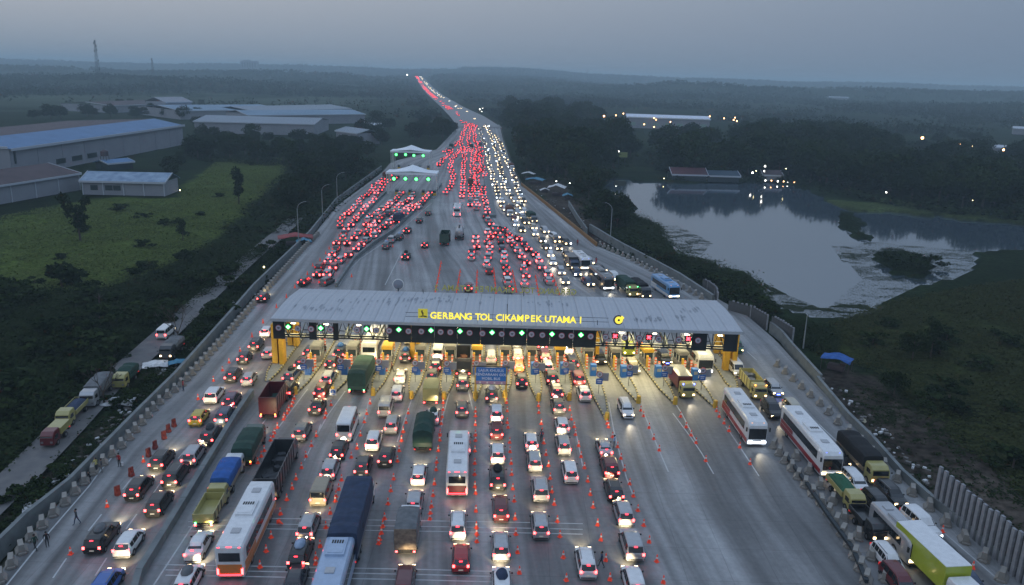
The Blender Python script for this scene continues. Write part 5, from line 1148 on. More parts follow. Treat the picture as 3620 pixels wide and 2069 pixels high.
# ---------------------------------------------------------------- cones
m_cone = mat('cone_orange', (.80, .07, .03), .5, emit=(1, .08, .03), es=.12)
cone_me = MB().loft([[(r*math.cos(2*math.pi*j/10), r*math.sin(2*math.pi*j/10), z) for j in range(10)] for r, z in ((.17, .04), (.05, .78), (.03, .8))]).mesh('traffic_cone', m_cone)
cbase = MB().box((0, 0, .025), (.42, .42, .05)).mesh('base', m_cone)
def frus(z0, z1, m, nm):
    f_ = lambda z: .17-(z-.04)*.162+.006
    return MB().loft([[(f_(z)*math.cos(2*math.pi*j/10), f_(z)*math.sin(2*math.pi*j/10), z) for j in range(10)] for z in (z0, z1)]).mesh(nm, m)
cband = frus(.38, .56, mat('cone_band', (.75, .72, .7), .4), 'white_band')
CR_ = {
 'left of the second lane': [('E', [(360, 1050), (345, 1085), (335, 1115), (310, 1150), (295, 1180), (270, 1215), (262, 1235), (208, 1310), (180, 1360), (168, 1390), (145, 1425)]), ('B', [(88, 240), (62, 290), (30, 350)])],
 'left of the white minibus lane': [('E', [(692, 1105), (645, 1180), (637, 1220)]), ('B', [(560, 105), (515, 195), (465, 292), (425, 395), (375, 495), (340, 580), (292, 682), (235, 812), (150, 1022), (105, 1148), (50, 1292)])],
 'left of the navy tarpaulin truck': [('E', [(1045, 1090), (1015, 1185), (992, 1260)]), ('B', [(958, 100), (925, 218), (875, 300), (787, 505), (762, 590), (737, 655), (731, 695), (685, 805), (645, 935), (593, 1105), (554, 1215), (553, 1262)])],
 'right of the navy tarpaulin truck': [('E', [(1390, 1180), (1370, 1265), (1345, 1340)]), ('B', [(1345, 70), (1330, 148), (1308, 240), (1292, 335), (1258, 495), (1232, 602), (1207, 720), (1175, 855), (1160, 925), (1147, 985), (1130, 1045), (1123, 1078)])],
 'left of the red and white bus': [('E', [(1707, 1085), (1705, 1150), (1697, 1215), (1688, 1275), (1678, 1365)]), ('B', [(1678, 100), (1675, 145), (1662, 240), (1647, 345), (1642, 412), (1627, 540), (1614, 645), (1600, 745), (1590, 805), (1585, 858)])],
 'right of the red and white bus': [('E', [(1998, 1165), (1998, 1205), (1997, 1285), (1998, 1375)]), ('B', [(1998, 100), (1998, 148), (1993, 242), (1992, 355), (1990, 455), (1993, 565), (2000, 625), (2002, 785), (2007, 935), (2010, 995), (2010, 1062)])],
 'right of the seventh lane': [('E', [(2280, 1085), (2285, 1160), (2286, 1265)]), ('C', [(-10, 30), (5, 165), (8, 250), (18, 355), (22, 455), (33, 585), (45, 695), (53, 855), (60, 995), (75, 1160), (92, 1345)])],
 'right of the eighth lane': [('G', [(265, 1115), (268, 1175), (290, 1275), (298, 1360)]), ('C', [(298, 75), (312, 170), (333, 275), (356, 375), (370, 490), (386, 610), (407, 725), (435, 880), (458, 1015), (489, 1205), (516, 1410)])],
 'right of the ninth lane': [('G', [(547, 1150), (562, 1235), (587, 1305)]), ('C', [(590, 25), (600, 95), (628, 195), (650, 295), (680, 395), (710, 515), (733, 635), (758, 750), (799, 910), (829, 1045), (873, 1230), (911, 1405)])],
 'at the edge of the empty lanes': [('G', [(885, 1275), (897, 1305)]), ('C', [(898, 25), (935, 115), (980, 205), (1010, 310), (1043, 415), (1090, 540), (1123, 650), (1163, 780), (1216, 915), (1266, 1065), (1334, 1240), (1394, 1430)])],
 'in the first empty lane line': [('G', [(1190, 1155), (1215, 1205)]), ('C', [(1265, 32), (1307, 132), (1357, 235)])],
 'in the second empty lane line': [('G', [(1550, 1210), (1600, 1305), (1645, 1380)]), ('C', [(1602, 25), (1645, 98), (1690, 168), (1778, 330)])],
 'in the third empty lane line': [('G', [(1875, 1160), (1900, 1210), (1943, 1270), (1988, 1340)]), ('C', [(1988, 58), (2085, 208), (2178, 358)])],
 'on the left road': [('A', [(970, 742), (640, 1172), (1298, 335)]), ('H', [(2280, 485), (2172, 615), (2073, 720), (2013, 792), (1932, 885), (1792, 1050)]), ('E', [(288, 128), (198, 220), (77, 360)])],
 'on the ramp beyond the gate': [('K', [(428, 1250), (478, 1200), (527, 1124), (593, 1075), (645, 1015), (675, 970), (707, 938), (735, 894), (765, 852), (365, 1320), (878, 1222), (1250, 950)])],
 'in the first row beyond the gate': [('K', [(1687-5.6*k, 1102+29*k) for k in range(10)])],
 'in the second row beyond the gate': [('K', [(1860-5.5*k, 1180+32*k) for k in range(7)])],
 'in the third row beyond the gate': [('K', [(2014-1.5*k, 1185+30*k) for k in range(7)])],
 'in the fourth row beyond the gate': [('K', [(2163+3*k, 1160+30*k) for k in range(8)])],
 'in the fifth row beyond the gate': [('L', [(30+6*k, 1180+30*k) for k in range(7)])],
 'in the sixth row beyond the gate': [('L', [(238+6*k, 1230+32*k) for k in range(6)])],
 'in the seventh row beyond the gate': [('L', [(395+14*k, 1220+40*k) for k in range(5)])],
 'on the right shoulder': [('D', [(1615, 970), (1890, 1300)]), ('L', [(1150+10*k, 870+20*k) for k in range(0)])]}
for where, lst in CR_.items():
    k = 0
    pts = [cr(cc, x, y) for cc, ps in lst for x, y in ps]; pts.sort(key=lambda q_: -q_[1])
    for px, py in pts:
        k += 1; P = g(px, py+2)
        nm = f'orange cone, {ordn(k)} from near end, {where}' if len(pts) > 2 else f'{"nearer" if k == 1 else "farther"} orange cone {where}'
        o = ob('traffic_cone', cone_me, None, P, random.uniform(0, 1.5)); tag(o, nm, 'traffic cone', 'orange traffic cones on the plaza')
        if py < 1050: o.scale = (1.0, 1.0, 1.0)
        else: o.scale = (.95, .95, 1.0)
        ob('base', cbase, o)
        if py > 1200: ob('white_band', cband, o)
P = g(*cr('B', 215, 893)); o = ob('traffic_cone', cone_me, None, P+[0, 0, .2]); o.rotation_euler = (math.pi/2, 0, .9); tag(o, 'orange traffic cone lying on its side on the cross lines', 'traffic cone', 'orange traffic cones on the plaza'); ob('base', cbase, o)
# red water barriers on the left road
wb = MB().loft([[(x, y, z) for x, z in ((-.3*k, 0), (.3*k, 0), (.28*k, .25), (.16*k, .5), (.1*k, 1.05), (-.1*k, 1.05), (-.16*k, .5), (-.28*k, .25))] for y, k in ((-.3, .4), (-.2, 1.0), (.2, 1.0), (.3, .4))]).mesh('water_barrier', mat('barrier_red', (.2, .025, .018), .6, noise=(.12, .018, .014), nscale=2))
lst = [('A', 1065, 638), ('A', 1190, 467), ('A', 1345, 290), ('A', 1405, 222), ('A', 1485, 132), ('A', 1525, 70), ('H', 1575, 1300)]
for k, (a, x, y) in enumerate(lst):
    P = g(*cr(a, x, y)); o = ob('water_barrier', wb, None, P, -.5+random.uniform(-.2, .2)); tag(o, f'red plastic barrier, {ordn(k+1)} from near end on the left road', 'barrier', 'red plastic barriers on the left road')
# ---------------------------------------------------------------- concrete blocks and parapets
m_blk = mat('block_concrete', (.27, .26, .235), .85, noise=(.22, .2, .18), nscale=1.2, bump=.5); m_wall = mat('parapet_concrete', (.2, .22, .22), .85, noise=(.13, .145, .15), nscale=.7, bump=.4)
blk = MB().loft([[(x, y, z) for x, z in ((-.42, 0), (.42, 0), (.4, .14), (.2, .4), (.17, .9), (-.17, .9), (-.2, .4), (-.4, .14))] for y in (-.55, .55)]).box((0, 0, .12), (.5, 1.5, .18)).mesh('concrete_block', m_blk)
def blocks(P, step, where, turn=0, scale=1.0, kind='concrete barrier block'):
    for k, (p, d) in enumerate(walk(P, step)):
        o = ob('concrete_block', blk, None, p, math.atan2(d[1], d[0])-math.pi/2+turn+random.uniform(-.12, .12)); o.scale = (scale*1.15, scale, scale)
        tag(o, f'concrete block, {ordn(k+1)} from near end {where}', 'barrier', f'concrete blocks {where}')
blocks(gp([(2, 2050), (40, 2000), (110, 1905), (168, 1840), (240, 1770), (330, 1672), (440, 1570), (560, 1430), (640, 1365), (800, 1190), (930, 1040), (1070, 885), (1125, 830)]), 2.15, 'of the row on the left road edge', .45, 1.1)
blocks(cc_('D', (2150, 1400), (2110, 1350), (1960, 1190), (1780, 1030), (1620, 880), (1470, 740), (1330, 620), (1240, 540), (800, 110), (700, 20))+cc_('I', (610, 1210), (540, 1130), (385, 990), (255, 870), (110, 740)), 3.1, 'of the row on the right road edge', -.5, 1.15)
blocks(cc_('D', (925, 1420), (870, 1300), (775, 1100), (660, 905), (540, 748), (410, 605), (305, 475), (190, 335), (90, 205)), 1.95, 'of the row edging the empty lanes', -.45, 1.15)
blocks(cc_('D', (1090, 1400), (1040, 1300), (940, 1150), (840, 1010), (720, 860), (600, 680), (480, 530), (380, 400), (270, 290)), 3.4, 'of the row edging the right road', -.45, 1.1)
blocks([Lc(x, y) for x, y in ()] or gp([Lc(x, y) for x, y in ((1740, 1420), (1650, 1370), (1540, 1310), (1400, 1235), (1230, 1140), (1080, 1060), (940, 1000), (800, 930))]), 2.7, 'of the row on the far right road edge', -.5, 1.2)
def wall(P, h, th, name, label, m, cat='wall', panel=None, base=-.9, pname='panel'):
    """a wall of separate panels"""
    r = empty(name, P[0], 0, label, cat); L_ = sum(np.linalg.norm(b-a) for a, b in zip(P, P[1:])); n = 0
    for a, b in zip(P, P[1:]):
        ln = np.linalg.norm(b-a); d = (b-a)/ln; k = max(1, round(ln/(panel or 6)))
        for i in range(k):
            q_ = a+d*ln*(i+.5)/k-P[0]; key = (name, round(ln/k, 2))
            if key not in BOXM: BOXM[key] = MB().box((0, 0, (h+base)/2), (th, ln/k-.04, h-base)).box((0, 0, h+.03), (th+.1, ln/k-.06, .08)).mesh(pname, m)
            ob(pname, BOXM[key], r, q_, math.atan2(d[1], d[0])-math.pi/2); n += 1
            if n > 295: return r
    return r
wall(gp([(-60, 2010), (0, 1945), (95, 1850), (250, 1725), (488, 1478), (620, 1345), (830, 1105), (900, 1022), (1095, 832), (1189, 713), (1349, 595)]), 1.15, .35, 'parapet', 'long grey concrete parapet along the left road edge', m_wall)
wall(gp([(475, 2120), (495, 2045), (650, 1790), (830, 1490), (892, 1398)]), .95, .5, 'divider', 'thick concrete divider between the left road and toll lanes', m_wall, 'barrier', base=0)
wall(gp([(3700, 2130), (3618, 2062), (3430, 1890), (3286, 1778), (3188, 1690), (3079, 1565), (2993, 1480), (2888, 1352)]), 1.0, .35, 'parapet', 'grey concrete parapet along the right road below the muddy slope', m_wall)
wall(gp([(1189, 1016), (1252, 922), (1320, 866), (1388, 822), (1470, 745), (1541, 680), (1560, 655)]), .9, .4, 'divider', 'dark divider wall curving up beside the packed tent queue', m_wall, 'barrier', base=0)
wall(gp([(1265, 786), (1310, 735), (1365, 684)]), .9, .5, 'divider', 'short divider wall between two queues at the tents', m_wall, 'barrier', base=0)
wall(gp([(1742, 770), (1728, 690), (1718, 617), (1708, 540), (1703, 500), (1697, 455)]), .8, 2.2, 'median_wall', 'straight median between the red and the white light streams', m_wall, 'barrier', base=0)
wall(gp([(3060, 2080), (3010, 1960), (2930, 1850), (2850, 1730), (2770, 1620)]), .8, .3, 'guard_rail', 'low dark rail between the two block rows on the right', m_dark, 'guard rail', base=.5)
m_oran = mat('orange_net', (.30, .14, .03), .8, noise=(.16, .09, .03), nscale=3)
wall(gp([(2110, 872), (1964, 752), (1900, 700), (1843, 655)]), 1.0, .25, 'orange_fence', 'rusty orange barrier fence along the far right road edge', m_oran, 'fence', panel=2.4, base=0)
wall(gp([(2520, 1065), (2400, 985), (2290, 925), (2190, 872), (2085, 808)]), 1.3, .5, 'retaining_wall', 'pale retaining wall above the lake slope', m_wall)
wall(gp([(2075, 820), (2040, 770), (2010, 720)]), 1.0, .3, 'retaining_wall', 'thin pale wall behind the orange fence', m_wall)
wall(gp([(2900, 1352), (2800, 1240), (2760, 1190), (2722, 1160)]), 1.2, .35, 'parapet', 'short parapet right of the toll gate near the lamp post', m_wall)
# sheet piles
m_pile = mat('pile_concrete', (.30, .31, .33), .8, noise=(.2, .2, .22), nscale=1.5, bump=.3); m_pile2 = mat('pile_dark', (.08, .085, .09), .85, noise=(.05, .05, .055), nscale=1)
def piles(P, h, step, label, lean=0):
    r = empty('sheet_pile_wall', P[0], 0, label, 'wall'); k = 0
    pm = MB().box((0, 0, h/2-.5), (.26, .42, h+1)).mesh('pile', m_pile); pp = MB().box((0, 0, h/2-.6), (.1, step+.02, h+.7)).mesh('pile_panel', m_pile2)
    for p, d in walk(P, step):
        a = math.atan2(d[1], d[0])-math.pi/2; o = ob('pile', pm, r, p-P[0], a); o.scale = (1, 1, random.uniform(.94, 1.05)); ob('pile_panel', pp, r, p-P[0]+d*step/2-np.array([d[1], -d[0], 0])*.16, a)
    tp = MB()
    return r
piles(gp([(3302, 1790), (3370, 1845), (3450, 1915), (3530, 1990), (3640, 2095)]), 4.6, .88, 'tall ribbed concrete pile wall at the lower right edge of the road')
piles([g(x, y) for x, y in ((2710, 1150), (2660, 1120), (2590, 1100))], 2.2, 1.0, 'ribbed pile wall just right of the toll gate roof')
piles([g(x, y) for x, y in ((2800, 1205), (2760, 1180), (2735, 1165))], 2.6, .9, 'short ribbed pile wall near the tall right lamp post')
piles([g(x, y) for x, y in ((2535, 1075), (2530, 1050), (2505, 1030), (2490, 1022))], 2.4, .9, 'ribbed pile wall behind the right end of the gate')
# ---------------------------------------------------------------- street lamps
m_pole = mat('lamp_pole', (.3, .32, .33), .5, .4)
def street_lamp(base, head, label, z0=0, arm=True, group='curved street lamps along the highway'):
    B = g(*base, z0); zt = top_z(B, *head); H_ = np.array(xz(head[0], head[1], B[1])); r = empty('street_lamp', B, 0, label, 'street lamp', group)
    dx = H_[0]-B[0]; h = H_[2]-B[2]
    if arm:
        pts = [(0, 0, 0), (0, 0, h*.82)]+[(dx*(1-math.cos(a)), 0, h*.82+(h*.18)*math.sin(a)) for a in np.linspace(.2, math.pi/2, 5)]
        MB().tube(pts, [.13, .1]+[.07]*5, 7).obj('pole', m_pole, r); MB().box((dx, 0, h), (.7, .3, .14)).obj('lamp_head', m_trim, r)
    else: MB().tube([(0, 0, 0), (dx, 0, h)], [.14, .06], 7).obj('pole', m_pole, r)
street_lamp((1056, 862), (1088, 712), 'unlit curved street lamp nearest on the left road edge'); street_lamp((1141, 778), (1168, 652), 'unlit curved street lamp, middle one on the left road edge'); street_lamp((1193, 727), (1222, 609), 'unlit curved street lamp, farthest on the left road edge')
street_lamp((2157, 852), (2135, 716), 'unlit curved street lamp by the lake slope'); street_lamp((2839, 1232), (2854, 1112), 'tall thin lamp post right of the toll gate', arm=False)
# ---------------------------------------------------------------- small ramp gates (white tents) with green lights
m_tent = mat('tent_white', (.80, .83, .86), .6, noise=(.7, .74, .78), nscale=.4)
def tent(lx, rx, apx, apy, ey, by, lights, label, legs):
    Lp = g(lx, by); yy_ = Lp[1]; e1, e2, ap = xz(lx, ey, yy_), xz(rx, ey+3, yy_), xz(apx, apy, yy_+3); W_ = e2[0]-e1[0]; ze = (e1[2]+e2[2])/2
    cx = (e1[0]+e2[0])/2; r = empty('ramp_gate_canopy', (cx, yy_, 0), 0, label, 'toll gate', 'white peaked ramp toll canopies')
    D = 9.0; rows_ = []
    for iy in range(9):
        t = iy/8; ky = 1-abs(2*t-1); row = []
        for ix in range(17):
            s = ix/16; kx = 1-abs(2*s-1); hgt = min(kx, 1)**1.35*(ap[2]-ze)*(.25+.75*ky**.8)+.1*math.sin(math.pi*s*4)*ky
            row.append((-W_/2+W_*s, -1+D*t, ze+hgt))
        rows_.append(row)
    mb = MB(); mb.loft(rows_, cap=False, closed=False); mb.loft([[(x, y, z-.15) for x, y, z in rw] for rw in rows_], cap=False, closed=False)
    mb.box((0, -1.02, ze-.35), (W_, .1, .75)).box((-W_/2, D/2-1, ze-.3), (.1, D, .7)).box((W_/2, D/2-1, ze-.3), (.1, D, .7)).box((0, D-1, ze-.3), (W_, .1, .7)); mb.obj('roof', m_tent, r)
    for sx in legs:
        for dy in (0, D-2.2): MB().tube([(sx*W_, dy, 0), (sx*W_, dy, ze)], .14, 7).obj('leg', m_white, r)
    for k, (x, y) in enumerate(lights):
        p = xz(x, y, yy_-.4); s = empty('lane_signal', p, 0, f'green round signal, {ordn(k+1)} from left under the {"nearer" if by > 620 else "farther"} white canopy', 'signal', 'green signals of the ramp canopies')
        MB().loft([[(rr*math.cos(2*math.pi*j/14), dy, rr*math.sin(2*math.pi*j/14)) for j in range(14)] for rr, dy in ((.5, 0), (.62, -.15), (.5, -.3), (.1, -.34))]).obj('green_lamp', mat('signal_green_far', (.1, 1, .4), emit=(.10, 1.0, .2), es=4, sample=True), s); MB().box((0, .1, 0), (1.5, .15, 1.5)).obj('signal_box', m_black, s)
    # booths
    for k, sx in enumerate((-.28, -.02, .24, .46)):
        b = empty('toll_booth', (cx+sx*W_, yy_-1.5, 0), 0, f'small yellow booth, {ordn(k+1)} from left under the {"nearer" if by > 620 else "farther"} white canopy', 'toll booth', 'booths of the ramp canopies')
        MB().box((0, 0, .6), (1.1, 2.2, 1.2)).obj('wall', m_yel, b); MB().box((0, 0, 1.6), (1.0, 2.1, .8)).obj('window', m_glass, b); MB().box((0, 0, 2.1), (1.2, 2.4, .2)).obj('roof', m_kerb, b); MB().box((0, -3.5, .12), (1.3, 5, .24)).obj('island', m_kerb, b)
tent(1365, 1545, 1459, 583, 609, 686, [cr('K', x, y) for x, y in ((1260, 338), (1365, 338), (1462, 342), (1572, 343))], 'white peaked canopy over the ramp lanes, the nearer of two', (-.49, -.46, .49))
tent(1381, 1521, 1455, 513, 533, 597, [cr('K', x, y) for x, y in ((1281, 120), (1366, 120), (1441, 128), (1525, 130))], 'white peaked canopy over the ramp lanes, the farther of two', (-.49, -.45, .49))
# ---------------------------------------------------------------- buildings on the left
m_bluer = mat('blue_roof_sheet', (.085, .19, .35), .5, noise=(.065, .15, .28), nscale=.15, bump=.1, spec=.15); m_brr = mat('brown_roof_sheet', (.10, .075, .08), .7, noise=(.07, .055, .06), nscale=.2, spec=.1); m_fac = mat('factory_wall', (.26, .27, .30), .8, noise=(.22, .23, .26), nscale=.15)
m_trimw = mat('gutter_white', (.42, .45, .5), .6); m_win2 = mat('dark_window', (.03, .045, .05), .3)
A_, B_ = g(58, 628, -1), g(649, 512, -1); dv = (B_-A_)/np.linalg.norm(B_-A_); nv = np.array([-dv[1], dv[0], 0])  # away from camera
if nv[1] < 0: nv = -nv
A_ = A_-dv*2; Lw = np.linalg.norm(B_-A_); hw_ = 11.5; rzf = math.atan2(dv[1], dv[0])
fac = empty('factory_hall', A_, rzf, 'long factory hall with grey panel walls and a sloping blue roof', 'factory')
def inv(P): v = P-A_; return np.array([v@dv, v@nv, v[2]])
npan = 9
for i in range(npan): MB().box((Lw*(i+.5)/npan, 0, hw_/2), (Lw/npan-.25, .3, hw_)).obj('wall_panel', m_fac, fac)
MB().box((Lw/2, .25, hw_/2), (Lw-.3, .1, hw_)).obj('wall_backing', m_win2, fac)
nroof = 12; sw, dp = Lw/nroof, 16.0
for i in range(nroof):
    x0, x1 = sw*i+.03, sw*(i+1)-.03; MB().loft([[(x, -1.2, hw_-.1), (x, dp, hw_+3.3), (x, dp, hw_+3.05), (x, -1.2, hw_-.35)] for x in (x0, x1)]).obj('roof_sheet', m_bluer, fac)
MB().box((Lw/2, -1.3, hw_-.25), (Lw+1.5, .3, 1.1)).box((-1.0, dp/2, hw_+.6), (.4, dp, .9)).obj('gutter', m_trimw, fac)
for i in range(14):
    x0, x1 = Lw/14*i, Lw/14*(i+1)-1.1; MB().loft([[(x, dp+.3, hw_+3.2), (x, dp+52, hw_+.5), (x, dp+52, hw_+.2), (x, dp+.3, hw_+2.9)] for x in (x0, x1)]).obj('roof_panel', m_brr, fac); MB().loft([[(x, dp+.3, hw_+3.18), (x, dp+52, hw_+.48), (x, dp+52, hw_+.2), (x, dp+.3, hw_+2.9)] for x in (x1+.1, x1+.8)]).obj('roof_light', m_trimw, fac)
MB().box((-.1, 24, hw_/2), (.3, 48, hw_)).box((Lw+.1, 34, hw_/2), (.3, 68, hw_)).obj('end_wall', m_fac, fac)
for x, w__ in ((.21, 7), (.29, 8), (.37, 8)): MB().box((Lw*x, -.25, 3.4), (w__, .2, 2.2)).obj('window', m_win2, fac)
MB().box((2.5, -.3, 8), (1.0, .3, 5)).obj('downpipe', m_win2, fac)
# brown roofed building, lower left
P0, P1 = g(-260, 770, -1), g(283, 672, -1)
def shed(a, b, depth, h, rise, name, label, roofm, wallm, side=1, posts=None, over=.8, ridge=True, cat='building'):
    d = (b-a)/np.linalg.norm(b-a); L_ = np.linalg.norm(b-a); r = empty(name, a, math.atan2(d[1], d[0]), label, cat)
    MB().box((L_/2, 0, h/2), (L_, .25, h)).obj('wall', wallm, r); MB().box((0, depth/2, h/2), (.25, depth, h)).obj('wall', wallm, r); MB().box((L_, depth/2, h/2), (.25, depth, h)).obj('wall', wallm, r)
    k = max(1, int(L_/8)); md_ = depth/2 if ridge else depth
    for i in range(k):
        x0, x1 = -over+(L_+2*over)*i/k+.02, -over+(L_+2*over)*(i+1)/k-.02
        MB().loft([[(x, -over, h-.05), (x, md_, h+rise), (x, md_, h+rise-.2), (x, -over, h-.25)] for x in (x0, x1)]).obj('roof_sheet', roofm, r)
        if ridge: MB().loft([[(x, depth+over, h-.05), (x, md_+.02, h+rise), (x, md_+.02, h+rise-.2), (x, depth+over, h-.25)] for x in (x0, x1)]).obj('roof_sheet', roofm, r)
    mb = MB().box((L_/2, -over-.05, h-.25), (L_+2*over, .15, .7))
    for ex in (-over, L_+over): mb.loft([[(ex-.1, -over, h-.45), (ex+.1, -over, h-.45), (ex+.1, -over, h+.12), (ex-.1, -over, h+.12)], [(ex-.1, md_, h+rise-.4), (ex+.1, md_, h+rise-.4), (ex+.1, md_, h+rise+.15), (ex-.1, md_, h+rise+.15)]])
    mb.obj('fascia', m_trimw, r)
    if posts:
        for i in range(posts+1): MB().box((L_*i/posts, -.25, h/2), (.3, .3, h)).obj('column', m_trimw, r)
    return r, d, L_
shed(P0, P1, 26, 6.2, 3.0, 'workshop', 'low workshop with brown roof edged in white at the left edge', m_brr, m_fac, posts=6)
r_, d_, l_ = shed(g(296, 688, -1), g(583, 694, -1), 13, 5.0, 2.6, 'site_office', 'small grey building with patchy pale blue roof in the field', mat('patchy_roof', (.24, .33, .43), .5, noise=(.09, .16, .26), nscale=.35), m_fac, posts=4)
for x in (.14, .32, .42): MB().box((l_*x, -.16, 2.6), (l_*.09, .1, 1.8)).obj('window', m_win2, r_)
P = g(375, 600, -1); wt_ = empty('water_tower', P, 0, 'small water tank on thin legs before the factory wall', 'water tower')
for sx in (-1, 1):
    for sy in (-1, 1): MB().tube([(sx*1.3, sy*1.3, 0), (sx*1.2, sy*1.2, 6)], .1, 5).obj('leg', m_dark, wt_)
MB().tube([(0, 0, 6), (0, 0, 8), (0, 0, 8.8)], [1.6, 1.6, .2], 12).obj('tank', m_brr, wt_)
shed(g(385, 604, -1), g(470, 596, -1), 9, 3.2, 1.2, 'open_shelter', 'small dark blue roofed shelter beside the factory wall', m_bluer, m_win2)
m_gr = mat('grey_roof_sheet', (.18, .22, .26), .6, noise=(.19, .23, .28), nscale=.05); m_gr2 = mat('pale_blue_roof_sheet', (.18, .27, .36), .6, noise=(.14, .22, .3), nscale=.05, spec=.2)
for (a, b, dp_, h, lab, rm) in (((690, 470), (1110, 480), 60, 8, 'wide grey factory roof nearest beyond the left trees', m_gr), ((880, 443), (1290, 436), 50, 8, 'wide pale factory roof in front of the far fields', m_gr2), ((640, 425), (1000, 418), 90, 8, 'broad blue grey factory roof in the left middle distance', m_gr2), ((900, 425), (1240, 412), 60, 8, 'grey factory roof with a long ridge, left middle distance', m_gr),
                                ((1190, 500), (1265, 512), 16, 7, 'grey gabled shed among trees left of the far tent', m_gr), ((1285, 460), (1335, 462), 14, 4, 'small pale roof in the left trees', m_trimw), ((400, 400), (640, 388), 60, 7, 'long low roofs behind the blue roofed factory hall', m_brr), ((590, 408), (680, 405), 30, 12, 'pale block standing right behind the factory hall', m_fac)):
    shed(g(*a, -1), g(*b, -1), dp_, h, h*.35, 'warehouse', lab, rm, m_fac)
P = gterr(457, 312); Pb = gterr(560, 312); shed(P, Pb, 30, 10, 4, 'warehouse', 'lone white roof among hazy trees far left', mat('bright_roof', (.7, .73, .75), .5), m_fac)
# right distance
a, b = g(2215, 452, -1), g(2506, 462, -1); r_, d_, l_ = shed(a, b, 34, 10, 2.5, 'warehouse', 'long white warehouse with a bright ribbed roof beyond the lake woods', mat('lit_roof', (.62, .66, .75), .5), m_fac)
for i in range(16): MB().box((l_*(i+.5)/16, -.95, 10.2), (l_/22, .1, .9)).obj('roof_vent', m_white, r_)
for i in range(7): MB().box((l_*(i+.5)/7, -.2, 4), (l_/14, .1, 3)).obj('door', mat('door_green', (.2, .3, .25), .6), r_)
shed(g(2130, 462, -1), g(2185, 464, -1), 14, 8, 2, 'hall', 'small pale hall lit orange left of the long white warehouse', m_trimw, mat('warm_wall', (.5, .35, .28), .7))
shed(g(3500, 545, -1), g(3600, 552, -1), 16, 5, 1.5, 'house', 'pale low house with a lamp at the right edge', m_trimw, m_fac)
for a, b, lab in (((2930, 352), (3000, 354), 'tiny pale roof far right below the ridge'), ((3370, 388), (3390, 388), 'tiny white house on the far right plain'), ((3540, 408), (3590, 410), 'small white roofs at the far right'), ((3580, 475), (3640, 478), 'pale roof line at the right edge above trees')):
    shed(gterr(*a), gterr(*b), 14, 6, 2, 'house', lab, m_trimw, m_fac)
shed(g(2378, 640, -1.4), g(2495, 643, -1.4), 12, 3.2, 2.6, 'lakeside_restaurant', 'red roofed lakeside building under the dark trees', mat('shaded_red_roof', (.085, .025, .03), .8, noise=(.05, .02, .025), nscale=.3), m_win2)  # roof and wall colours darkened to carry the dusk shade
shed(g(2500, 643, -1.4), g(2610, 646, -1.4), 12, 3.0, 1.8, 'lakeside_restaurant', 'blue roofed lakeside building right of the red roof', mat('shaded_blue_roof', (.03, .055, .08), .8), m_win2)  # dusk shade put into these roof and wall colours too
shed(g(2700, 640, -1.4), g(2760, 642, -1.4), 10, 3.0, 1.8, 'lakeside_restaurant', 'low lakeside hall with a row of warm lamps', m_brr, m_fac)
P = gterr(880, 262); P[2] = terrain_z(P[0], P[1]) if False else P[2]
d = ray(882, 216); t = 3900/d[1]; zt = CZ+d[2]*t; tb = empty('apartment_block', (d[0]*t, 3900, 30), 0, 'single large block on the hazy skyline, far left', 'building')
MB().box((0, 0, (zt-30)/2), (78, 30, zt-30)).obj('wall', m_fac, tb); MB().box((-12, 0, zt-30+2), (36, 20, 4)).obj('roof', m_fac, tb)
for i in range(6): MB().box((-30+12*i, -15.2, (zt-30)*.6), (6, .3, (zt-30)*.5)).obj('window', m_win2, tb)
# shacks and tarps
m_tb = mat('tarp_blue', (.04, .22, .55), .7, noise=(.05, .3, .62), nscale=2, bump=.5); m_tc = mat('tarp_cyan', (.08, .26, .38), .7, noise=(.05, .18, .28), nscale=1.5, bump=.5); m_tw = mat('tarp_white', (.5, .54, .58), .8, noise=(.36, .4, .45), nscale=1.5, bump=.5); m_tr = mat('tarp_red', (.3, .05, .05), .8, noise=(.18, .04, .04), nscale=1)
def tarp(px, py, w, l, h, m, label, rz=0, z0=-.9, rise=.8, name='tarp_shelter', posts=True):
    B = g(px, py, z0); r = empty(name, B, rz, label, 'shelter' if posts else 'tarp'); R = random.Random(int(px)); rows_ = []
    for i in range(7):
        row = []
        for j in range(7):
            s, t = i/6, j/6; row.append(((s-.5)*w, (t-.5)*l, h+rise*(1-abs(2*s-1))+R.uniform(-.12, .12)-(.2 if j in (0, 6) else 0)))
        rows_.append(row)
    mb = MB(); mb.loft(rows_, cap=False, closed=False); mb.loft([[(x, y, z-.06) for x, y, z in rw] for rw in rows_], cap=False, closed=False)
    o = mb.obj('tarpaulin', m, r)
    if posts:
        for sx in (-.46, .46):
            for sy in (-.46, .46): MB().tube([(sx*w, sy*l, 0), (sx*w, sy*l, h+.05)], .05, 5).obj('post', m_brr, r)
        MB().box((0, 0, .4), (w*.55, l*.5, .8)).box((w*.2, l*.1, .95), (w*.2, l*.2, .3)).obj('table', m_brr, r)
tarp(2955, 1305, 4.6, 3.0, 2.0, m_tb, 'bright blue tarp shelter on the slope right of the gate', -.6, rise=.5)
tarp(1045, 865, 9, 5, 2.2, m_tr, 'red tarp shelter between service road and left road', .3); tarp(1075, 872, 4, 3, 1.6, m_tc, 'blue green tarp below the red shelter', .3)
tarp(1892, 650, 8, 5, 2.0, m_tc, 'crumpled blue tarps beside the oncoming stream', -.3); tarp(1868, 632, 6, 3, 2.4, m_tw, 'pale tarp strip left of the blue tarps', -.3)
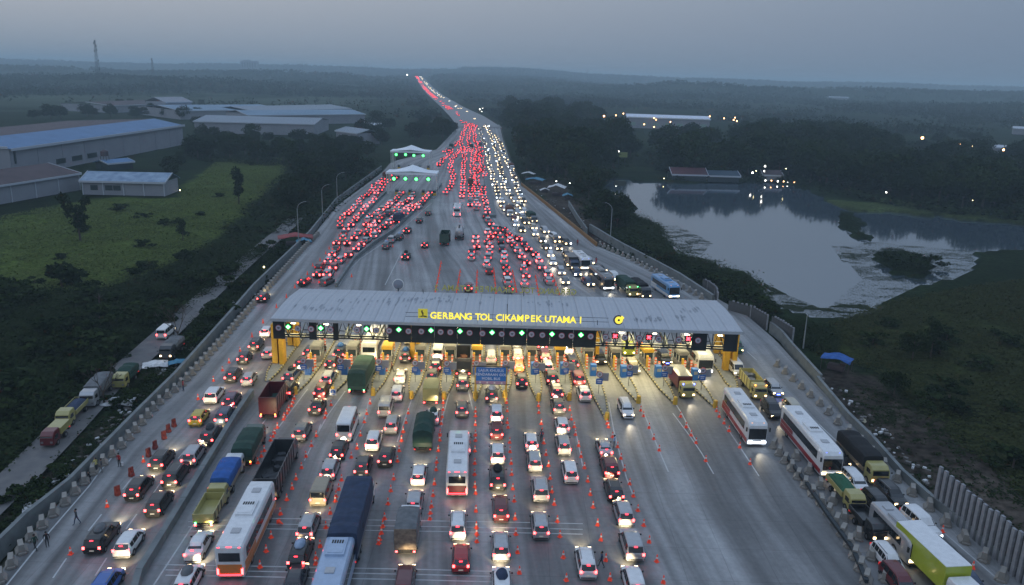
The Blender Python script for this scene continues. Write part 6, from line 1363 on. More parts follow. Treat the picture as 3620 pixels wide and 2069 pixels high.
tarp(1968, 690, 7, 6, 3.2, m_tw, 'white roofed stall lit by a bright lamp beside the wood', -.2, rise=1.2); tarp(1925, 680, 4, 2, 1.0, m_tw, 'small white cover in front of the lit stall', .2); tarp(2005, 705, 4, 3, 1.6, m_tc, 'dark blue cover right of the lit stall', .1)
tarp(550, 1300, 3.6, 2.6, .7, m_tw, 'white sheet spread on the ground behind the dark truck', .4, rise=.2, posts=False, name='ground_sheet'); tarp(628, 1296, 2.6, 1.6, .8, m_tc, 'turquoise sheet on the slope below the parapet', .5, rise=.3, posts=False, name='ground_sheet'); tarp(418, 1432, 4.2, 2.6, .6, m_tw, 'crumpled white sheet beside the white cab truck', .2, rise=.3, posts=False, name='ground_sheet')
tarp(130+5, 1795, 2.6, 2.0, .4, m_tw, 'grey rubble sheet left of the parapet', .4, rise=.3, posts=False, name='ground_sheet'); tarp(3040, 1488, 1.6, .7, .12, mat('tan_board', (.4, .36, .25), .8), 'tan board lying on the muddy slope', .1, rise=.02, posts=False, name='ground_sheet')
R = random.Random(9)
mb = MB()
for k in range(420):
    if k < 240: t = R.random(); px = np.interp(t, [0, .3, .6, 1], [30, 330, 640, 960])+R.gauss(-28, 16); py = np.interp(t, [0, .3, .6, 1], [1930, 1610, 1300, 1000])+R.gauss(-8, 12); z = -.95
    elif k < 330: px, py, z = R.uniform(2880, 3300), 0, -.9; py = 1320+(px-2880)*.95+R.uniform(-40, 90)
    else: px, py, z = R.uniform(1870, 2110), 0, -.95; py = 660+(px-1870)*.7+R.uniform(-20, 60)
    p = g(px, py, z); s = R.uniform(.12, .5); mb.box((p[0], p[1], z+s*.3), (s, s*R.uniform(.5, 1.6), s*.6), int(R.random() < .25), R.uniform(0, 3))
tag(mb.obj('rubble', [mat('rubble_grey', (.16, .15, .14), .9, noise=(.1, .09, .085), nscale=2), m_tw]), 'scattered rubble and litter on the bare slopes', kind='stuff')
# billboards
for (x0, x1, y0, y1, base, lab) in ((2178, 2216, 539, 556, 590, 'small green billboard under a white lamp in the right wood'), (2407, 2425, 593, 607, 628, 'yellow green billboard above the red lakeside roof'), (2169, 2211, 640, 657, 690, 'dark billboard at the water edge lit by a lamp')):
    B = g((x0+x1)/2, base, -1.3); a, b = xz(x0, y1, B[1]), xz(x1, y0, B[1]); r = empty('billboard', B, 0, lab, 'billboard')
    MB().box((0, 0, (a[2]+b[2])/2-B[2]), (b[0]-a[0], .3, b[2]-a[2])).obj('board', mat('bill_green' if y0 < 630 else 'bill_dark', (.22, .26, .08) if y0 < 630 else (.05, .06, .05), .6), r)
    for s in (-.3, .3): MB().tube([((b[0]-a[0])*s, .2, -.5), ((b[0]-a[0])*s, .2, a[2]-B[2]+.5)], .15, 5).obj('post', m_dark, r)
# masts
def mast(px, pyt, dist, wbase, label, lattice=True):
    d = ray(px, pyt); t = dist/d[1]; zt = CZ+d[2]*t; zb = float(terrain_z(np.array([d[0]*t]), np.array([dist]))[0])-1; h = zt-zb; r = empty('lattice_tower', (d[0]*t, dist, zb), 0, label, 'tower'); n = 14
    cor = lambda z: (wbase/2)*(1-z/h*.82)
    if lattice:
        for sx in (-1, 1):
            for sy in (-1, 1): MB().tube([(sx*cor(0), sy*cor(0), 0), (sx*cor(h), sy*cor(h), h)], wbase*.03, 4).obj('leg', m_dark, r)
        mb = MB()
        for i in range(n):
            z0, z1 = h*i/n, h*(i+1)/n; a, b = cor(z0), cor(z1)
            for q0, q1 in (((-a, -a), (b, -b)), ((a, -a), (-b, -b)), ((-a, a), (b, b)), ((a, -a), (b, b)), ((-a, -a), (a, -a)), ((-a, -a), (-a, a))): mb.tube([(q0[0], q0[1], z0), (q1[0], q1[1], z1 if q0 != (-a, -a) or q1 == (b, -b) else z0)], wbase*.016, 4)
        mb.obj('bracing', m_dark, r)
        for zz, sx in ((.95, -1), (.9, 1), (.8, -1), (.82, 1), (.62, 1), (.45, 1), (.99, .4)): MB().box((sx*(cor(h*zz)+wbase*.12), 0, h*zz), (wbase*.16, wbase*.14, h*.035)).obj('antenna', m_dark, r)
    else: MB().tube([(0, 0, 0), (0, 0, h)], [wbase/2, wbase/6], 5).obj('mast', m_dark, r)
mast(334, 143, 1300, 7.0, 'tall lattice telecom tower with antennas on the left skyline'); mast(536, 206, 1900, 7, 'shorter lattice tower right of the tall telecom tower')
for px, py, lab in ((1290, 219, 'hair-thin mast left of the far highway on the skyline'), (1300, 226, 'faint shorter mast beside the hair-thin one'), (1068, 214, 'thin mast on the skyline above the far fields'), (2079, 231, 'thin mast on the skyline above the right wood')): mast(px, py, 3800, 3.0, lab, False)
# ---------------------------------------------------------------- far lamps
m_lo = mat('glow_orange', (1, .6, .3), emit=(1, .5, .2), es=12); m_lw = mat('glow_white', (1, 1, 1), emit=(1, .95, .85), es=10); m_ly = mat('glow_yellow', (1, .9, .5), emit=(1, .85, .4), es=14)
LM = [('R', x, y, 'o', s, 'beside the long white warehouse') for x, y, s in ((587, 630, 1.2), (792, 643, 1), (858, 668, 1.2), (966, 661, .8), (1033, 645, .8), (993, 705, .9), (1053, 742, .8), (1221, 742, .8), (1311, 685, .8), (1329, 700, .8), (1311, 766, .9), (1459, 720, .8), (1815, 670, .8), (1944, 688, .8), (2043, 682, .8), (2031, 703, .8), (2060, 712, .8))]
LM += [('R', 627, 620, 'w', .6, 'above the right wood'), ('R', 940, 950, 'y', .7, 'left of the green billboard'), ('R', 993, 988, 'w', 1.1, 'on the green billboard'), ('R', 1400, 1232, 'y', .55, 'on the shore left of the red roof'), ('R', 427, 1257, 'w', .9, 'under the white stall roof'), ('R', 548, 1275, 'w', .5, 'at the right end of the stall'), ('R', 967, 1300, 'w', .9, 'below the dark billboard'),
       ('R', 2202, 1180, 'w', 1.1, 'above the lakeside hall'), ('S', 12, 1120, 'w', 1.1, 'high above the lakeside hall'), ('S', 4, 1165, 'w', .9, 'just over the lakeside roof'), ('R', 2235, 1162, 'y', .5, 'behind the lakeside hall'), ('S', 202, 1143, 'y', .6, 'right of the lakeside lamps'), ('S', 640, 1090, 'w', .7, 'alone in the dark lake woods'),
       ('S', 1108, 1357, 'w', 1.0, 'on the grassy strip beyond the lake'), ('S', 1455, 1342, 'y', .4, 'faint in the right wood'), ('S', 1655, 1371, 'y', .8, 'yellow in the right wood'), ('S', 1890, 1428, 'y', .6, 'lowest in the right wood'), ('S', 1140, 827, 'o', 1.5, 'brightest pair left, right distance'), ('S', 1435, 865, 'o', 1.7, 'brightest pair right, right distance'), ('S', 1776, 916, 'o', 1.1, 'before the right edge house'), ('S', 1888, 940, 'o', .5, 'small red one in the right distance'),
       ('S', 2169, 973, 'o', 1.5, 'in front of the house at the right edge'), ('S', 822, 552, 'o', 1.2, 'on the dark right ridge'), ('S', 1411, 598, 'o', .8, 'on the far right plain'), ('S', 977, 577, 'o', .6, 'tiny one on the right ridge'), ('S', 2345, 675, 'o', .9, 'at the right frame edge'), ('O', 1715, 1197, 'w', 1.1, 'left of two field lamps'), ('O', 1996, 1207, 'w', 1.1, 'right of two field lamps'), ('J', 1628, 443, 'y', .9, 'by the site office gable'), ('J', 84, 1137+0, 'w', 0, 'skip'), ('K', 84, 1137, 'y', .5, 'by the service road bushes'),
       ('Q', 1381, 549, 'w', 1.0, 'at the far left end of the highway'), ('Q', 2038, 862, 'w', .9, 'left of the high lamps by the highway'), ('Q', 2062, 855, 'w', .9, 'right of the high lamps by the highway'), ('Q', 2055, 882, 'w', .6, 'lowest of the high lamps by the highway'), ('H', 815, 937, 'w', .35, 'above the white cab truck'), ('J', 2000, 1, 'w', 0, 'skip')]
LM += [('S', x, y, 'o' if k % 2 else 'w', .75, f'{w_} of the low row on the lakeside hall') for k, (x, y, w_) in enumerate(((15, 1250, 'first'), (70, 1251, 'second'), (127, 1258, 'third'), (180, 1259, 'fourth'), (218, 1261, 'fifth'), (277, 1268, 'last')))]
cnm = dict(o='orange', w='white', y='yellow'); cnt_ = 0
glob_cache = {}
for cc, x, y, colr, s, where in LM:
    if s == 0: continue
    px, py = cr(cc, x, y)
    ground = gterr(px, py+(75 if cc == 'S' and py > 450 else 35 if 'warehouse' in where else 9)) if py < 560 else g(px, py+10, -1.3)
    near_water = 'lakeside' in where
    if near_water: ground = g(px, 648, -1.5)
    if py > 1200: ground = g(px, py+12, -.4)
    head = xz(px, py, ground[1]); dist = ground[1]; rad = s*.0011*dist*.62; rad = max(rad, .16)*(1.35 if near_water or colr == 'o' else 1.1)
    cnt_ += 1
    if 'warehouse' in where: lab = f'orange lamp, {ordn(cnt_)} from the left around the long white warehouse'
    else: lab = f'{cnm[colr]} lamp {where}'
    r = empty('lamp_post', (head[0], ground[1], ground[2]-.5), 0, lab, 'lamp', 'distant lamps' )
    MB().tube([(0, .4, 0), (0, .4, head[2]-ground[2]+.5)], .12, 5).obj('pole', m_dark, r)
    k_ = (round(rad, 1), colr)
    if k_ not in glob_cache: glob_cache[k_] = MB().loft([[(rad*math.sin(a)*math.cos(2*math.pi*j/8), rad*math.sin(a)*math.sin(2*math.pi*j/8), -rad*math.cos(a)) for j in range(8)] for a in (.2, .8, 1.57, 2.3, 2.95)]).mesh('lamp_globe', {'o': m_lo, 'w': m_lw, 'y': m_ly}[colr])
    ob('lamp_globe', glob_cache[k_], r, (0, 0, head[2]-ground[2]+.5))
# ---------------------------------------------------------------- people
SKINC = mat('skin', (.25, .13, .08), .6); m_hair = mat('hair', (.01, .01, .01), .8)
def person_mesh(pose):
    """one continuous skinned figure 1.68 m tall"""
    V, E, R_ = [], [], []
    def v(p, r, par=None):
        V.append(p); R_.append(r); i = len(V)-1
        if par is not None: E.append((par, i))
        return i
    sw = dict(walk=.28, stand=.04, lean=.1, work=.16)[pose]; fw = dict(walk=.04, stand=0, lean=.1, work=.22)[pose]
    pel = v((0, 0, .92), (.13, .10)); sp = v((0, fw*.4, 1.15), (.13, .095), pel); ch = v((0, fw*.8, 1.36), (.16, .10), sp); nk = v((0, fw, 1.48), (.055, .055), ch); hd = v((0, fw+.02, 1.58), (.085, .095), nk); v((0, fw+.03, 1.66), (.07, .08), hd)
    v((0, fw+.12, 1.57), (.018, .018), hd)
    for s in (-1, 1):
        hp = v((s*.09, 0, .88), (.085, .09), pel); kn = v((s*.10, s*sw*.5+.02, .50), (.058, .06), hp); an = v((s*.10, s*sw-.03, .09), (.038, .04), kn); v((s*.11, s*sw+.14, .04), (.04, .03), an)
        sh = v((s*.19, fw*.8, 1.38), (.055, .055), ch); af = -s*sw*.7 if pose != 'work' else .22; el = v((s*.25, fw*.6+af*.4, 1.11), (.04, .04), sh); wr = v((s*.25, fw*.6+af+.06, .88), (.028, .028), el); pm_ = v((s*.25, fw*.6+af+.09, .81), (.032, .018), wr)
        for k, (dx, ln) in enumerate(((-.02, .07), (-.007, .085), (.007, .08), (.02, .065))): v((s*.25+dx, fw*.6+af+.11, .80-ln), (.008, .008), pm_)
        v((s*.25-s*.03, fw*.6+af+.13, .78), (.009, .009), pm_)
    me = bpy.data.meshes.new('p'); me.from_pydata(V, E, []); o = bpy.data.objects.new('p', me); COL.objects.link(o)
    sk = o.modifiers.new('s', 'SKIN'); sub = o.modifiers.new('u', 'SUBSURF'); sub.levels = 1
    for i, r in enumerate(R_): me.skin_vertices[0].data[i].radius = r
    me.skin_vertices[0].data[0].use_root = True
    bpy.context.view_layer.update(); dg = bpy.context.evaluated_depsgraph_get(); m2 = bpy.data.meshes.new_from_object(o.evaluated_get(dg)); bpy.data.objects.remove(o); m2.name = 'person_body'; return m2
PM = {k: person_mesh(k) for k in ('walk', 'stand', 'lean', 'work')}
hair_me = MB().loft([[(.1*k*math.cos(2*math.pi*j/10), -.015+.11*k*math.sin(2*math.pi*j/10), z) for j in range(10)] for k, z in ((.8, 1.56), (1.0, 1.62), (.85, 1.70), (.35, 1.74))]).mesh('hair', m_hair)
def person(px, py, pose, top, legs, label, rz=0, scale=1.0, hat=None, z=0):
    key = (pose, top, legs)
    if key not in glob_cache:
        me = PM[pose].copy(); me.materials.clear(); me.materials.append(mat('shirt_'+top, PC[top], .8)); me.materials.append(mat('trousers_'+legs, PC[legs], .85)); me.materials.append(SKINC)
        for p in me.polygons:
            c_ = p.center; p.material_index = 2 if (c_.z > 1.46 or (abs(c_.x) > .2 and c_.z < .95)) else 1 if c_.z < .93 else 0; p.use_smooth = True
        glob_cache[key] = me
    o = ob('person', glob_cache[key], None, g(px, py, z), rz); o.scale = (scale,)*3; tag(o, label, 'person', 'people standing on the road')
    h = ob('hair' if not hat else 'cap', hair_me, o); 
    return o
person(*cr('A', 700, 905), 'walk', 'darkgrey', 'navy', 'man in dark clothes walking alone on the left road', 2.5)
person(*cr('A', 1083, 385), 'stand', 'red', 'black', 'person in red top standing beside the left block row', 2.9); bagP = g(*cr('A', 1105, 380)); tag(MB().box((bagP[0], bagP[1], .3), (.3, .2, .4)).obj('bag', m_tw), 'pale bag standing by the person in red', 'bag')
person(*cr('A', 880, 430), 'work', 'khaki', 'darkgrey', 'person in a yellowish vest at the left block row', 1.0); person(*cr('A', 925, 435), 'stand', 'darkgrey', 'grey', 'person in grey next to the yellowish vest', 2.0)
person(*cr('A', 325, 1140), 'walk', 'darkgreen', 'black', 'left one of two dark figures at the lower left blocks', 1.2); person(*cr('A', 432, 1115), 'stand', 'black', 'darkgrey', 'right one of two dark figures at the lower left blocks', .5)
person(*cr('A', 820, 520), 'work', 'black', 'black', 'crouching dark figure beside the left blocks', 1.5, .7)
person(*cr('H', 1660, 980), 'stand', 'red', 'navy', 'person in red shirt and blue jeans high on the left road', 2.2)
person(*cr('C', 833, 1295), 'walk', 'navy', 'darkgrey', 'man in blue beside the white car with a sunroof', 1.4); person(*cr('C', 948, 212), 'stand', 'lightblue', 'grey', 'person in pale blue beside cones right of the ninth lane', 1.0); person(*cr('C', 290, 160), 'stand', 'navy', 'black', 'person in dark blue between cones right of the eighth lane', .3)
person(*cr('E', 1243, 805), 'walk', 'maroon', 'black', 'person in dark red walking on the open fourth toll lane', 1.8); person(*cr('E', 640, 650), 'stand', 'darkgreen', 'black', 'attendant standing beside the booth of the second lane', 0); person(*cr('L', 785, 1115), 'stand', 'red', 'red', 'figure in red on the far right roadside', 0, 1.1); person(*cr('L', 617, 945), 'stand', 'red', 'darkred', 'red figure beside oncoming cars on the far shoulder', 0, 1.1)
# ---------------------------------------------------------------- vegetation
def leaf_mat(name, c1, c2, trans=.0):
    m = bpy.data.materials.new(name); m.use_nodes = True; n = m.node_tree; N = n.nodes.new; b = n.nodes['Principled BSDF']; b.inputs['Roughness'].default_value = .8; b.inputs['Specular IOR Level'].default_value = .02
    gi = N('ShaderNodeNewGeometry'); oi = N('ShaderNodeObjectInfo'); ad = N('ShaderNodeMath'); ad.operation = 'ADD'; n.links.new(gi.outputs['Random Per Island'], ad.inputs[0]); n.links.new(oi.outputs['Random'], ad.inputs[1]); hf = N('ShaderNodeMath'); hf.operation = 'MULTIPLY'; hf.inputs[1].default_value = .5; n.links.new(ad.outputs[0], hf.inputs[0])
    x = N('ShaderNodeMix'); x.data_type = 'RGBA'; x.inputs[6].default_value = (*c1, 1); x.inputs[7].default_value = (*c2, 1); n.links.new(hf.outputs[0], x.inputs[0]); n.links.new(x.outputs[2], b.inputs['Base Color']); MATS[name] = m; return m
m_leaf = leaf_mat('leaf_dark', (.008, .016, .007), (.034, .052, .015)); m_farleaf = leaf_mat('leaf_far', (.012, .022, .012), (.024, .036, .016)); m_leaf2 = leaf_mat('leaf_grass', (.05, .075, .018), (.12, .15, .04)); m_leaf3 = leaf_mat('leaf_scrub', (.009, .018, .007), (.03, .044, .014)); m_leaf4 = leaf_mat('leaf_meadow', (.022, .030, .010), (.062, .068, .022)); m_bark = mat('bark', (.06, .045, .035), .9)
def quads_mesh(name, P, S, m, flat=.0, rng=RN, up=False):
    """many small leaf-shaped quads at P with sizes S"""
    n = len(P); a = rng.normal(size=(n, 3)); 
    if up: a[:, 2] *= .25
    a /= np.linalg.norm(a, axis=1)[:, None]; b = rng.normal(size=(n, 3)); b -= (b*a).sum(1)[:, None]*a
    if up: b = np.cross(a, np.array([0, 0, 1.0])+rng.normal(size=(n, 3))*.3)
    b /= np.linalg.norm(b, axis=1)[:, None]; S = np.asarray(S)[:, None]
    u = a*S*.5; w = b*S*rng.uniform(.3, .55, (n, 1))
    V = np.stack([P-u, P-w*.9+u*.1, P+u, P+w*.9-u*.1], 1).reshape(-1, 3)
    me = bpy.data.meshes.new(name); me.vertices.add(4*n); me.vertices.foreach_set('co', V.astype(np.float32).ravel()); me.loops.add(4*n); me.loops.foreach_set('vertex_index', np.arange(4*n, dtype=np.int32))
    me.polygons.add(n); me.polygons.foreach_set('loop_start', np.arange(0, 4*n, 4, dtype=np.int32)); me.polygons.foreach_set('loop_total', np.full(n, 4, np.int32)); me.update(calc_edges=True); me.materials.append(m); return me
def crown(seed, n, qs, spread=.5, flat=.75, h0=.28, shape='round'):
    """unit tree crown: height 1, leafy lobes"""
    r = np.random.default_rng(seed); nl = r.integers(8, 13); P = []
    for k in range(nl):
        if shape == 'tall': c = np.array([r.normal()*.07, r.normal()*.07, h0+(1-h0)*(k+.5)/nl*.9]); rad = r.uniform(.10, .17)
        elif shape == 'fork': s = 1 if k % 2 else -1; t = k/nl; c = np.array([s*.28*t+r.normal()*.03, 0, .3+.62*t]); rad = .10+.04*r.random()
        else:
            a = r.uniform(0, 6.28); q = r.uniform(0, 1)**.6*spread*.62; z = r.uniform(h0+.08, .86)-q*.25; c = np.array([q*math.cos(a), q*math.sin(a), z]); rad = r.uniform(.15, .26)
        d = r.normal(size=(n//nl, 3)); d /= np.linalg.norm(d, axis=1)[:, None]; rr = r.uniform(.35, 1, (n//nl, 1))**.6*rad*(1+.18*np.sin(d[:, :1]*7+k)); P.append(c+d*rr*np.array([1.12, 1.12, flat]))
    P = np.concatenate(P); return quads_mesh('crown', P, np.full(len(P), qs)*r.uniform(.6, 1.4, len(P)), m_leaf, rng=r)
CRN = [crown(100+k, 2600, .062) for k in range(7)]; CRT = [crown(200+k, 1100, .06, shape='tall') for k in range(2)]; CRF = crown(300, 1300, .05, shape='fork'); BUSH = [crown(400+k, 700, .14, spread=.9, flat=.6, h0=.02) for k in range(4)]
trunk_me = MB().tube([(0, 0, -.05), (.01, 0, .2), (0, .01, .45), (.02, 0, .6)], [.028, .022, .016, .008], 6).tube([(0, 0, .3), (.12, .04, .52)], [.014, .005], 5).tube([(0, 0, .34), (-.12, .02, .55)], [.014, .005], 5).tube([(0, 0, .28), (.02, -.13, .5)], [.012, .004], 5).mesh('trunk', m_bark)
TN = 0; TREES = []
SIZEW = ['small', 'medium', 'large', 'tall', 'huge']
def tree(P, h, label, group, crown_me=None, wid=1.0, name='tree'):
    global TN
    TN += 1; r = ob(name, None, None, P, random.uniform(0, 6.28)); r.empty_display_size = 1; r.scale = (h*wid, h*wid, h); tag(r, label, 'tree' if name == 'tree' else 'bush', group)
    ob('crown', crown_me or random.choice(CRN), r); ob('trunk', trunk_me, r); return r
def zone(poly, n, h0, h1, where, group, mind=14, wid=1.0, z=-1.1, terr=False, cm=None, name='tree'):
    xs = [p[0] for p in poly]; ys = [p[1] for p in poly]; got = []; tries = 0
    while len(got) < n and tries < 9000:
        tries += 1; x, y = random.uniform(min(xs), max(xs)), random.uniform(min(ys), max(ys))
        if not inpoly([x], [y], poly)[0] or any((x-a)**2+((y-b)*1.6)**2 < mind**2 for a, b in got): continue
        got.append((x, y))
    got.sort(key=lambda q_: q_[0])
    for k, (x, y) in enumerate(got):
        P = gterr(x, y) if terr else g(x, y, z); P[2] = float(terrain_z(np.array([P[0]]), np.array([P[1]]))[0]) if z == -1.1 and P[1] > 480 else P[2]; h = random.uniform(h0, h1); t = (h-h0)/max(h1-h0, .1)
        sz = 'low' if t < .3 else 'middling' if t < .7 else 'tall'
        tree(P, h, f'{sz} {name}, {ordn(k+1)} from left {where}', group, cm and random.choice(cm), wid*random.uniform(.85, 1.25), name)
zone([(640, 545), (900, 545), (1340, 570), (1330, 600), (1180, 690), (1050, 790), (1000, 790), (1060, 640), (1000, 610), (950, 590), (700, 565)], 44, 8, 13, 'in the wood left of the tents', 'trees in the wood left of the tents', 15)
zone([(670, 480), (1000, 500), (1250, 520), (1340, 540), (1330, 560), (900, 545), (690, 545)], 20, 7, 12, 'behind the wood left of the tents', 'trees behind the left wood', 17)
zone([(1330, 440), (1560, 450), (1600, 478), (1500, 520), (1400, 520), (1260, 500)], 20, 9, 14, 'beside the highway above the tents', 'trees above the tents', 13)
zone([(1790, 452), (1850, 520), (1890, 610), (2000, 640), (2120, 640), (2200, 590), (2260, 560), (2130, 500), (1950, 440), (1800, 425)], 50, 13, 24, 'in the big wood right of the highway', 'trees right of the highway', 15)
zone([(2270, 600), (2400, 632), (2700, 632), (2800, 640), (2960, 672), (3150, 690), (3250, 640), (3000, 570), (2700, 545), (2400, 545)], 60, 13, 21, 'in the wood behind the lake', 'trees behind the lake', 15, 1.1)
zone([(2320, 560), (2600, 560), (3100, 590), (3150, 560), (3000, 500), (2700, 485), (2350, 500)], 42, 15, 22, 'on the ridge behind the lake wood', 'trees behind the lake', 17, 1.1)
zone([(1770, 404), (2050, 404), (2130, 445), (1900, 462), (1800, 440)], 26, 19, 26, 'in the high wood behind the big right wood', 'trees right of the highway', 15, .9)
zone([(3050, 690), (3620, 765), (3720, 760), (3720, 560), (3400, 560), (3150, 600)], 52, 12, 18, 'in the wood at the right edge', 'trees at the right edge', 17, 1.2)
zone([(3000, 520), (3620, 560), (3620, 500), (3100, 480)], 14, 7, 12, 'behind the wood at the right edge', 'trees at the right edge', 22, 1.2)
zone([(50, 425), (640, 400), (700, 420), (760, 470), (690, 470), (640, 425), (200, 425)], 16, 8, 13, 'behind the blue roofed factory', 'trees behind the factory', 20, 1.1, terr=False)
zone([(390, 372), (720, 368), (720, 378), (390, 382)], 6, 7, 10, 'in the line before the hazy fields', 'trees before the hazy fields', 26, 1.2)
zone([(560, 600), (640, 560), (670, 560), (600, 640)], 6, 5, 8, 'at the right corner of the factory hall', 'trees by the factory', 18, 1.2)
for x, y, h, w_, lab, cm in ((845, 725, 13, .75, 'slim dark tree standing alone on the field right of the site office', CRT[0]), (285, 850, 13.5, .9, 'forked dark tree alone in the middle of the left field', CRF), (648, 855, 6.5, .9, 'small lone round tree low in the left field', CRT[1]), (1565, 497, 17, 1.0, 'big dark round tree just left of the far highway', CRN[2]), (1610, 470, 11, 1.0, 'round tree touching the far highway edge', CRN[1]),
                             (2140, 800, 12, 1.15, 'large dark tree on the lake slope behind the lamp', CRN[0]), (2080, 720, 12, 1.1, 'spreading tree above the lake slope, left one', CRN[3]), (2110, 690, 13, 1.2, 'spreading tree reaching over the pale water', CRN[4]), (2195, 770, 9, 1.2, 'tree leaning out over the lake water', CRN[5]), (2060, 670, 13, 1.1, 'tree right behind the lit stall', CRN[6]), (2180, 810, 8, 1.2, 'low tree at the lake edge beside the lamp', CRN[3]),
                             (3290, 1260, 7, .8, 'thin straggly tree on the right meadow', CRT[1]), (3225, 1270, 5.5, 1.0, 'bushy small tree left of the straggly one on the meadow', CRN[2]), (3160, 1400, 4.5, 1.2, 'low tree on the edge of the muddy slope', CRN[5])):
    P = g(x, y, -1.1); tree(P, h, lab, 'lone trees', cm, w_)
zone([(-100, 1000), (350, 985), (700, 880), (900, 860), (950, 900), (800, 1020), (640, 1110), (480, 1220), (330, 1370), (-100, 1720)], 34, 2.6, 5.5, 'on the dark slope left of the service road', 'bushes left of the service road', 42, 1.5, cm=BUSH, name='bush')
zone([(980, 880), (1060, 870), (900, 1010), (800, 1110), (720, 1200), (660, 1250), (640, 1200), (800, 1060)], 10, 2, 3.5, 'between service road and left parapet', 'bushes between the roads', 26, 1.5, cm=BUSH, name='bush')
zone([(200, 1700), (560, 1330), (520, 1330), (260, 1560), (100, 1740), (0, 1900), (40, 1900)], 10, 1.3, 2.4, 'on the verge between parked trucks and parapet', 'bushes between the roads', 26, 1.6, cm=BUSH, name='bush')
zone([(2120, 870), (2230, 900), (2400, 960), (2600, 1040), (2720, 1120), (2780, 1150), (2700, 1130), (2500, 1020), (2300, 900), (2170, 850)], 12, 2, 4, 'on the lake slope behind the gate', 'bushes on the lake slope', 26, 1.6, cm=BUSH, name='bush')
zone([(2950, 1150), (3300, 1100), (3620, 1150), (3620, 1700), (3300, 1450), (3050, 1300)], 12, 1.5, 3, 'on the right meadow', 'bushes on the right meadow', 70, 1.7, cm=BUSH, name='bush')
zone([(3090, 900), (3300, 940), (3250, 975), (3110, 930)], 6, 2.4, 3.6, 'on the reed island in the lake', 'bushes on the reed island', 18, 1.8, z=-1.5, cm=BUSH, name='bush')
zone(FIELD, 14, 1.2, 2.8, 'scattered on the left field', 'bushes on the left field', 40, 1.8, cm=BUSH, name='bush')
# bare trees by the service road
def bare(px, py, h, label, seed):
    P = g(px, py, -.9); r = empty('bare_tree', P, 0, label, 'tree'); R = random.Random(seed); mb = MB(); 
    def br(p, d, l, rad, dep):
        q = (p[0]+d[0]*l, p[1]+d[1]*l, p[2]+d[2]*l); mb.tube([p, q], [rad, rad*.6], 5)
        if dep < 4:
            for _ in range(3):
                nd = Vector((d[0]+R.uniform(-.7, .7), d[1]+R.uniform(-.7, .7), d[2]+R.uniform(-.1, .5))).normalized(); br(q, nd, l*R.uniform(.6, .8), rad*.55, dep+1)
    br((0, 0, 0), (0, 0, 1), h*.3, .16, 0); mb.obj('branches', m_bark, r)
bare(634, 1235, 9, 'bare dark tree beside the white van on the service road', 1); bare(370, 1440, 7, 'bare tree between the white cab truck and the green truck', 2)
print('TREES', TN)
# undergrowth: leafy clumps as one mass each
def clumps(poly, n, per, rad, hgt, qs, m, name, label, z=-1.05, up=True, excl=(), taper=True, jitter=True):
    xs = [p[0] for p in poly]; ys = [p[1] for p in poly]; ymax = max(ys); ymin = min(ys)
    # sample uniformly on the ground
    wp = np.array([g(x, y, z) for x, y in poly]); x0, x1, y0, y1 = wp[:, 0].min(), wp[:, 0].max(), wp[:, 1].min(), wp[:, 1].max()
    C_ = []; 
    while sum(len(c) for c in C_) < n:
        X_ = RN.uniform(x0, x1, n*2); Y_ = RN.uniform(y0, y1, n*2); w = inpoly(X_, Y_, [(p[0], p[1]) for p in wp]); dn = vnoise(X_, Y_, 7, 41)+.5*vnoise(X_, Y_, 2.5, 42) > RN.uniform(-1.1, .5, n*2); C_.append(np.stack([X_, Y_], 1)[w & dn])
    C_ = np.concatenate(C_)[:n]; zz = terrain_z(C_[:, 0], C_[:, 1])
    sc = RN.uniform(.5, 1.4, n)*(1+.5*vnoise(C_[:, 0], C_[:, 1], 10, 43)); d = RN.normal(size=(n, per, 3))*np.array([rad, rad, 0])*.5; d[..., 2] = np.abs(RN.normal(size=(n, per)))*hgt*.5
    P = np.concatenate([C_, zz[:, None]], 1)[:, None, :]+d*sc[:, None, None]; P = P.reshape(-1, 3)
    tag(ob(name, quads_mesh(name, P, RN.uniform(.6, 1.4, len(P))*qs, m, up=up)), label, kind='stuff')
clumps([(-300, 1080), (400, 1010), (640, 930), (740, 870), (900, 850), (960, 890), (800, 1010), (640, 1110), (480, 1210), (330, 1350), (60, 1640), (-300, 1960)], 5200, 26, 1.5, 1.7, .42, m_leaf3, 'undergrowth', 'dark tangled scrub covering the slope left of the service road')
clumps([(980, 860), (1080, 840), (900, 1010), (640, 1300), (400, 1570), (60, 1900), (-100, 2040), (-150, 1950), (250, 1570), (540, 1270), (800, 1040)], 1500, 26, .9, .7, .3, m_leaf3, 'verge_scrub', 'low scrub on the verge between service road and parapet')
clumps([(-100, 780), (300, 710), (640, 705), (760, 575), (1010, 560), (1000, 640), (900, 720), (720, 880), (640, 935), (400, 1015), (-100, 1090)], 10500, 9, 1.2, .5, .42, m_leaf2, 'field_grass', 'bright green weedy grass of the left field')
clumps([(2930, 1140), (3200, 1050), (3800, 960), (3800, 1900), (3400, 1560), (3100, 1310), (2900, 1260)], 9000, 12, 1.0, .5, .36, m_leaf4, 'meadow_grass', 'tufty grass and weeds of the right meadow')
clumps([(2700, 1130), (2850, 1140), (2960, 1160), (2960, 1260), (2860, 1230), (2720, 1150)], 700, 22, 1.0, .9, .35, m_leaf3, 'shore_scrub', 'green scrub between the pile walls and the lake')
clumps([(2150, 830), (2240, 760), (2330, 800), (2380, 880), (2500, 935), (2640, 968), (2700, 1020), (2740, 1120), (2560, 1050), (2300, 925), (2170, 870)], 2000, 26, 1.4, 1.3, .45, m_leaf3, 'bank_scrub', 'dense scrub on the bank between lake and highway')
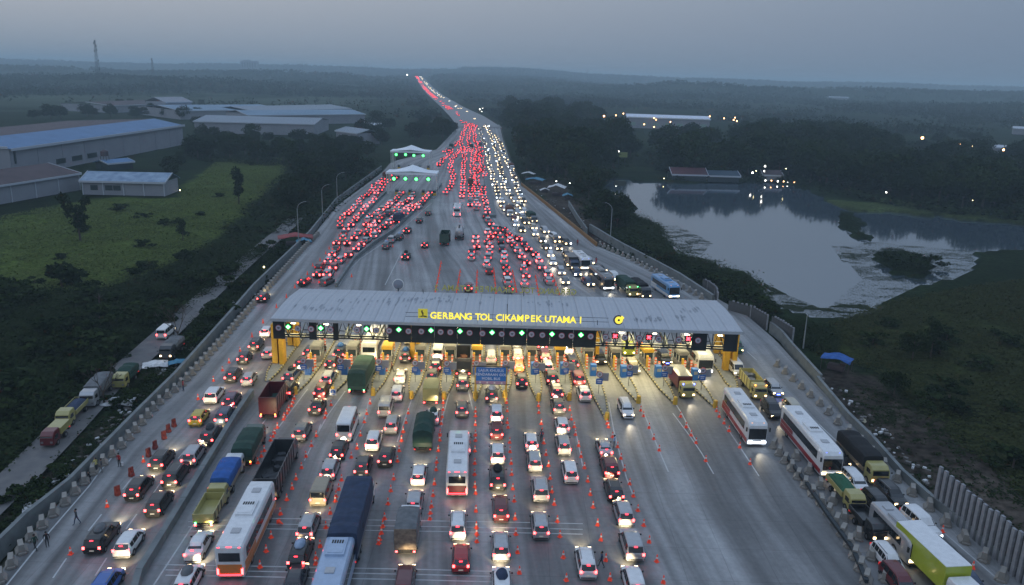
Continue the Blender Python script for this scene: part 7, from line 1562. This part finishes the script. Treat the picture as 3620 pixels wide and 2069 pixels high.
clumps([(3080, 1200), (3400, 1450), (3800, 1800), (3800, 2150), (3310, 1760), (3100, 1540), (2960, 1380)], 800, 10, .7, .35, .3, m_leaf3, 'mud_weeds', 'sparse weeds on the muddy slope')
clumps([(640, 545), (1340, 570), (1340, 610), (1100, 830), (980, 830), (900, 850), (760, 860), (900, 720), (1000, 640), (1010, 590), (700, 570)], 1700, 24, 2.2, 2.2, .8, m_leaf3, 'wood_scrub', 'dark undergrowth of the wood left of the highway')
clumps([(1800, 440), (1860, 640), (2000, 650), (2060, 760), (2160, 840), (2240, 760), (2120, 660), (2260, 560), (2100, 480)], 1500, 24, 2.5, 2.5, 1.0, m_leaf3, 'wood_scrub', 'dark undergrowth right of the highway')
clumps([(2250, 560), (2400, 640), (2800, 645), (2920, 690), (3150, 735), (3700, 795), (3700, 560), (3000, 480), (2400, 500)], 3200, 22, 4.0, 3.2, 1.6, m_leaf3, 'wood_scrub', 'dark undergrowth of the woods behind the lake')
# floating weed on the lake
def weed(poly, n, rad, label, name='water_weed'):
    wp = np.array([g(x, y, -1.88) for x, y in poly]); x0, x1, y0, y1 = wp[:, 0].min(), wp[:, 0].max(), wp[:, 1].min(), wp[:, 1].max(); C_ = []
    while sum(len(c) for c in C_) < n:
        X_ = RN.uniform(x0, x1, n*3); Y_ = RN.uniform(y0, y1, n*3); w = inpoly(X_, Y_, [(p[0], p[1]) for p in wp]); f = vnoise(X_*.45, Y_, 3.2, 61)*.7+vnoise(X_*.5, Y_, 1.1, 62)*.6; C_.append(np.stack([X_, Y_], 1)[w & ((f > .12) | (RN.uniform(0, 1, n*3) < .16))])
    C_ = np.concatenate(C_)[:n]; V, F = [], []; mb = MB()
    a = RN.uniform(0, 6.28, n); s = RN.uniform(.3, 1.0, n)*rad
    off = np.stack([np.stack([np.cos(a+k*math.pi/2)*s*1.5, np.sin(a+k*math.pi/2)*s], 1) for k in range(4)], 1); P = C_[:, None, :]+off; Zq = np.full((n, 4, 1), -1.87)+RN.uniform(0, .05, (n, 1, 1)); V = np.concatenate([P, Zq], 2).reshape(-1, 3)
    me = bpy.data.meshes.new(name); me.from_pydata(V.tolist(), [], np.arange(4*n).reshape(-1, 4).tolist()); me.materials.append(m_weed); me.update(); tag(ob(name, me), label, kind='stuff')
m_weed = leaf_mat('weed', (.02, .03, .015), (.05, .06, .03))
weed([(2960, 880), (3080, 855), (3450, 890), (3440, 960), (3330, 1000), (3150, 1060), (3080, 1100), (2900, 1120), (2980, 1040), (3050, 990)], 16000, .13, 'mottled water weed around the reed island')
weed([(2700, 1000), (2800, 1050), (2900, 1090), (3060, 1060), (3080, 1100), (2960, 1128), (2870, 1118), (2720, 1085)], 9000, .13, 'floating weed in the lower corner of the lake')
weed([(2330, 790), (2400, 800), (2520, 860), (2480, 900), (2400, 900), (2560, 925), (2500, 935), (2380, 870)], 5000, .15, 'floating weed along the near lake shore')
weed([(2940, 870), (3060, 870), (3080, 900), (2980, 930)], 1800, .13, 'thin weed streaks left of the reed island')
clumps([(2970, 748), (3010, 755), (3055, 790), (3030, 806), (3080, 842), (3075, 856), (3020, 828), (2965, 788)], 260, 14, .8, .3, .3, m_leaf3, 'reed_bank', 'dark reed bank curving into the lake', z=-1.5)
clumps([(3080, 892), (3150, 884), (3250, 908), (3305, 937), (3290, 962), (3220, 980), (3150, 956)], 500, 16, .9, .9, .3, m_leaf3, 'reed_island', 'scrubby reed island in the lake', z=-1.5)
# far woods: one mass of crowns
n = 70000
Y_ = 800+RN.uniform(0, 1, n)**1.45*4900; X_ = RN.uniform(-1, 1, n)*(Y_*.78+120)
dn = vnoise(X_, Y_, 190, 71)+.6*vnoise(X_, Y_, 60, 72)+.35*np.clip((Y_-1500)/1500, 0, 1)
roadx = np.interp(Y_, [p[1] for p in FARP], [p[0] for p in FARP]); 
px_, py_ = proj(np.stack([X_, Y_, np.zeros(n)], 1))
keepm = (dn > RN.uniform(-.35, .25, n)) & (np.abs(X_-roadx) > 26+Y_*.004)
plain = inpoly(px_, py_, [(-200, 340), (600, 335), (1100, 345), (1400, 350), (1500, 400), (1400, 440), (1250, 470), (1180, 520), (900, 500), (680, 490), (640, 420), (300, 400), (-200, 395)])
keepm &= ~(plain & (RN.uniform(0, 1, n) < .93)); keepm &= ~inpoly(px_, py_, [(2100, 430), (2600, 430), (2650, 490), (2300, 500), (2120, 490)])
keepm &= ~((py_ > 445) & (px_ > 1560) & (px_ < 1800)) & (py_ < 560)
X_, Y_ = X_[keepm], Y_[keepm]; k = len(X_); Zt = terrain_z(X_, Y_); per = 10; sc = np.clip(Y_/1500, .75, 2.2)
hh = RN.uniform(6, 13, k)*(1+.5*vnoise(X_, Y_, 90, 75)); D_ = RN.normal(size=(k, per, 3))*np.array([2.2, 2.2, 0])*sc[:, None, None]; D_[..., 2] = RN.uniform(.1, .8, (k, per))**1.2*hh[:, None]
P = (np.stack([X_, Y_, Zt], 1)[:, None, :]+D_).reshape(-1, 3); S_ = np.repeat(sc, per)*RN.uniform(2.2, 4.2, k*per)
tag(ob('far_woods', quads_mesh('far_woods', P, S_, m_farleaf)), 'hazy far-off woods rolling to the skyline', kind='stuff')
print('FARW', k*per)
